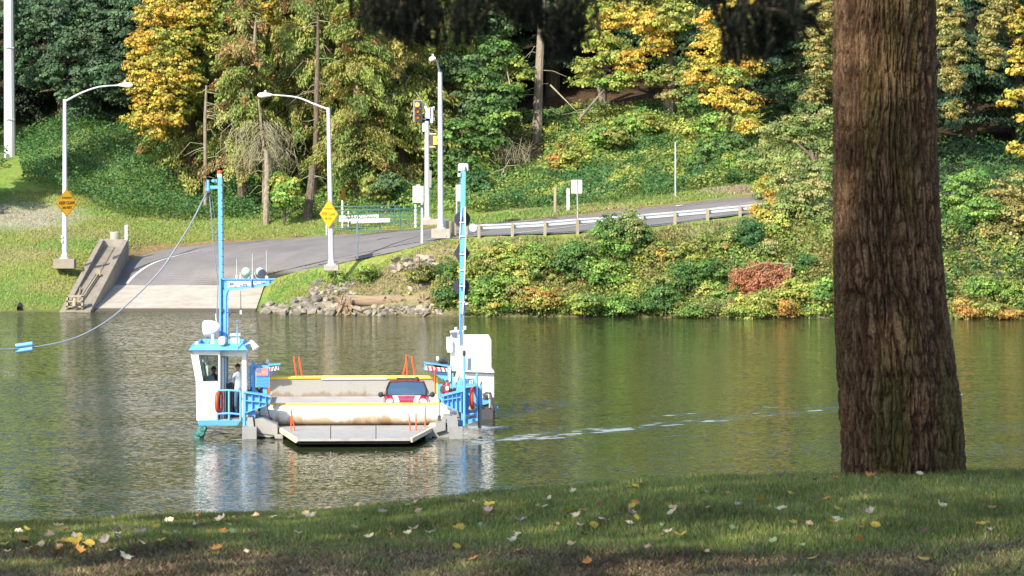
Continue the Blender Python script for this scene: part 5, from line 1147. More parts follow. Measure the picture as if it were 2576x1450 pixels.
mb = MB(); mb.prism([W(1080.5, 340, D - .1), W(1091, 340, D - .1), W(1091, 366, D - .1), W(1080.5, 366, D - .1)], (0, .05, 0)); mb.build("side_backplate", M['darksteel'], t)
mb = MB(); mb.box(W(1095, 354, D - .2), (.22, .28, .5)); mb.tube([W(1099, 348, D - .2), W(1106, 348, D - .3)], .1, 10); mb.tube([W(1099, 360, D - .2), W(1106, 360, D - .3)], .1, 10); mb.build("side_signal", M['yellow'], t, bevel=.02)
mb = MB(); mb.box(W(1086, 337, D), (.5, .05, .04)); mb.box(W(1086, 370, D), (.5, .05, .04)); mb.box(W(1067, 320, D - .1), (.22, .16, .5)); mb.box(W(1066, 374, D - .1), (.2, .05, .05)); mb.build("side_bracket", M['white'], t)
mb = MB(); mb.prism([W(1076.5, 429, D - .25), W(1086, 429, D - .25), W(1085, 472, D - .25), W(1075.5, 471, D - .25)], (0, .02, 0)); mb.build("side_panel", M['greysteel'], t)
# white control cabinet on its post
D = 218.2; t = empty("control_cabinet", W(1061.7, 610, D), "white control cabinet on a thin white post left of the signal pole", "cabinet"); mb = MB()
mb.prism([W(1038.5, 469, D), W(1065, 469, D), W(1065, 510, D), W(1038.5, 510, D)], (0, .35, 0)); mb.box(W(1052, 467, D + .17), (.2, .2, .08)); mb.build("cabinet", M['white'], t, bevel=.015)
mb = MB(); mb.tube([W(1061.7, 612, D + .15), W(1061.7, 510, D + .15)], .06, 10); mb.build("post", M['white'], t); mb = MB(); mb.box(W(1061, 518, D + .1), (.2, .2, .14)); mb.build("meter", M['darksteel'], t)
# gates
def gate(x0, x1, ytl, ytr, ybl, ybr, D, ups, label, sign=False):
    t = empty("tube_gate", W(x0, ybl, D), label, "gate", "green tube gates beside the ferry road"); mb = MB()
    R = lambda u, v: W(x0 + (x1 - x0) * u, (ytl + (ytr - ytl) * u) * (1 - v) + (ybl + (ybr - ybl) * u) * v, D)
    mb.tube([R(0, 1), R(0, .12), R(.008, .03), R(.02, 0), R(.98, 0), R(.992, .03), R(1, .12), R(1, 1), R(0, 1)], .03, 8, False); mb.build("frame", M['green_gate'], t, smooth=True)
    for v in (.2, .38, .56, .78): m_ = MB(); m_.tube([R(0, v), R(1, v)], .022, 6); m_.build("rail", M['green_gate'], t)
    for u in ups: m_ = MB(); m_.tube([R(u, 0), R(u, 1)], .035, 6); m_.build("upright", M['green_gate'], t)
    return t
g1 = gate(849, 1059, 530.3, 523.6, 582.8, 576, 231.2, (.25, .5, .75), "nearer green tube gate with square board across it")
g2 = gate(838, 1045, 521, 517.5, 575, 571, 235.0, (.2, .46, .75), "green tube gate standing behind the nearer one, seen over its top")
t = empty("closed_sign", W(853, 557, 234.3), "long white sign board reading ferry closed hung on the rear gate", "sign"); mb = MB(); D = 234.6
mb.prism([W(853, 543.5, D), W(952.6, 540.5, D), W(952.6, 554.5, D), W(853, 557.5, D)], (0, .03, 0)); bd = mb.build("board", M['white'], t); text("FERRY CLOSED", .31, W(907, 547.6, D - .02), -.0, M['black'], bd, sx=.88)
mb = MB(); D = 231.0; mb.prism([W(883, 552.5, D), W(981, 549, D), W(981, 559, D), W(883, 562.5, D)], (0, .05, 0)); top("barrier_board", mb, M['offwhite'], W(883, 562, D), "pale weathered board fixed across the nearer green gate", "board")
def post(px, y0, y1, D, r, m, label, nm="post", cat="post", box=False, group=None):
    mb = MB(); a, b = W(px, y1, D), W(px, y0, D)
    if box: mb.box((a + b) / 2 - Vector((0, 0, .1)), (r * 2, r * 2, (b - a).length + .2))
    else: mb.tube([a - Vector((0, 0, .15)), b], r, 8)
    return top(nm, mb, M[m], a, label, cat, group)
t = empty("marker_post", W(861.5, 583, 236), "thin white post with a brown yellow plate on top behind the gates", "sign"); mb = MB(); mb.tube([W(861.5, 588, 236), W(861.5, 500, 236)], .055, 8); mb.build("post", M['white'], t)
mb = MB(); mb.prism([W(858.3, 473.5, 235.8), W(868.6, 473.5, 236.1), W(868.6, 504.7, 236.1), W(858.3, 504.7, 235.8)], (0.0, .02, 0)); mb.build("plate", M['signbrown'], t)
post(876.6, 528, 585, 236, .04, 'white', "thin pale post just right of the post with the brown plate")
post(821.6, 566, 585, 234, .04, 'white', "short white stub post by the road edge behind the middle lamp")
post(899, 557, 645, 219.2, .055, 'galv', "slim grey post on the near road edge left of the gates")
post(1045.5, 515, 574, 233, .06, 'white', "white gate post at the right end of the gates")
post(1396, 472, 533, 230.7, .075, 'wood', "weathered wooden post in the tall grass", box=True); post(1429, 475, 521, 231.2, .08, 'white', "short white post next to the weathered wooden one", box=True)
post(1699, 358, 500, 231.5, .045, 'galv', "very tall thin pole above the far road", "thin_pole", "pole")
post(317.5, 566, 612, 232.5, .09, 'galv', "pale grey stake at the top of the ramp wall", "stake", "post", box=True)
t = empty("road_sign", W(1453, 582, 218.6), "back of a white rectangular road sign on a thin post behind the guardrail", "sign"); mb = MB(); D = 218.6; mb.prism([W(1436.7, 453, D), W(1464.4, 453, D), W(1464.4, 487, D), W(1436.7, 487, D)], (0, .015, 0)); mb.build("plate", M['offwhite'], t, bevel=.004)
mb = MB(); mb.tube([W(1453.5, 590, D + .06), W(1451.5, 452, D - .05)], .03, 6); mb.build("post", M['galv'], t)
t = empty("road_sign", W(1150, 548, 226), "grey back of a narrow sign partly hidden by the ferry mast", "sign"); mb = MB(); D = 226; mb.prism([W(1146.5, 465, D), W(1160, 465, D), W(1160, 507, D), W(1146.5, 507, D)], (0, .02, 0)); mb.build("plate", M['galv'], t)
mb = MB(); mb.tube([W(1149, 556, D + .05), W(1149, 466, D + .05)], .05, 6); mb.build("post", M['galv'], t)
# guardrail
t = empty("guardrail", W(1205, 606, 217.6), "silver guardrail on wooden posts along the river side of the road", "guardrail"); D = 217.6
gp = [(1205, 566, 605), (1289, 562.6, 598), (1371, 558, 594), (1452.6, 551, 586.5), (1534, 546, 578), (1616, 540, 573.5), (1698, 533, 568), (1780, 525.7, 560.5), (1861.5, 518, 551), (1942, 510, 543), (2023, 505, 537), (2104, 503, 535), (2185, 501, 533), (2267, 500, 532)]
for px, y0, y1 in gp:
    mb = MB(); a, b = W(px, y1 + 6, D), W(px, y0, D); mb.box((a + b) / 2, (.17, .2, (b - a).length)); mb.build("post", M['wood'], t, bevel=.01)
P = [(1181, 573)] + [(p[0], p[1] + 6.5) for p in gp]; prof = [(-.155, .06), (-.11, .0), (-.07, .0), (-.03, .07), (.03, .07), (.07, .0), (.11, .0), (.155, .06)]
mb = MB(); vs = []
for px, py in P:
    c = W(px, py, D + .16)
    for dz, dy in prof: vs.append((c.x, c.y + dy, c.z - dz))
    for dz, dy in reversed(prof): vs.append((c.x, c.y + dy + .006, c.z - dz))
k = 16; mb.add(vs, [(i * k + j, i * k + (j + 1) % k, (i + 1) * k + (j + 1) % k, (i + 1) * k + j) for i in range(len(P) - 1) for j in range(k)] + [tuple(range(k)), tuple(range((len(P)) * k - 1, (len(P) - 1) * k - 1, -1))])
mb.build("rail", M['galv'], t)
mb = MB(); c = W(1190, 574, D - .1); mb.lathe(c, (0, 1, 0), [(0, .01), (.02, .22), (.1, .24), (.16, .2)], 16); mb.build("end_cap", M['galv'], t, smooth=True)
for px, y0, y1, D2, lab in ((1128, 556, 590, 220.5, "grey wooden bollard right of the tallest lamp"), (1142, 558, 592, 220, "wooden bollard with a paler face next to the mast"), (1171, 570, 596, 219.5, "short wooden bollard behind the black ball shape")):
    post(px, y0, y1, D2, .13, 'wood', lab, "bollard", "bollard", box=True)
mb = MB(); mb.box(W(1117, 562, 221), (.5, .4, .4)); top("utility_box", mb, M['galv'], W(1117, 570, 221), "small grey utility box at the foot of the tallest lamp", "utility box")

# concrete launch trough on the left of the ramp
t = empty("launch_trough", W(190, 788, 216.4), "weathered concrete launch trough running down to the water beside the ramp", "concrete ramp")
a0, a1, b0, b1 = W(150, 790, 216.2), W(250, 611, 232), W(228, 790, 216.2), W(322, 640, 232.5)
tl0, tl1, tr0, tr1 = W(150, 783, 216.2), W(250, 602, 232), W(228, 783, 216.2), W(322, 603, 232.5)
def slab(mb, p, q, r, s, zlow):
    lo = lambda v: Vector((v.x, v.y, v.z - zlow)); mb.add([p, q, r, s, lo(p), lo(q), lo(r), lo(s)], [(0, 1, 2, 3), (4, 7, 6, 5), (0, 4, 5, 1), (1, 5, 6, 2), (2, 6, 7, 3), (3, 7, 4, 0)])
wv = Vector((.34, 0, 0))
mb = MB(); slab(mb, tl0, tl0 + wv, tl1 + wv * .8, tl1, 1.5); mb.build("wall", M['conc_old'], t, bevel=.02)
mb = MB(); slab(mb, tr0 - wv, tr0, tr1, tr1 - wv, 1.8); mb.build("wall", M['conc_old'], t, bevel=.02)
dn = Vector((0, 0, -.42))
mb = MB(); slab(mb, tl0 + wv - Vector((0, 0, .02)), tr0 - wv - Vector((0, 0, .02)), tr1 - wv + dn, tl1 + wv * .8 + dn, 1.2); mb.build("floor", M['conc_old'], t)
mb = MB(); slab(mb, tl1 + Vector((.0, 0, -.01)), tr1 + Vector((0, 0, -.01)), tr1 + Vector((0, .5, 0)), tl1 + Vector((0, .5, 0)), 1.4); mb.build("end_wall", M['conc'], t)
fl = lambda u, v: (tl0 + wv).lerp(tr0 - wv, u).lerp((tl1 + wv * .8 + dn).lerp(tr1 - wv + dn, u), v)
mb = MB(); 
for u in (.38, .52): mb.tube([fl(u, .06) + Vector((0, 0, .1)), fl(u + .12, .55) + Vector((0, 0, .12))], .055, 6)
mb.tube([fl(.25, .2) + Vector((0, 0, .08)), fl(.1, .32) + Vector((0, 0, .1))], .04, 5); mb.tube([fl(.55, .5) + Vector((0, 0, .06)), fl(.6, .98) + Vector((0, 0, .05))], .02, 5); mb.build("guide_rail", M['wood'], t)
mb = MB(); c = fl(.42, .04)
for dx in (-.42, .42): mb.box(c + Vector((dx, 0, .35)), (.1, .7, .7))
for dz in (.1, .4, .68): mb.box(c + Vector((0, -.3, dz)), (.94, .1, .08)); mb.box(c + Vector((0, .3, dz)), (.94, .1, .08))
mb.tube([c + Vector((0, -.6, .1)), c + Vector((0, -.2, .6))], .1, 8); mb.build("cradle", M['wood'], t)
mb = MB(); mb.box(fl(.62, .52) + Vector((0, 0, .2)), (.3, .12, .4)); mb.build("cleat", M['wood'], t)
mb = MB(); c = W(289, 604, 232.6); mb.lathe(c - Vector((0, 0, .3)), (0, 0, 1), [(0, .29), (.75, .29), (.78, .27)], 20); top("concrete_drum", mb, M['conc'], c, "short round concrete drum on top of the trough head", "concrete post")
mb = MB(); c = W(48, 777, 216.5); mb.tube([c, c + Vector((-.1, 1.2, .15))], .14, 14, False); mb.tube([c, c + Vector((-.1, 1.2, .15))], .11, 14, False); mb.lathe(c + Vector((0, .15, 0)), (0, 1, 0), [(0, .11), (.02, .11)], 14); top("drain_pipe", mb, M['dark'], c, "black drain pipe poking out of the left bank just above the water", "pipe")
# ------------------------------------------------------------------ the ferry
FX, FY, FA = (888 - CX) / F * 138.5, 138.5, math.radians(2.25)
ca, sa = math.cos(FA), math.sin(FA)
def LP(px, py, v):
    u = 0.0
    for _ in range(6):
        Y = FY + u * sa + v * ca; x = (px - CX) / F * Y; u = (x - FX + v * sa) / ca
    return Vector((u, v, H - (py - HY) / F * Y))
def FWd(p): return Vector((FX + p[0] * ca - p[1] * sa, FY + p[0] * sa + p[1] * ca, p[2]))
ferry = empty("car_ferry", (FX, FY, 0), "blue and white cable ferry with folding ramps carrying a red car across the river", "ferry", rz=FA)
def fb(mb, x0, y0, x1, y1, v0, v1): return mb.prism([LP(x0, y0, v0), LP(x1, y0, v0), LP(x1, y1, v0), LP(x0, y1, v0)], (0, v1 - v0, 0))
def fp(mb, pts, v0, v1): return mb.prism([LP(x, y, v0) for x, y in pts], (0, v1 - v0, 0))
def FB(name, m, parent=None, **k):
    mb = k.pop('mb'); return mb.build(name, m, parent or ferry, local=True, **k)
DZ = .28
# hull and deck
mb = MB(); mb.box((0, 6.75, -.02), (6.7, 13.3, .5)); FB("hull", M['greysteel'], mb=mb)
mb = MB(); mb.box((0, 6.75, DZ - .01), (6.62, 13.5, .02)); dk = FB("deck", M['deck'], mb=mb)
mb = MB()
for sx in (-1, 1): mb.box((sx * 3.2, 6.8, DZ + .12), (.1, 12.6, .22))
FB("curb", M['cream'], mb=mb, bevel=.01)
mb = MB(); P = [Vector((1.1 * math.cos(a) - .1, 3.9 + 2.4 * math.sin(a), DZ + .006)) for a in np.linspace(.3, 2.85, 18)]
for a, b in zip(P[:-1], P[1:]):
    s = Vector((-(b - a).y, (b - a).x, 0)).normalized() * .05; mb.add([a + s, b + s, b - s, a - s], [(0, 1, 2, 3)])
FB("deck_marking", M['yellow'], dk, mb=mb)
for sx in (-1, 1):
    n_ = 'pontoon'; x0, x1 = ((609, 646) if sx < 0 else (1130, 1165))
    mb = MB(); fb(mb, x0, 1076, x1, 1106, -2.3, 14); fb(mb, x0, 1106, x1, 1125, -2.3, 14); FB(n_, M['greysteel'], mb=mb, bevel=.02)
mb = MB(); fp(mb, [(622, 1051), (636, 1051), (641, 1090), (626, 1090)], -1.9, -.8); fp(mb, [(640, 1054), (662, 1054), (698, 1070), (698, 1097), (650, 1090), (640, 1080)], -1.8, .4); FB("hinge_block", M['palesteel'], mb=mb, bevel=.01)
mb = MB(); fp(mb, [(1097, 1066), (1121, 1063), (1121, 1083), (1097, 1090)], -1.9, .4); fp(mb, [(1124, 1048), (1150, 1045), (1153, 1075), (1146, 1090), (1126, 1088)], -1.9, -.8); fp(mb, [(1118, 1048), (1131, 1048), (1121, 1070), (1110, 1066)], -1.7, -.5); FB("hinge_block", M['greysteel'], mb=mb, bevel=.01)
mb = MB(); fb(mb, 646, 1091, 1130, 1104, -1.6, .2); FB("bow_shade_strip", M['dark'], mb=mb)  # black strip added to stand for the shade under the apron
mb = MB(); fp(mb, [(640, 1080), (668, 1072), (700, 1078), (700, 1096), (676, 1101), (646, 1098)], -1.75, -.4); fp(mb, [(690, 1097), (712, 1093), (712, 1105), (692, 1104)], -2.2, -1.0); FB("bow_wing", M['palesteel'], mb=mb, bevel=.01)
mb = MB(); fp(mb, [(1084, 1078), (1122, 1074), (1140, 1086), (1136, 1101), (1104, 1102), (1084, 1098)], -1.75, -.4); fp(mb, [(1068, 1095), (1086, 1091), (1086, 1103), (1070, 1105)], -2.2, -1.0); FB("bow_wing", M['greysteel'], mb=mb, bevel=.01)
# front flap: a curved plate standing on the deck edge
def curved_plate(x0, x1, v0, prof, th=.07):
    """prof: (v, z) from hinge to rim; x0/x1 local u"""
    mb = MB(); n = len(prof); vs = []
    for u in (x0, x1):
        vs += [(u, v0 + v, z) for v, z in prof] + [(u, v0 + v + th, z) for v, z in reversed(prof)]
    k = 2 * n; mb.add(vs, [(i, (i + 1) % k, k + (i + 1) % k, k + i) for i in range(k)] + [tuple(range(k - 1, -1, -1)), tuple(range(k, 2 * k))]); return mb
prof = [(.10, .27), (-.03, .29), (-.14, .36), (-.22, .47), (-.27, .60), (-.28, .74), (-.25, .87), (-.18, .97), (-.06, 1.02)]
xl, xr = LP(656, 1040, 0).x, LP(1124, 1040, 0).x
mb = curved_plate(xl, xr, 0, prof); ff = FB("front_ramp_flap", M['flap'], mb=mb, smooth=True)
mb = MB(); mb.tube([Vector((xl + .1, -.03, 1.03)), Vector((xr - .1, -.03, 1.03))], .065, 10); FB("rim", M['yellow'], ff, mb=mb, smooth=True)
mb = MB(); fp(mb, [(1098, 1030), (1104, 1016), (1131, 1034), (1131, 1066), (1104, 1066)], -.36, -.30); FB("cheek_plate", M['offwhite'], ff, mb=mb)
# apron lying forward
mb = MB(); za, zb2 = .31, .31; vf = -5.6
def ap(px, py, v, z): p = LP(px, py, v); return Vector((p.x, v, z))
seams = [(696.5, 748), (832, 832), (946, 946), (1097, 1032)]
for (a0, b0), (a1, b1) in zip(seams[:-1], seams[1:]):
    m_ = MB(); g = .012; q = [ap(a0, 1074, -.28, za), ap(a1, 1074, -.28, za), ap(b1, 1109, vf, zb2), ap(b0, 1109, vf, zb2)]; q[0].x += g; q[3].x += g; q[1].x -= g; q[2].x -= g
    m_.prism(q, (0, 0, -.06)); FB("apron_plate", M['apron'], mb=m_, bevel=.006)
mb = MB()
for a, b in (((696.5, 1074), (748, 1109)), ((1097, 1074), (1032, 1109))):
    p, q = ap(*a, -.28, za), ap(*b, vf, zb2); sg = -1 if a[0] < 900 else 1
    mb.prism([p + Vector((0, 0, .03)), q + Vector((0, 0, .03)), q + Vector((sg * .07, 0, .0)), p + Vector((sg * .11, 0, .04))], (0, 0, -.14))
FB("apron_edge", M['cream'], mb=mb)
mb = MB(); mb.prism([ap(748, 1, vf - .0, zb2 - .01), ap(1032, 1, vf, zb2 - .01), ap(1032, 1, vf - .03, zb2 - .01), ap(748, 1, vf - .03, zb2 - .01)], (0, 0, -.07)); FB("apron_lip", M['apron'], mb=mb)
mb = MB(); mb.prism([ap(700, 1, -.3, .2), ap(1093, 1, -.3, .2), ap(1028, 1, vf + .1, .17), ap(752, 1, vf + .1, .17)], (0, 0, -.05)); mb.box((0, -2.4, .12), (3.6, 3.0, .10)); FB("apron_beam_shade", M['dark'], mb=mb)  # beam, plus a black sheet added as the shade below the apron
mb = MB(); fp(mb, [(681, 1070), (696, 1069), (703, 1083), (683, 1085)], -1.0, -.3); fp(mb, [(1097, 1067), (1083, 1068), (1075, 1080), (1096, 1078)], -1.0, -.3); FB("corner_cap", M['cream'], mb=mb, bevel=.02)
# rear flap
vr = 13.5; ul, ur = LP(678, 990, vr).x, LP(1101, 990, vr).x
mb = MB(); mb.box(((ul + ur) / 2, vr + .05, .64), (ur - ul, .08, .76)); rf = FB("rear_ramp_flap", M['rearflap'], mb=mb)
mb = MB(); mb.tube([(ul, vr, 1.01), (-1.2, vr, 1.03)], .065, 10); mb.tube([(1.3, vr, 1.02), (ur, vr, 1.01)], .075, 10); mb.box((ur - .03, vr, .65), (.08, .14, .78)); mb.tube([(-1.2, vr + .02, 1.045), (1.3, vr + .02, 1.045)], .05, 10); FB("rim", M['yellow'], rf, mb=mb, smooth=True)
mb = MB(); mb.tube([(-1.25, vr - .03, .98), (1.3, vr - .03, .98)], .045, 10); FB("pipe", M['white'], rf, mb=mb, smooth=True)
# marker poles
poles = [((739, 897), (746, 946), 14.6), ((752, 898), (760, 946), 14.8), ((1022, 892.6), (1025, 946), 14.6), ((1025, 898), (1013, 946), 14.7), ((1035.3, 897), (1043.6, 944), 14.7),
  ((734.2, 1029), (731, 1090), -2.2), ((732, 1037), (745, 1101), -2.4), ((1028.3, 1039.7), (1033.2, 1093), -2.6), ((1046.5, 1039.7), (1047, 1091), -2.5), ((1071, 1020), (1069, 1076), -1.2), ((1094.6, 930), (1095.5, 991.5), 5), ((676, 937), (678.5, 995), 5)]
for a, b, v in poles: mb = MB(); mb.tube([LP(*b, v), LP(*a, v)], .033 if v > 0 else .022, 8); FB("marker_pole", M['orange'], mb=mb)
# brackets carrying the flaps, front and rear
def bracket(pts, v0, v1, flange, fins, m='blue'):
    mb = MB(); fp(mb, pts, v0, v0 + .06); o = FB("ramp_bracket", M[m], mb=mb)
    f = MB()
    for (a, b, w) in flange:
        A, B = LP(*a, v0), LP(*b, v0); n = Vector((0, 0, 1)); f.prism([A + Vector((0, -w, .0)), B + Vector((0, -w, .0)), B + Vector((0, v1 - v0, 0)), A + Vector((0, v1 - v0, 0))], (0, 0, .035))
    FB("flange", M[m], o, mb=f)
    for (x, ya, yb) in fins: g = MB(); fb(g, x - .8, ya, x + .8, yb, v0 - .12, v0); FB("fin", M[m], o, mb=g)
    return o
bracket([(614.5, 990), (673, 1000), (681, 1000), (678, 1016), (668, 1021), (614.5, 1040)], -1.5, -1.0, [((613, 988), (682, 998), .15), ((616, 1009), (672, 1014), .12), ((614, 1041), (670, 1020), .12)], [(617, 990, 1040), (634, 994, 1032), (652, 997, 1026), (668, 999, 1020)])
bracket([(1104, 998), (1110, 1000), (1168, 985), (1168, 1038), (1150, 1036), (1112, 1014)], -1.5, -1.0, [((1110, 998), (1168, 984), .15), ((1112, 1008), (1160, 1000), .12), ((1110, 1014), (1152, 1036), .12)], [(1116, 999, 1014), (1127, 996, 1021), (1138, 993, 1027), (1149, 990, 1034), (1160, 987, 1037)])
bracket([(1068, 914), (1071, 922), (1125, 929), (1136, 970), (1128, 968), (1090, 938), (1067, 930)], 13.0, 13.5, [((1068, 914), (1126, 922), .15), ((1066, 930), (1126, 937), .15)], [])
bracket([(705, 917), (703, 930), (678, 945), (655, 962), (655, 938), (678, 932), (655, 928), (655, 921)], 13.0, 13.5, [((655, 921), (705, 918), .15), ((655, 938), (704, 930), .15)], [])
for (pts, v, n, sk) in (([(1072, 921), (1125, 927.5), (1125, 936), (1070, 931)], 12.8, 5, -1), ([(676, 925), (701, 922), (701, 931), (676, 935)], 12.8, 3, 1)):
    mb = MB(); fp(mb, pts, v, v + .04); st = FB("warning_board", M['white'], mb=mb)
    (ax, ay), (bx, by), (cx_, cy_), (dx_, dy_) = pts
    for i in range(n):
        u0, u1 = (i + .12) / n, (i + .58) / n; k = .35 / n * sk; L = lambda u, lo: (ax + (bx - ax) * u, ay + (by - ay) * u) if not lo else (dx_ + (cx_ - dx_) * u, dy_ + (cy_ - dy_) * u)
        m_ = MB(); cl = lambda q: min(1, max(0, q)); fp(m_, [L(cl(u0 + k * (1 if sk > 0 else 0)), 0), L(cl(u1 + k * (1 if sk > 0 else 0)), 0), L(cl(u1 - (k if sk < 0 else 0)), 1), L(cl(u0 - (k if sk < 0 else 0)), 1)], v - .012, v - .004); FB("stripe", M['flagred'], st, mb=m_)
# posts and machinery between wheelhouse and deck
mb = MB(); fb(mb, 610.5, 985, 617, 1075, -1.6, -1.3); fb(mb, 610.5, 1040, 624, 1073, -1.55, -1.35); FB("post", M['blue'], mb=mb, bevel=.01)
mb = MB(); fb(mb, 634, 920, 642, 985, -.7, -.5); fb(mb, 636, 985, 648, 1012, -.7, -.3); mb.lathe(LP(638, 917, -.7), (0, -1, 0), [(0, .09), (.1, .09)], 12); FB("post", M['blue'], mb=mb, bevel=.01)
mb = MB(); fb(mb, 661, 975, 672, 1000, -.8, -.6); fb(mb, 644, 920, 677, 926, -.85, -.6); fb(mb, 674.5, 920, 677.5, 975, -.87, -.8); fb(mb, 642.5, 920, 645, 975, -.87, -.8); FB("frame", M['blue'], mb=mb)
mb = MB(); mb.tube([LP(622, 924, 2.2), LP(630, 922, 2.2), LP(631, 986, 2.2)], .035, 6); mb.tube([LP(622, 942, 2.2), LP(637, 942, 2.2)], .03, 6); mb.tube([LP(624, 924, 2.2), LP(624, 986, 2.2)], .03, 6); mb.tube([LP(622, 985, 2.2), LP(622, 930, 2.2)], .03, 6); FB("railing", M['blue'], mb=mb)
mb = MB(); fb(mb, 645, 947, 674, 975, -.85, -.5); FB("basket_frame", M['greysteel'], mb=mb)
mb = MB()
for i in range(9):
    x = 646 + i * 3.4; mb.tube([LP(x, 948, -.88), LP(x + 1.5, 974, -.88)], .014, 4)
for i in range(8):
    y = 948.5 + i * 3.6; mb.tube([LP(645, y, -.885), LP(674, y + .8, -.885)], .014, 4)
FB("mesh_guard", M['blue'], mb=mb)
mb = MB(); rr = random.Random(2)
for i in range(22):
    c = LP(rr.uniform(626, 668), rr.uniform(978, 998), 0.6 + rr.random()); mb.box(c, (rr.uniform(.06, .22), .2, rr.uniform(.05, .18)), rr.uniform(-.5, .5), 0, rr.uniform(-.6, .6))
for i in range(8): a = LP(rr.uniform(626, 660), rr.uniform(985, 1000), .4); mb.tube([a, a + Vector((rr.uniform(-.2, .2), 0, .2)), a + Vector((rr.uniform(-.3, .3), 0, -.1))], .018, 5)
FB("winch", M['darksteel'], mb=mb)
mb = MB()
for i in range(12): a = LP(rr.uniform(622, 640), rr.uniform(1042, 1058), -1.8); mb.tube([a, a + Vector((rr.uniform(-.15, .15), 0, rr.uniform(-.2, .1)))], .03, 5)
for i in range(12): a = LP(rr.uniform(1128, 1148), rr.uniform(1042, 1056), -1.8); mb.tube([a, a + Vector((rr.uniform(-.15, .15), 0, rr.uniform(-.2, .1)))], .03, 5)
FB("hose", M['darksteel'], mb=mb)
mb = MB(); fb(mb, 628, 1045, 642, 1052, -1.7, -1.4); fb(mb, 617, 1036, 640, 1046, -1.4, -.5); FB("crossbeam", M['blue'], mb=mb)
mb = MB()
for (a, b) in (((672, 1018), (681, 1066)), ((1106, 1010), (1105, 1072)), ((652, 1020), (657, 1068)), ((1094, 922), (1095.5, 965))): mb.tube([LP(*a, -1.2), LP(*b, -.9)], .014, 5)
mb.box(LP(681, 1060, -.95), (.1, .1, .25)); mb.box(LP(1105, 1060, -.95), (.12, .1, .4)); mb.box(LP(652, 1030, -1.2), (.1, .1, .14)); FB("chain", M['darksteel'], mb=mb)
# rear deck clutter above the brackets
mb = MB()
for i in range(16): c = LP(rr.uniform(1097, 1126), rr.uniform(906, 919), 13.6); mb.box(c, (rr.uniform(.08, .25), .2, rr.uniform(.06, .2)), 0, 0, rr.uniform(-.5, .5))
mb.tube([LP(650, 920, 3), LP(660, 913, 3), LP(672, 917, 3)], .03, 5); mb.box(LP(660, 919, 2.6), (.4, .3, .05)); FB("winch", M['darksteel'], mb=mb)
mb = MB(); mb.lathe(LP(673, 916, 2.2), (0, 0, 1), [(0, .05), (.05, .07), (.12, .06), (.16, .02)], 10); mb.lathe(LP(1101, 907, 13.2), (0, 0, 1), [(0, .05), (.05, .07), (.12, .06), (.16, .02)], 10); FB("small_lamp", M['lens'], mb=mb, smooth=True)
# flag panel
mb = MB(); fb(mb, 643.5, 925.5, 674.5, 946, -.91, -.89); fl_ = FB("flag_panel", M['white'], mb=mb)
for i in range(7): y = 925.5 + i * 2 * 20.5 / 13; m_ = MB(); fb(m_, 643.5 if i > 3 else 655.5, y, 674.5, y + 20.5 / 13, -.925, -.915); FB("stripe", M['flagred'], fl_, mb=m_)
m_ = MB(); fb(m_, 643.5, 925.5, 656, 925.5 + 20.5 * 7 / 13, -.935, -.93); FB("canton", M['flagblue'], fl_, mb=m_)
m_ = MB()
for r_i in range(5):
    for c_i in range(5): p = LP(645.2 + c_i * 2.4, 927.2 + r_i * 2.05, -.94); m_.box(p, (.012, .004, .012))
FB("star", M['white'], fl_, mb=m_)

# wheelhouse
VF, VB = -1.5, 1.4
wh = FB("wheelhouse", M['white'], mb=(lambda m: (fp(m, [(483, 882), (553.5, 882), (553.5, 894.7), (486, 894.7)], VF, VF + .07), fp(m, [(486, 894.7), (500.6, 894.7), (512, 959), (497, 959)], VF, VF + .07),
   fp(m, [(547.4, 894.7), (553.5, 894.7), (553.5, 959), (547.4, 959)], VF, VF + .07), fp(m, [(497, 959), (553.5, 959), (553.5, 978), (546, 984), (546, 1058), (499, 1058)], VF, VF + .07),
   fb(m, 553.5, 882, 619.5, 897, VF + .25, VF + .32), fb(m, 608.5, 897, 619.5, 1050, VF + .25, VF + .32), fb(m, 553.5, 897, 556.5, 1056, VF + .25, VF + .32),
   fb(m, 557.5, 899, 563.6, 1056, VF + .4, VF + .46), m)[-1])(MB()), bevel=.004)
# side and back walls, with openings
mb = MB()
def wallq(a, b, c, d, th=.06):
    n = (Vector(b) - Vector(a)).cross(Vector(d) - Vector(a)).normalized() * th; mb.prism([a, b, c, d], n)
tlF, tlB = LP(483, 882, VF), LP(483, 882, VF) + Vector((0, VB - VF, 0)); mlF, mlB = LP(497, 959, VF), LP(497, 959, VF) + Vector((0, VB - VF, 0)); blF, blB = LP(499, 1058, VF), LP(499, 1058, VF) + Vector((0, VB - VF, 0))
wallq(mlF, mlB, blB, blF); e = .13
wallq(tlF, tlB, tlF.lerp(mlF, e) + Vector((0, VB - VF, 0)), tlF.lerp(mlF, e)); 
for q0, q1 in ((0, .1), (.45, .55), (.9, 1)): wallq((tlF + Vector((0, (VB - VF) * q0, 0))), (tlF + Vector((0, (VB - VF) * q1, 0))), (mlF + Vector((0, (VB - VF) * q1, 0))), (mlF + Vector((0, (VB - VF) * q0, 0))))
R0 = LP(619.5, 882, VF + .3).x; zt, zm, zbm = tlF.z, LP(0, 972, VF).z, blF.z
for (ya, yb, z0, z1) in ((VF + .3, VB, zbm, zm), (VF + .3, VB, zt - .22, zt), (VF + .3, VF + .45, zm, zt - .22), (VB - .15, VB, zm, zt - .22)): mb.box((R0 - .03, (ya + yb) / 2, (z0 + z1) / 2), (.06, yb - ya, z1 - z0))
xL = tlF.x + .3; zbk = LP(0, 968, VB).z
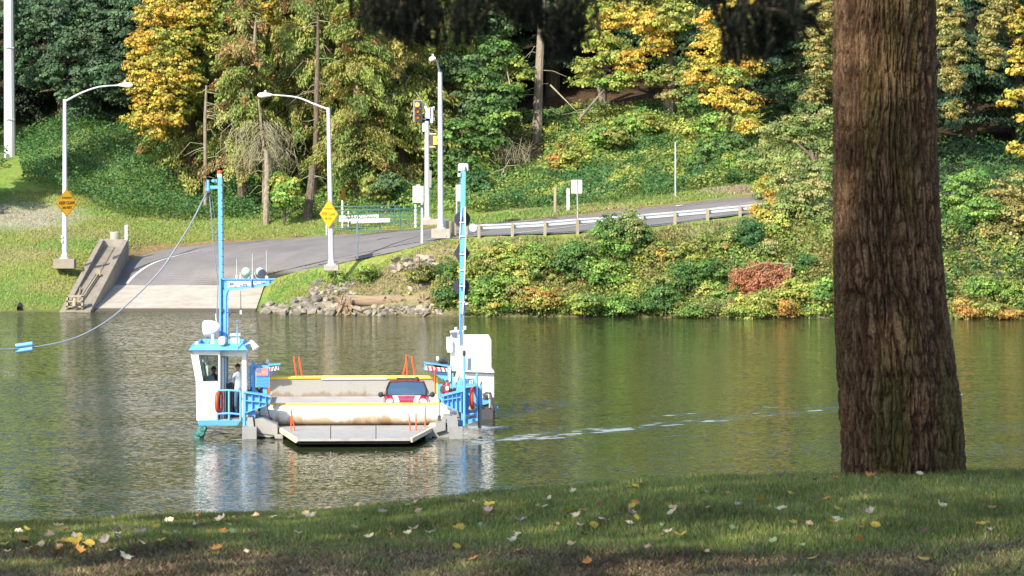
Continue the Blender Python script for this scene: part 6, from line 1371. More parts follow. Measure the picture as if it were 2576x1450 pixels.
for (xa, xb, z0, z1) in ((xL, R0, zbm, zbk), (tlF.x + .05, R0, zt - .16, zt), (xL - .1, xL + .15, zbk, zt - .16), (R0 - .12, R0, zbk, zt - .16), ((xL + R0) / 2 - .06, (xL + R0) / 2 + .04, zbk, zt - .16)): mb.box(((xa + xb) / 2, VB, (z0 + z1) / 2), (xb - xa, .06, z1 - z0))
FB("side_wall", M['white'], wh, mb=mb)
mb = MB(); mb.box(((blF.x + R0) / 2, (VF + VB) / 2, zbm + .02), (R0 - blF.x, VB - VF, .04)); FB("floor", M['greysteel'], wh, mb=mb)
mb = MB(); fp(mb, [(500.6, 894.7), (547.4, 894.7), (547.4, 959), (512, 959)], VF + .03, VF + .036); FB("window", M['glass'], wh, mb=mb)
mb = MB(); W4 = [(500.2, 894.2), (547.8, 894.2), (547.8, 959.5), (511.6, 959.5)]; mb.tube([LP(x, y, VF - .005) for x, y in W4 + W4[:1]], .014, 5, False); FB("window_seal", M['dark'], wh, mb=mb)
mb = MB(); fb(mb, 566, 965, 586, 1054, -.9, -.4); mb.box((blF.x + .75, VB - .8, zbm + .55), (.9, .5, 1.1)); FB("console", M['dark'], wh, mb=mb)
mb = MB(); mb.box((blF.x + .35, VF + .5, zbm + 1.42), (.35, .35, .2)); mb.tube([(blF.x + .28, VF + .35, zbm + 1.4), (blF.x + .18, VF + .3, zbm + 2.0)], .04, 6); mb.tube([(blF.x + .10, VF + .3, zbm + 1.8), (blF.x + .42, VF + .32, zbm + 2.05)], .02, 5); FB("control_lever", M['offwhite'], wh, mb=mb)
# inner door edge, lining
mb = MB(); fb(mb, 566, 897, 568.5, 1056, VF + .5, VF + 1.1); FB("open_door", M['offwhite'], wh, mb=mb)
# roof: flared brow with a recessed top
za, zr = LP(0, 882, VF).z, LP(0, 866.5, VF + .15).z
bx0, bx1 = LP(473.5, 882, VF - .2).x, LP(622.5, 882, VF - .2).x; tx0, tx1 = LP(497, 866.5, VF + .15).x, LP(611, 866.5, VF + .15).x
b = [(bx0, VF - .2, za), (bx1, VF - .2, za), (bx1, VB + .25, za), (bx0, VB + .25, za)]; tt = [(tx0, VF + .15, zr), (tx1, VF + .15, zr), (tx1, VB - .1, zr), (tx0, VB - .1, zr)]; i2 = [(x + (.03 if k in (0, 3) else -.03), y + (.03 if k < 2 else -.03), zr) for k, (x, y, z) in enumerate(tt)]; i3 = [(x, y, zr - .22) for x, y, z in i2]
mb = MB(); mb.add(b + tt + i2 + i3, [(i, (i + 1) % 4, 4 + (i + 1) % 4, 4 + i) for i in range(4)] + [(4 + i, 4 + (i + 1) % 4, 8 + (i + 1) % 4, 8 + i) for i in range(4)] + [(8 + i, 8 + (i + 1) % 4, 12 + (i + 1) % 4, 12 + i) for i in range(4)] + [(12, 13, 14, 15), (3, 2, 1, 0)])
rfm = FB("roof", M['blue'], wh, mb=mb)
# sill platform
mb = MB(); q0, q1 = LP(497, 1058, VF - .15), LP(606, 1058, VF - .15); r0, r1 = LP(500, 1071.5, VF - .1), LP(596, 1071.5, VF - .1)
mb.prism([q0, q1, r1, r0], (0, VB - VF + .3, 0)); FB("platform", M['blue'], mb=mb, bevel=.01)
mb = MB(); 
for (a, b_) in (((546.5, 983), (576, 982)), ((576, 982), (605, 985)), ((546.5, 1042), (576, 1040)), ((576, 1040), (605, 1043)), ((546.5, 983), (546.5, 1058)), ((576, 982), (576, 1058)), ((605, 985), (605, 1060))): mb.tube([LP(*a, VF - .1), LP(*b_, VF - .1)], .036, 8)
FB("railing", M['blue'], mb=mb, smooth=True)
# things on the wheelhouse roof
mb = MB(); a = LP(534, 826, VF + .7); ax = Vector((1, -.25, .12)).normalized(); mb.lathe(a - ax * .29, ax, [(0, .27), (.03, .30), (.30, .27), (.45, .22), (.56, .12), (.6, .02)], 20); FB("searchlight", M['white'], mb=mb, smooth=True)
mb = MB(); mb.tube([LP(535, 868, VF + .5), LP(535, 838, VF + .6)], [.07, .045], 8); mb.tube([LP(545, 815, VF + .7), LP(542, 790, VF + .7)], .015, 5); mb.lathe(LP(535, 868, VF + .5), (0, 0, 1), [(0, .1), (.12, .08)], 10); FB("searchlight_stand", M['white'], mb=mb)
mb = MB(); a = LP(560, 857, VF + .0); ax = Vector((-.35, -.8, -.15)).normalized(); mb.lathe(a - ax * .1, ax, [(0, .06), (.04, .15), (.16, .16), (.2, .15)], 16); lo = FB("deck_light", M['palegreen'], mb=mb, smooth=True)
mb = MB(); mb.lathe(a + ax * .1, ax, [(0, .13), (.02, .11), (.03, .01)], 16); FB("lens", M['lens'], lo, mb=mb, smooth=True)
mb = MB(); fb(mb, 580, 845, 603.5, 866, VF + .7, VF + 1.1); fb(mb, 578, 840, 605, 847, VF + .65, VF + 1.15); FB("vent_box", M['galv'], mb=mb, bevel=.01)
mb = MB(); mb.tube([LP(598, 880, VF - .15), LP(597, 843, VF - .1), LP(596.5, 816, VF - .1)], [.022, .03, .012], 6); mb.tube([LP(594, 808, VF - .1), LP(600, 806, VF - .1)], .012, 4); FB("whip_antenna", M['blue'], mb=mb)
mb = MB(); a = LP(633, 860, VF + .2); ax = Vector((.5, -.25, -.75)).normalized(); mb.lathe(a, ax, [(-.06, .03), (0, .07), (.1, .085), (.3, .13), (.31, .11)], 14); mb.tube([LP(617, 868, VF + .4), a], .025, 6); FB("loudspeaker", M['white'], mb=mb, smooth=True)
mb = MB(); fb(mb, 491, 861, 498, 868, VF + .2, VF + .5); FB("roof_bracket", M['white'], mb=mb)
# left mast, its arm and signs
VM = -.1
mb = MB(); fp(mb, [(547.5, 445), (558.5, 445), (560, 697), (561.5, 703), (574, 865), (574, 985), (553, 985), (551.5, 700), (549, 560)], VM, VM + .16); mst = FB("mast", M['blue'], mb=mb)
mb = MB(); fb(mb, 563, 730, 574, 985, VM - .1, VM); fp(mb, [(561.5, 730), (573, 732), (569, 745), (568, 866), (562, 866)], VM - .14, VM - .02); fb(mb, 551, 700, 556, 985, VM - .14, VM - .02); FB("flange", M['blue'], mst, mb=mb)
mb = MB()
for i in range(22): y = 465 + i * 20; x = 556 + i * .25; mb.tube([LP(x, y, VM - .02), LP(x + 4.5, y + .5, VM - .1)], .014, 4)
mb.tube([LP(560.5, 450, VM - .06), LP(561, 700, VM - .06)], .015, 5); FB("rung", M['darksteel'], mst, mb=mb)
mb = MB(); mb.lathe(LP(552.8, 446, VM + .08), (0, 0, 1), [(0, .09), (.1, .09), (.12, .07)], 14); FB("beacon_base", M['white'], mst, mb=mb)
mb = MB(); mb.lathe(LP(552.8, 438, VM + .08), (0, 0, 1), [(0, .085), (.1, .085), (.13, .04)], 14); FB("beacon", M['orange'], mst, mb=mb)
mb = MB(); fb(mb, 521, 467.5, 548, 475, VM, VM + .16); mb.tube([LP(523.7, 474, VM), LP(523.7, 453, VM)], .055, 10); mb.tube([LP(523.7, 480, VM), LP(523.7, 474, VM)], .08, 10); fb(mb, 536, 452, 546, 459, VM, VM + .12); mb.lathe(LP(536, 455, VM), (0, -1, 0), [(0, .06), (.06, .06)], 10); FB("mast_arm", M['blue'], mst, mb=mb)
mb = MB(); mb.tube([LP(521, 484, VM - .1), LP(527, 484, VM - .1)], .06, 8); mb.tube([LP(516, 487, VM), LP(529, 495, VM)], .03, 8); FB("insulator", M['darksteel'], mst, mb=mb)
mb = MB(); fp(mb, [(561.5, 704), (690, 704), (674, 719), (600, 729), (577, 732), (571, 738), (569, 752), (562, 752)], VM, VM + .05); ar = FB("name_arm", M['blue'], mb=mb)
mb = MB(); fp(mb, [(561, 701.5), (694, 701.5), (690, 704), (561, 704)], VM - .05, VM + .4); FB("shelf", M['blue'], ar, mb=mb)
for x in (632, 677): m_ = MB(); fb(m_, x - .8, 704, x + .8, 724 if x < 650 else 719, VM - .12, VM); FB("fin", M['blue'], ar, mb=m_)
mb = MB(); fp(mb, [(572, 708), (630.5, 708), (631, 718.5), (573, 723.5)], VM - .02, VM - .008); FB("name_plate", M['white'], ar, mb=mb, bevel=.002)
mb = MB(); fp(mb, [(637, 708), (669, 708), (668, 712.5), (637, 717)], VM - .02, VM - .008); FB("year_plate", M['white'], ar, mb=mb, bevel=.002)
p = LP(600, 715.2, VM - .03); text("M.J. Lee", .19, p, 0, M['ink'], ar, sx=1.05, local=True); p = LP(653, 711.3, VM - .03); text("Est. 1958", .095, p, 0, M['ink'], ar, sx=1.1, local=True)
for (cx_, cy_, ax, face) in ((618, 684, Vector((.45, .75, -.35)), False), (654.5, 684, Vector((.35, -.75, -.3)), True)):
    ax = ax.normalized(); a = LP(cx_, cy_, VM); mb = MB(); mb.lathe(a - ax * .13, ax, [(0, .03), (.03, .10), (.08, .15), (.16, .165), (.27, .165)], 20); o = FB("floodlight", M['palegreen'], ar, mb=mb, smooth=True)
    mb = MB(); mb.lathe(a + ax * .14, ax, [(0, .16), (.03, .15), (.035, .01)], 20)
    mb.build("floodlight_lens", M['smoke'] if face else M['darksteel'], ar, local=True, smooth=True)
    mb = MB(); P = [a + Vector((math.cos(t_) * .2, 0, math.sin(t_) * .25 - .02)) for t_ in np.linspace(math.pi, 2 * math.pi, 9)]; mb.tube(P, .014, 5); mb.build("floodlight_yoke", M['palegreen'], ar, local=True)
mb = MB()
for x, y in ((595, 652), (634.7, 638), (670, 629)): mb.tube([LP(x, 702, VM), LP(x, y, VM)], [.012, .006], 5)
FB("whip_antenna", M['offwhite'], ar, mb=mb)
mb = MB()
for x in (595, 604, 634.7, 670): mb.lathe(LP(x, 702, VM), (0, 0, 1), [(0, .035), (.12, .03), (.14, .012)], 8)
mb.box(LP(672, 699, VM), (.06, .06, .09)); FB("antenna_base", M['white'], ar, mb=mb)
mb = MB(); mb.tube([LP(555, 786, VM - .1), LP(612, 787, VM - .1)], .016, 6); mb.tube([LP(606, 798, VM - .1), LP(605.5, 732, VM - .1)], [.02, .01], 5); mb.box(LP(588, 783, VM - .1), (.16, .08, .09)); mb.box(LP(558, 780, VM - .2), (.07, .07, .13)); mb.tube([LP(574, 797, VM), LP(580, 790, VM), LP(585, 784, VM)], .012, 4); FB("side_antenna", M['darksteel'], mst, mb=mb)
mb = MB(); mb.tube([LP(606, 791, VM - .12), LP(606, 781, VM - .12)], .035, 8); fb(mb, 574, 757, 578.5, 766, VM - .1, VM); FB("antenna_tip", M['white'], mst, mb=mb)

# right side: engine house, posts, platform
mb = MB(); fb(mb, 1137, 855, 1236, 934, 7.5, 10.0); eh = FB("engine_house", M['white'], mb=mb, bevel=.02)
mb = MB(); fb(mb, 1125.6, 856, 1138, 887, 7.3, 9.3); FB("side_box", M['white'], eh, mb=mb, bevel=.01)
mb = MB(); fp(mb, [(1160, 934), (1236, 934), (1243, 946), (1243, 1000), (1230, 1004), (1160, 1000)], 7.0, 9.8); FB("lower_house", M['white'], eh, mb=mb, bevel=.015)
mb = MB(); fp(mb, [(1166, 930), (1235, 926), (1243, 934), (1243, 938), (1166, 936)], 6.8, 9.9); FB("ledge", M['white'], eh, mb=mb)
mb = MB(); fb(mb, 1166, 936.5, 1241, 938.5, 6.95, 7.0); FB("ledge_shadow_strip", M['darksteel'], eh, mb=mb)  # dark strip put below the ledge as its shadow
mb = MB(); mb.lathe(LP(1227, 855, 8), (0, 0, 1), [(-.02, .09), (.06, .09), (.1, .02)], 12); FB("vent_cap", M['white'], eh, mb=mb, smooth=True)
mb = MB(); fb(mb, 1138, 852, 1234, 855.5, 7.5, 10.0); FB("roof_plate", M['white'], eh, mb=mb)
mb = MB(); mb.box((LP(1190, 990, 7).x, 8.2, .02), (1.6, 3.4, .5)); FB("outrigger", M['greysteel'], mb=mb)
# grey board on post
mb = MB(); fb(mb, 1146.7, 901.7, 1185.7, 932.4, .3, .34); FB("grey_board", M['galv'], mb=mb)
# right mast
VR = -.3
mb = MB(); fp(mb, [(1159.5, 431), (1171.5, 431), (1170.5, 560), (1167.5, 800), (1165, 870), (1157, 870), (1155, 800), (1157.5, 560)], VR, VR + .15); rm = FB("mast", M['blue'], mb=mb)
mb = MB(); fp(mb, [(1158, 790), (1168, 790), (1165, 905), (1163, 922), (1150, 962), (1141, 962), (1154, 915), (1156, 860)], VR + .0, VR + .14); FB("mast_foot", M['galv'], rm, mb=mb)
mb = MB(); mb.tube([LP(1170, 520, VR - .05), LP(1171.5, 600, VR - .05), LP(1169, 700, VR - .05), LP(1164, 790, VR - .05)], .018, 5); mb.tube([LP(1156, 600, VR - .05), LP(1158, 570, VR - .05), LP(1162, 520, VR - .05)], .014, 5)
for y in (560, 595, 640, 680, 720, 760): mb.box(LP(1163, y, VR - .03), (.2, .04, .03))
FB("mast_cable", M['white'], rm, mb=mb)
mb = MB(); fp(mb, [(1155, 411), (1175, 411), (1178, 415), (1178, 430), (1152, 430), (1152, 415)], VR + .12, VR + .2); mb.tube([LP(1156, 445, VR), LP(1156, 436, VR)], .07, 10); FB("lamp_shield", M['galv'], rm, mb=mb)
mb = MB(); mb.lathe(LP(1165, 430, VR + .05), (0, 0, 1), [(0, .07), (.05, .08), (.15, .08), (.2, .05)], 12); FB("mast_lamp", M['lens'], rm, mb=mb, smooth=True)
for kind, cy_, r in (('b', 552, 20.5), ('d', 637.5, 36), ('b', 721.5, 20.5)):
    mb = MB(); c = LP(1163 - (cy_ - 552) * .012, cy_, VR + .25); k = r / 71.0
    if kind == 'b':
        for rz in (0, math.pi / 2): mb.lathe(c, (math.sin(rz), math.cos(rz), 0), [(-.012, k), (.012, k)], 28)
    else:
        for v in (Vector((1, 0, 0)), Vector((0, 1, 0))): mb.prism([c + Vector((0, 0, k)), c + v * k * .56, c - Vector((0, 0, k)), c - v * k * .56], Vector((v.y, v.x, 0)) * .02)
    FB("day_ball" if kind == 'b' else "day_diamond", M['darkblue'], rm, mb=mb)
mb = MB(); fb(mb, 1168, 767, 1175, 782, VR, VR + .1); FB("side_lamp", M['darksteel'], rm, mb=mb); mb = MB(); fb(mb, 1166, 762, 1176, 767, VR, VR + .1); fb(mb, 1168, 744, 1173, 751, VR, VR + .08); FB("side_lamp_hood", M['offwhite'], rm, mb=mb)
mb = MB(); fp(mb, [(1131, 834), (1150, 830), (1155, 835), (1152, 852), (1137, 850)], VR + .0, VR + .3); mb.lathe(LP(1147, 833, VR + .1), (0, 0, 1), [(0, .07), (.14, .06)], 10); mb.tube([LP(1148, 834, VR + .1), LP(1160, 832, VR + .1)], .04, 6); fl2 = FB("floodlight", M['galv'], rm, mb=mb, bevel=.02)
mb = MB(); fp(mb, [(1133, 837), (1150, 836), (1149, 851), (1138, 849)], VR - .02, VR); FB("lens", M['smoke'], fl2, mb=mb)
mb = MB(); mb.tube([LP(1163, 835, VR), LP(1169, 828, VR), LP(1170, 824, VR)], .014, 5); mb.lathe(LP(1170, 829, VR), (0, 0, 1), [(0, .05), (.1, .05), (.12, .02)], 10); FB("small_lamp", M['white'], rm, mb=mb)
# thin front post with black lamp
VP = -1.8
mb = MB(); mb.tube([LP(1168, 1072, VP), LP(1168, 896, VP)], [.05, .04], 8); FB("lamp_post", M['blue'], mb=mb); mb = MB(); mb.lathe(LP(1168, 896, VP), (0, 0, 1), [(0, .04), (.04, .055), (.17, .055), (.2, .03)], 12); FB("navigation_lamp", M['dark'], mb=mb, smooth=True)
mb = MB(); fb(mb, 1160, 985, 1168, 1070, -1.5, -1.2); fp(mb, [(1152, 1060), (1168, 1055), (1168, 1074), (1156, 1072)], -1.5, -1.0); FB("post", M['blue'], mb=mb)
# blue winch housing, cylinder, platform
mb = MB(); fb(mb, 1167, 975, 1199, 1036, -1.0, .6); fb(mb, 1165, 972, 1202, 977, -1.15, .7); fb(mb, 1168, 1036, 1200, 1044, -1.0, .6); bh = FB("winch_housing", M['blue'], mb=mb, bevel=.015)
mb = MB(); fb(mb, 1126, 921, 1137, 985, 4.5, 4.8); fb(mb, 1137, 940, 1141, 990, 3.5, 3.7); fb(mb, 1100, 969, 1118, 972, 3.5, 4.0); fb(mb, 1101, 972, 1108, 1004, 3.5, 3.8); fb(mb, 1142, 955, 1148, 985, 2.5, 2.8); FB("post", M['blue'], mb=mb, bevel=.01)
mb = MB(); fb(mb, 1141, 950, 1146, 987, 3.0, 3.2); fb(mb, 1129, 925, 1133, 960, 4.3, 4.4); FB("post", M['white'], mb=mb)
mb = MB(); fp(mb, [(1152, 962), (1164, 950), (1166, 975), (1148, 985)], 1.0, 1.6); fb(mb, 1170, 955, 1195, 968, .2, .8); mb.tube([LP(1200, 975, .1), LP(1200, 940, .1)], .05, 8); fb(mb, 1150, 975, 1167, 985, .8, 2.2); FB("gearbox", M['blue'], mb=mb, bevel=.01)
mb = MB()
for i in range(5): fb(mb, 1172 + i * 4, 957, 1173.2 + i * 4, 967, .12, .2)
FB("grille", M['white'], mb=mb)
mb = MB(); 
for i in range(26): c = LP(rr.uniform(1112, 1150), rr.uniform(978, 992), 2.2); mb.box(c, (rr.uniform(.06, .22), .2, rr.uniform(.05, .14)), 0, 0, rr.uniform(-.6, .6))
for i in range(8): a = LP(rr.uniform(1112, 1130), rr.uniform(962, 985), 3.0); mb.tube([a, a + Vector((rr.uniform(-.15, .15), 0, .15)), a + Vector((rr.uniform(-.1, .1), 0, -.2))], .02, 5)
FB("machinery", M['darksteel'], mb=mb)
mb = MB(); mb.lathe(LP(1206.5, 1016, -.5), (0, 0, 1), [(0, .09), (.04, .1), (.55, .1), (.6, .08), (.64, .05)], 16); mb.lathe(LP(1206.5, 1020, -.5), (0, 0, 1), [(0, .13), (.05, .13)], 16); cy2 = FB("cylinder", M['blue'], mb=mb, smooth=True); mb = MB(); mb.tube([LP(1207, 1078, -.5), LP(1207, 1018, -.5)], [.06, .085], 12); FB("piston_rod", M['greysteel'], cy2, mb=mb, smooth=True)
mb = MB(); mb.tube([LP(1164, 976, -1.2), LP(1200, 972, -1.2), LP(1200, 1046, -1.2)], .028, 7); mb.tube([LP(1166, 1045, -1.2), LP(1200, 1040, -1.2)], .028, 7); mb.tube([LP(1166, 976, -1.2), LP(1166, 1070, -1.2)], .028, 7); FB("railing", M['blue'], mb=mb)
mb = MB(); q = [LP(1167, 1058, -1.3), LP(1201, 1052, -1.3), LP(1203, 1058, -1.3), LP(1178, 1068, -1.3), LP(1167, 1063, -1.3)]; mb.prism(q, (0, 2.0, 0)); FB("platform", M['blue'], mb=mb)
mb = MB(); p = LP(1185, 1045, .2); mb.box((p.x, -.2, p.z - .12), (.42, 1.9, .04)); mb.box(LP(1176, 1050, -1), (.12, .1, .08)); FB("platform_plate", M['offwhite'], mb=mb)
mb = MB(); mb.tube([LP(1212, 960, 6.5), LP(1210, 965, 6.5), LP(1209, 985, 6.5), LP(1211, 996, 6.5)], .035, 7); mb.tube([LP(1214, 994, 6), LP(1222, 988, 6), LP(1234, 990, 6), LP(1238, 1005, 6), LP(1240, 1030, 6)], .04, 7)
fb(mb, 1216, 994, 1228, 1012, 6.2, 6.8); fp(mb, [(1214, 1022), (1250, 1020), (1252, 1028), (1214, 1032)], 6.2, 6.6); fb(mb, 1231, 1003, 1234, 1028, 6.2, 6.3); mb.tube([LP(1236, 995, 6), LP(1242, 1012, 6), LP(1246, 1026, 6)], .03, 6); FB("outboard_drive", M['darksteel'], mb=mb)
mb = MB(); fp(mb, [(1214, 1008), (1234, 1008), (1232, 1014), (1214, 1020)], 6.1, 6.6); fb(mb, 1246, 1022, 1252, 1030, 6.1, 6.4); FB("drive_bracket", M['blue'], mb=mb); mb = MB(); fb(mb, 1236, 1018, 1245, 1028, 6.1, 6.2); fb(mb, 1230, 1005, 1233.5, 1026, 6.05, 6.15); FB("drive_plate", M['galv'], mb=mb)
mb = MB(); fb(mb, 1211, 1030, 1240, 1060, 6.0, 9.0); FB("outboard_leg", M['darksteel'], mb=mb)

# loose things on the ferry: life rings, extinguisher, tarp
def world_tube(pts, r, name, m, label, cat): mb = MB(); mb.tube([FWd(p) for p in pts], r, 10); return top(name, mb, m, FWd(pts[-1]), label, cat)
def ring(c, R, r, ax, label):
    mb = MB(); c = FWd(LP(*c)); n = 24; A = Vector((ax[0], ax[1], 0)).normalized(); U = A; V_ = Vector((0, 0, 1)); Nn = U.cross(V_); vs = []; k = 10
    for i in range(n):
        t_ = 2 * math.pi * i / n; ctr = c + U * math.cos(t_) * R + V_ * math.sin(t_) * R; rd = (U * math.cos(t_) + V_ * math.sin(t_))
        vs += [ctr + (rd * math.cos(2 * math.pi * j / k) + Nn * math.sin(2 * math.pi * j / k)) * r for j in range(k)]
    mb.add(vs, [(i * k + j, ((i + 1) % n) * k + j, ((i + 1) % n) * k + (j + 1) % k, i * k + (j + 1) % k) for i in range(n) for j in range(k)])
    return top("life_ring", mb, M['ringorange'], c, label, "life ring", smooth=True)
M['ringorange'] = mk("ring_orange", (.55, .06, .02), .5)[0]
ring((551, 1011, VF + .1), .36, .075, (.18, 1), "orange life ring hung edge on behind the wheelhouse railing")
ring((1190, 1003, -1.12), .36, .07, (.14, 1), "orange life ring hung edge on against the blue winch housing")
mb = MB(); mb.box(FWd(LP(1187, 1028, -1.3)), (.22, .1, .16), .1, 0, .3); top("rope_coil", mb, M['wood'], FWd(LP(1187, 1030, -1.3)), "small tan bundle hanging below the right life ring", "bundle", bevel=.04)
t = empty("fire_extinguisher", FWd(LP(1125, 990, 1.5)), "red fire extinguisher standing behind the right ramp bracket", "fire extinguisher"); c = FWd(LP(1125, 990, 1.5)); mb = MB(); mb.lathe(c, (0, 0, 1), [(0, .08), (.02, .09), (.34, .09), (.4, .05), (.44, .03)], 14); mb.build("cylinder", M['red'], t, smooth=True)
mb = MB(); mb.box(c + Vector((0, -.02, .45)), (.12, .05, .05)); mb.build("handle", M['dark'], t); mb = MB(); mb.prism([c + Vector((-.05, -.092, .12)), c + Vector((.05, -.092, .12)), c + Vector((.05, -.092, .26)), c + Vector((-.05, -.092, .26))], (0, -.004, 0)); mb.build("tag", M['white'], t)
rr = random.Random(5); mb = MB(); a = FWd(LP(505, 1078, VF)); P = [FWd(LP(513, 1069, VF)), FWd(LP(507, 1085, VF)), FWd(LP(498, 1098, VF)), FWd(LP(488, 1109, VF))]
mb.tube([Vector(p) for p in catmull(P, 4)], [.06, .13, .15, .14, .17, .17, .15, .17, .14, .10, .07, .04, .02], 10); mb.v = [(v[0] + rr.uniform(-.04, .04), v[1] + rr.uniform(-.04, .04), v[2] + rr.uniform(-.04, .04)) for v in mb.v]; top("wet_tarp", mb, M['teal'], a, "dark green tarp bundle hanging from the wheelhouse platform into the water", "tarp")

# cable and hoses
pts = [(521, 485), (508, 508), (490, 545), (470, 580), (445, 620), (412, 670), (370, 718), (330, 757), (290, 792), (250, 820), (200, 846), (150, 862), (90, 873), (60, 877), (20, 879), (-60, 879), (-400, 872)]
t = empty("guide_cable", FWd(LP(521, 485, VM)), "thick grey cable drooping from the ferry mast across the river to the left", "cable"); mb = MB()
P = [W(px, py, FWd(LP(521, 485, VM)).y - i * .25) for i, (px, py) in enumerate(pts)]; mb.tube([Vector(p) for p in catmull(P, 5)], .027, 8); mb.build("cable", M['cable'], t, smooth=True)
c0, c1 = W(40, 877, P[13].y), W(82, 871, P[13].y); mb = MB()
for dz in (-.09, .09): mb.tube([c0 + Vector((0, -.05, dz)), c1 + Vector((0, -.05, dz))], .075, 10)
mb.build("cable_trolley", M['blue'], t, smooth=True)
mb = MB(); mb.tube([Vector(p) for p in catmull([LP(527, 492, VM), LP(533, 560, VM), LP(539, 640, VM), LP(546, 690, VM), LP(548, 720, VM), LP(546, 780, VM), LP(544, 800, VM)], 4)], .022, 6); mb.tube([LP(532, 488, VM), LP(542, 560, VM), LP(547, 640, VM)], .008, 4); FB("mast_hose", M['cable'], mb=mb)
mb = MB(); mb.tube([FWd(LP(515, 490, VM)), W(455, 530, 150), W(300, 640, 175)], .009, 4); mb.tube([c1, W(165, 795, 160)], .008, 4); top("steadying_wire", mb, M['cable'], FWd(LP(515, 490, VM)), "very thin wire leading away from the ferry mast head", "wire")

# ------------------------------------------------------------------ people
def person(label, J, R, origin, shirt, legs, zwaist, hair_col='hair', skinm='skin', bald=False, neck=None, sleeve=1.0):
    """J: joints dict -> world pos, edges list; grown as one skin"""
    names = list(J['p'].keys()); idx = {n: i for i, n in enumerate(names)}
    me = bpy.data.meshes.new("person"); me.from_pydata([tuple(J['p'][n] - origin) for n in names], [(idx[a], idx[b]) for a, b in J['e']], [])
    o = bpy.data.objects.new("person_build", me); COL.objects.link(o); m = o.modifiers.new("s", 'SKIN'); sb = o.modifiers.new("u", 'SUBSURF'); sb.levels = 2; sb.render_levels = 2
    for n in names: v = me.skin_vertices[0].data[idx[n]]; v.radius = (R[n], R[n]) if not isinstance(R[n], tuple) else R[n]; v.use_root = (n == 'pelvis')
    dg = bpy.context.evaluated_depsgraph_get(); m2 = bpy.data.meshes.new_from_object(o.evaluated_get(dg)); bpy.data.objects.remove(o)
    m2.materials.clear()
    for x in (M[skinm], M[shirt], M[legs]): m2.materials.append(x)
    hz = {n: J['p'][n] - origin for n in names}; nk = hz['neck'].z + .02; hands = [hz[n] for n in names if n.startswith('wrist')]; fingers = [hz[n] for n in names if n.startswith('f')]
    for p in m2.polygons:
        c = p.center; mi = 1
        if c.z > nk: mi = 0
        elif any((c - h).length < .10 for h in fingers) or any((c - h).length < .05 for h in hands): mi = 0
        elif c.z < zwaist: mi = 2
        p.material_index = mi; p.use_smooth = True
    po = bpy.data.objects.new("person", m2); COL.objects.link(po); po.location = origin; ORG[po.name] = Vector(origin); tag(po, label, "person")
    h = hz['head']; f = J.get('face', Vector((0, -1, 0))); mb = MB()
    sd_ = f.cross(Vector((0, 0, 1)))
    for s_ in (-1, 1): mb.lathe(origin + h + f * .085 + sd_ * s_ * .032 + Vector((0, 0, .01)), f, [(0, .012), (.006, .01)], 8)
    mb.build("eyes", M['dark'], po)
    mb = MB(); mb.lathe(origin + h + f * .09 + Vector((0, 0, -.03)), f, [(0, .016), (.03, .008)], 6)
    for s_ in (-1, 1): mb.lathe(origin + h + sd_ * s_ * .078, sd_ * s_, [(0, .03), (.015, .025)], 8)
    mb.build("nose_and_ears", M[skinm], po)
    mb = MB(); n = 14; k = 8; vs = []
    for i in range(k + 1):
        th = math.pi * .5 * i / k
        for j in range(n): a = 2 * math.pi * j / n; vs.append(origin + h + Vector((math.cos(a) * math.sin(th) * .098, math.sin(a) * math.sin(th) * .106, math.cos(th) * .118 + (.02))) - f * .012)
    mb.add(vs, [(i * n + j, i * n + (j + 1) % n, (i + 1) * n + (j + 1) % n, (i + 1) * n + j) for i in range(k) for j in range(n)]); mb.build("hair", M[hair_col], po, smooth=True)
    return po
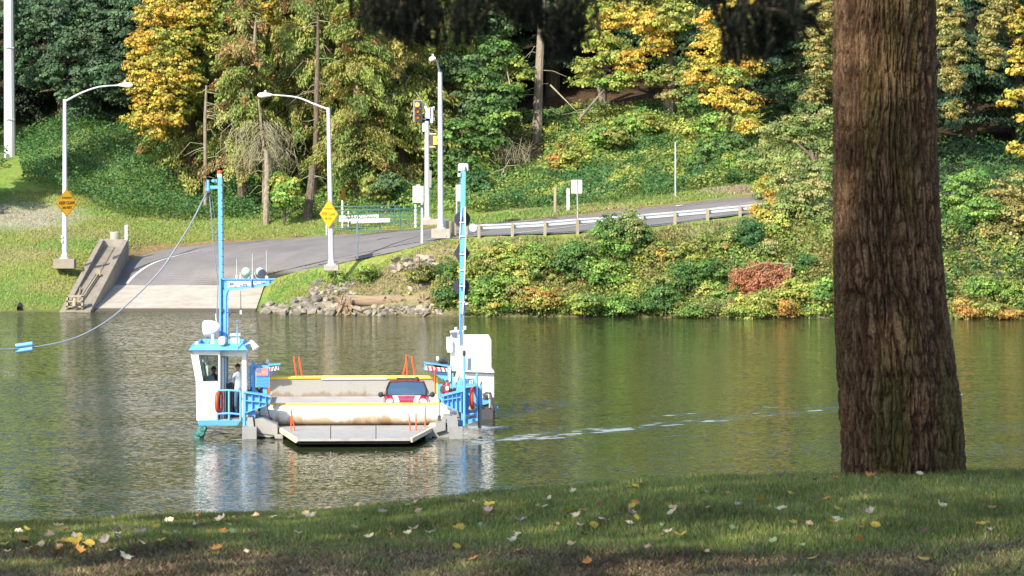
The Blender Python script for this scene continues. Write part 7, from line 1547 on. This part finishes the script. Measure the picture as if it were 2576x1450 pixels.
def body(pelvis, H_, face, larm, rarm, lleg, rleg, lean=Vector((0, 0, 0))):
    """larm/rarm: (elbow, wrist) offsets from shoulder; legs: (knee, ankle) offsets from hip"""
    f = face.normalized(); s = f.cross(Vector((0, 0, 1))); p = {}; k = H_ / 1.78
    p['pelvis'] = pelvis; p['waist'] = pelvis + Vector((0, 0, .16 * k)) + lean * .3; p['chest'] = pelvis + Vector((0, 0, .38 * k)) + lean * .8; p['upper'] = pelvis + Vector((0, 0, .50 * k)) + lean; p['neck'] = pelvis + Vector((0, 0, .60 * k)) + lean * 1.1; p['head'] = pelvis + Vector((0, 0, .755 * k)) + lean * 1.2 + f * .02; p['crown'] = p['head'] + Vector((0, 0, .07 * k))
    e = [('pelvis', 'waist'), ('waist', 'chest'), ('chest', 'upper'), ('upper', 'neck'), ('neck', 'head'), ('head', 'crown')]
    R = dict(pelvis=(.15, .12), waist=(.15, .115), chest=(.17, .125), upper=(.13, .10), neck=.055, head=(.085, .098), crown=(.06, .07))
    for nm, sg, (el, wr) in (('L', -1, larm), ('R', 1, rarm)):
        sh = p['upper'] + s * sg * .17 * k; p['sh' + nm] = sh; p['elbow' + nm] = sh + el; p['wrist' + nm] = sh + wr; d = (wr - el).normalized(); pm = sh + wr + d * .07; p['palm' + nm] = pm
        e += [('upper', 'sh' + nm), ('sh' + nm, 'elbow' + nm), ('elbow' + nm, 'wrist' + nm), ('wrist' + nm, 'palm' + nm)]; R.update({'sh' + nm: .07, 'elbow' + nm: .048, 'wrist' + nm: .03, 'palm' + nm: (.034, .02)})
        side = d.cross(Vector((0, 0, 1))); side = side.normalized() if side.length > .1 else s
        for i in range(4):
            a = pm + side * (i - 1.5) * .019 + d * .03; b = a + d * (.042 - abs(i - 1.4) * .004) + Vector((0, 0, -.012)); p[f'fa{nm}{i}'] = a; p[f'fb{nm}{i}'] = b; e += [('palm' + nm, f'fa{nm}{i}'), (f'fa{nm}{i}', f'fb{nm}{i}')]; R[f'fa{nm}{i}'] = .0095; R[f'fb{nm}{i}'] = .008
        tb = pm + side * .04 - d * .01; p['ft' + nm] = tb; p['fu' + nm] = tb + d * .035 + side * .01; e += [('palm' + nm, 'ft' + nm), ('ft' + nm, 'fu' + nm)]; R['ft' + nm] = .011; R['fu' + nm] = .009
    for nm, sg, (kn, an) in (('L', -1, lleg), ('R', 1, rleg)):
        hp = pelvis + s * sg * .09 * k + Vector((0, 0, -.05)); p['hip' + nm] = hp; p['knee' + nm] = hp + kn; p['ankle' + nm] = hp + an; p['toe' + nm] = hp + an + f * .17 + Vector((0, 0, -.05))
        e += [('pelvis', 'hip' + nm), ('hip' + nm, 'knee' + nm), ('knee' + nm, 'ankle' + nm), ('ankle' + nm, 'toe' + nm)]; R.update({'hip' + nm: .10, 'knee' + nm: .066, 'ankle' + nm: .05, 'toe' + nm: .04})
    return dict(p=p, e=e, face=f), R
zf = zbm + .04
pp = LP(599, 1000, -.72); pel = FWd((pp.x, -.72, zf + .98)); J, R = body(pel, 1.86, Vector((-.7, .6, 0)), (Vector((-.22, -.02, -.27)), Vector((-.42, .1, -.38))), (Vector((-.16, -.12, -.28)), Vector((-.30, -.02, -.44))), (Vector((-.03, 0, -.46)), Vector((0, .02, -.88))), (Vector((.02, 0, -.46)), Vector((.03, 0, -.88))))
person("standing man in a pale checked shirt and jeans seen from behind in the wheelhouse doorway", J, R, pel - Vector((0, 0, .98)), 'plaid', 'jeans', .98)
pp = LP(538, 960, .4); pel = FWd((pp.x, .4, zf + .86)); J, R = body(pel, 1.75, Vector((-.3, -.9, 0)), (Vector((-.1, -.2, -.24)), Vector((-.12, -.44, -.20))), (Vector((.05, -.2, -.24)), Vector((-.06, -.44, -.20))), (Vector((-.05, -.42, .0)), Vector((-.05, -.42, -.42))), (Vector((.05, -.42, .0)), Vector((.05, -.42, -.42))))
person("seated ferry operator in dark clothing behind the wheelhouse window", J, R, pel - Vector((0, 0, .86)), 'darkcloth', 'darkcloth', .84)
c = FWd((LP(538, 960, .4).x, .4, zf)); t = empty("operator_seat", c, "dark high stool under the ferry operator in the wheelhouse", "seat"); mb = MB(); mb.tube([c, c + Vector((0, 0, .7))], .04, 8); mb.lathe(c, (0, 0, 1), [(0, .2), (.03, .2)], 14); mb.build("pedestal", M['darksteel'], t); mb = MB(); mb.box(c + Vector((0, 0, .74)), (.42, .42, .08)); mb.build("seat", M['dark'], t, bevel=.02); mb = MB(); mb.box(c + Vector((0, .2, 1.0)), (.4, .06, .4)); mb.build("backrest", M['dark'], t, bevel=.02)

# ------------------------------------------------------------------ the red car
def car():
    u0 = LP(1021, 1005, 2.3).x; loc = FWd((u0, .75, DZ + .002))
    t = empty("parked_car", loc, "red hatchback with two white bonnet stripes on the ferry deck", "car", rz=FA + math.radians(-1.0))
    # cross sections along the length (y from bumper): half outline x,z from sill up to crown
    S = [ # y, [(x, z)...]
     (0.00, [(0, .30), (.50, .30), (.62, .36), (.66, .50), (.60, .60), (.40, .63), (0, .64)]),
     (0.14, [(0, .20), (.62, .20), (.76, .30), (.80, .52), (.74, .68), (.50, .73), (0, .75)]),
     (0.45, [(0, .18), (.70, .18), (.84, .30), (.845, .60), (.77, .77), (.52, .82), (0, .84)]),
     (0.95, [(0, .18), (.72, .18), (.845, .30), (.845, .64), (.785, .83), (.58, .885), (0, .90)]),
     (1.12, [(0, .18), (.72, .18), (.84, .30), (.84, .66), (.785, .87), (.70, .91), (0, .925)]),
     (1.42, [(0, .18), (.72, .18), (.84, .30), (.84, .68), (.79, .90), (.715, 1.12), (0, 1.17)]),
     (1.78, [(0, .18), (.72, .18), (.84, .30), (.84, .69), (.79, .92), (.62, 1.34), (0, 1.385)]),
     (2.25, [(0, .18), (.72, .18), (.84, .30), (.84, .70), (.79, .93), (.62, 1.38), (0, 1.425)]),
     (3.05, [(0, .18), (.72, .18), (.84, .30), (.84, .70), (.79, .93), (.60, 1.34), (0, 1.38)]),
     (3.45, [(0, .22), (.70, .22), (.82, .34), (.83, .70), (.77, .92), (.64, 1.05), (0, 1.10)]),
     (3.63, [(0, .30), (.60, .30), (.76, .40), (.78, .66), (.70, .80), (.55, .84), (0, .86)]),
    ]
    vs = []; n = len(S[0][1])
    for y, pr in S:
        vs += [(-x, y, z) for x, z in pr[1:]][::-1] if False else []
        ring_ = [(x, y, z) for x, z in pr] + [(-x, y, z) for x, z in pr[-2:0:-1]]; vs += ring_
    k = 2 * n - 2; mb = MB(); fs = []
    for i in range(len(S) - 1):
        for j in range(k):
            jj = (j + 1) % k; glass = False; mat = 0
            seg = j if j < n - 1 else k - 1 - j
            if i in (4, 5) and seg == n - 2: mat = 1            # windscreen
            if i in (5, 6, 7) and seg == n - 3: mat = 1          # side glass
            if i == 8 and seg == n - 2: mat = 1
            fs.append(((i * k + j, i * k + jj, (i + 1) * k + jj, (i + 1) * k + j), mat))
    me = bpy.data.meshes.new("body"); F_ = [f for f, m in fs if m == 0] + [tuple(range(k - 1, -1, -1)), tuple(range((len(S) - 1) * k, len(S) * k))]
    mb.add(vs, F_); b = mb.build("body", [M['carred']], t, local=True, smooth=True); pass
    ws = {}
    for idx_, (f, m) in enumerate(fs):
        if m == 1: i, j = divmod(idx_, k); ws.setdefault('windscreen' if i in (4, 5) and j in (n - 2, n - 1) else 'rear_window' if i == 8 else ('side_window', j), []).append(f)
    for key, ff_ in ws.items(): mb = MB(); mb.add(vs, ff_); mb.build(key if isinstance(key, str) else key[0], M['carglass'], t, local=True)
    tr = MB(); V = [Vector(v) for v in vs]
    def ed(i, j): return V[i * k + j]
    for j in (n - 2, n): tr.tube([ed(4, j) + Vector((0, 0, .005)), ed(5, j) + Vector((0, -.01, .01)), ed(6, j) + Vector((0, 0, .005))], .038, 7)
    tr.tube([ed(4, n - 2) + Vector((0, -.01, .02)), ed(4, n - 1) + Vector((0, -.03, .015)), ed(4, n) + Vector((0, -.01, .02))], .028, 6); tr.tube([ed(6, n - 2), ed(6, n - 1) + Vector((0, 0, .01)), ed(6, n)], .02, 6)
    for j in (n - 3, n + 1): tr.tube([ed(4, j), ed(6, j), ed(8, j)], .012, 5)
    tr.box((0, 2.7, 1.412), (.74, .5, .03)); tr.build("window_trim", M['dark'], t, local=True)
    for sx in (-1, 1):
        for i, y in ((0, .68), (1, 3.1)):
            w = MB(); w.lathe((sx * .67, y, .30), (sx, 0, 0), [(0, .30), (.02, .31), (.15, .31), (.18, .28)], 20); wo = w.build("wheel", M['dark'], t, local=True, smooth=True)
            w = MB(); w.lathe((sx * .84, y, .30), (sx, 0, 0), [(0, .2), (.015, .2), (.02, .05)], 14); w.build("rim", M['galv'], wo, local=True)
        m_ = MB(); m_.lathe((sx * .93, 1.12, .955), (0, 1, 0), [(-.08, .03), (-.06, .085), (0, .10), (.05, .095), (.07, .06)], 14); m_.tube([(sx * .80, 1.2, .90), (sx * .9, 1.15, .93)], .03, 6); m_.build("wing_mirror", M['dark'], t, local=True, smooth=True)
        h = MB(); h.lathe((sx * .60, .30, .735), (sx * .12, -.75, .42), [(-.05, .13), (.02, .135), (.05, .10), (.06, .01)], 18); h.build("headlight", M['lens'], t, local=True, smooth=True)
        st = MB(); top_ = []
        for y, z in ((.16, .752), (.45, .842), (.95, .902), (1.06, .914)):
            xx = .32 + y * .09; dz_ = .012 - .025 * 0; top_ += [(sx * (xx - .085), y, z - .028 * (xx - .085) / .55 + .016), (sx * (xx + .085), y, z - .028 * (xx + .085) / .55 + .018)]
        st.add(top_, [(0, 1, 3, 2), (2, 3, 5, 4), (4, 5, 7, 6)]); st.build("bonnet_stripe", M['white'], t, local=True)
        s_ = MB(); s_.box((sx * .36, 2.15, .62), (.48, .5, .22)); s_.box((sx * .36, 2.42, .90), (.46, .14, .50), 0, .15); s_.box((sx * .36, 2.46, 1.19), (.26, .09, .17)); s_.build("seat", M['dark'], t, local=True, bevel=.03)
        wv_ = MB(); wv_.tube([(sx * .62 - .3, 1.06, .945), (sx * .62 + .0, 1.16, .955)], .010, 4); wv_.build("wiper", M['dark'], t, local=True)
    w = MB(); w.tube([(.52, 1.045, .918), (0, 1.03, .935), (-.52, 1.045, .918)], .012, 5); w.build("chrome_strip", M['galv'], t, local=True)
    w = MB(); w.box((0, 1.45, .82), (1.4, .5, .16)); w.build("dashboard", M['darksteel'], t, local=True, bevel=.03)
    w = MB(); P = [(.36 + .17 * math.cos(a), 1.72 - .05 * math.sin(a), .95 + .16 * math.sin(a)) for a in np.linspace(0, 2 * math.pi, 17)]; w.tube(P, .014, 5, False); w.build("steering_wheel", M['dark'], t, local=True)
    w = MB(); w.box((0, 1.72, 1.27), (.24, .03, .07)); w.build("rear_view_mirror", M['dark'], t, local=True)
    w = MB(); w.box((0, .0, .43), (.9, .06, .16)); w.build("grille", M['darksteel'], t, local=True)
    a = FA + math.radians(-1.0); hip = loc + Vector((.36 * math.cos(a) - 2.2 * math.sin(a), 2.2 * math.cos(a), .76))
    J, R = body(hip, 1.6, Vector((0, -1, 0)), (Vector((-.06, -.2, -.22)), Vector((-.05, -.4, -.12))), (Vector((.06, -.2, -.22)), Vector((.03, -.4, -.12))), (Vector((0, -.4, .06)), Vector((0, -.62, -.26))), (Vector((0, -.4, .06)), Vector((0, -.62, -.26))), Vector((0, .08, -.05)))
    person("driver in dark clothing sitting inside the red car", J, R, hip - Vector((0, 0, .5)), 'darkcloth', 'darkcloth', .45)
car()
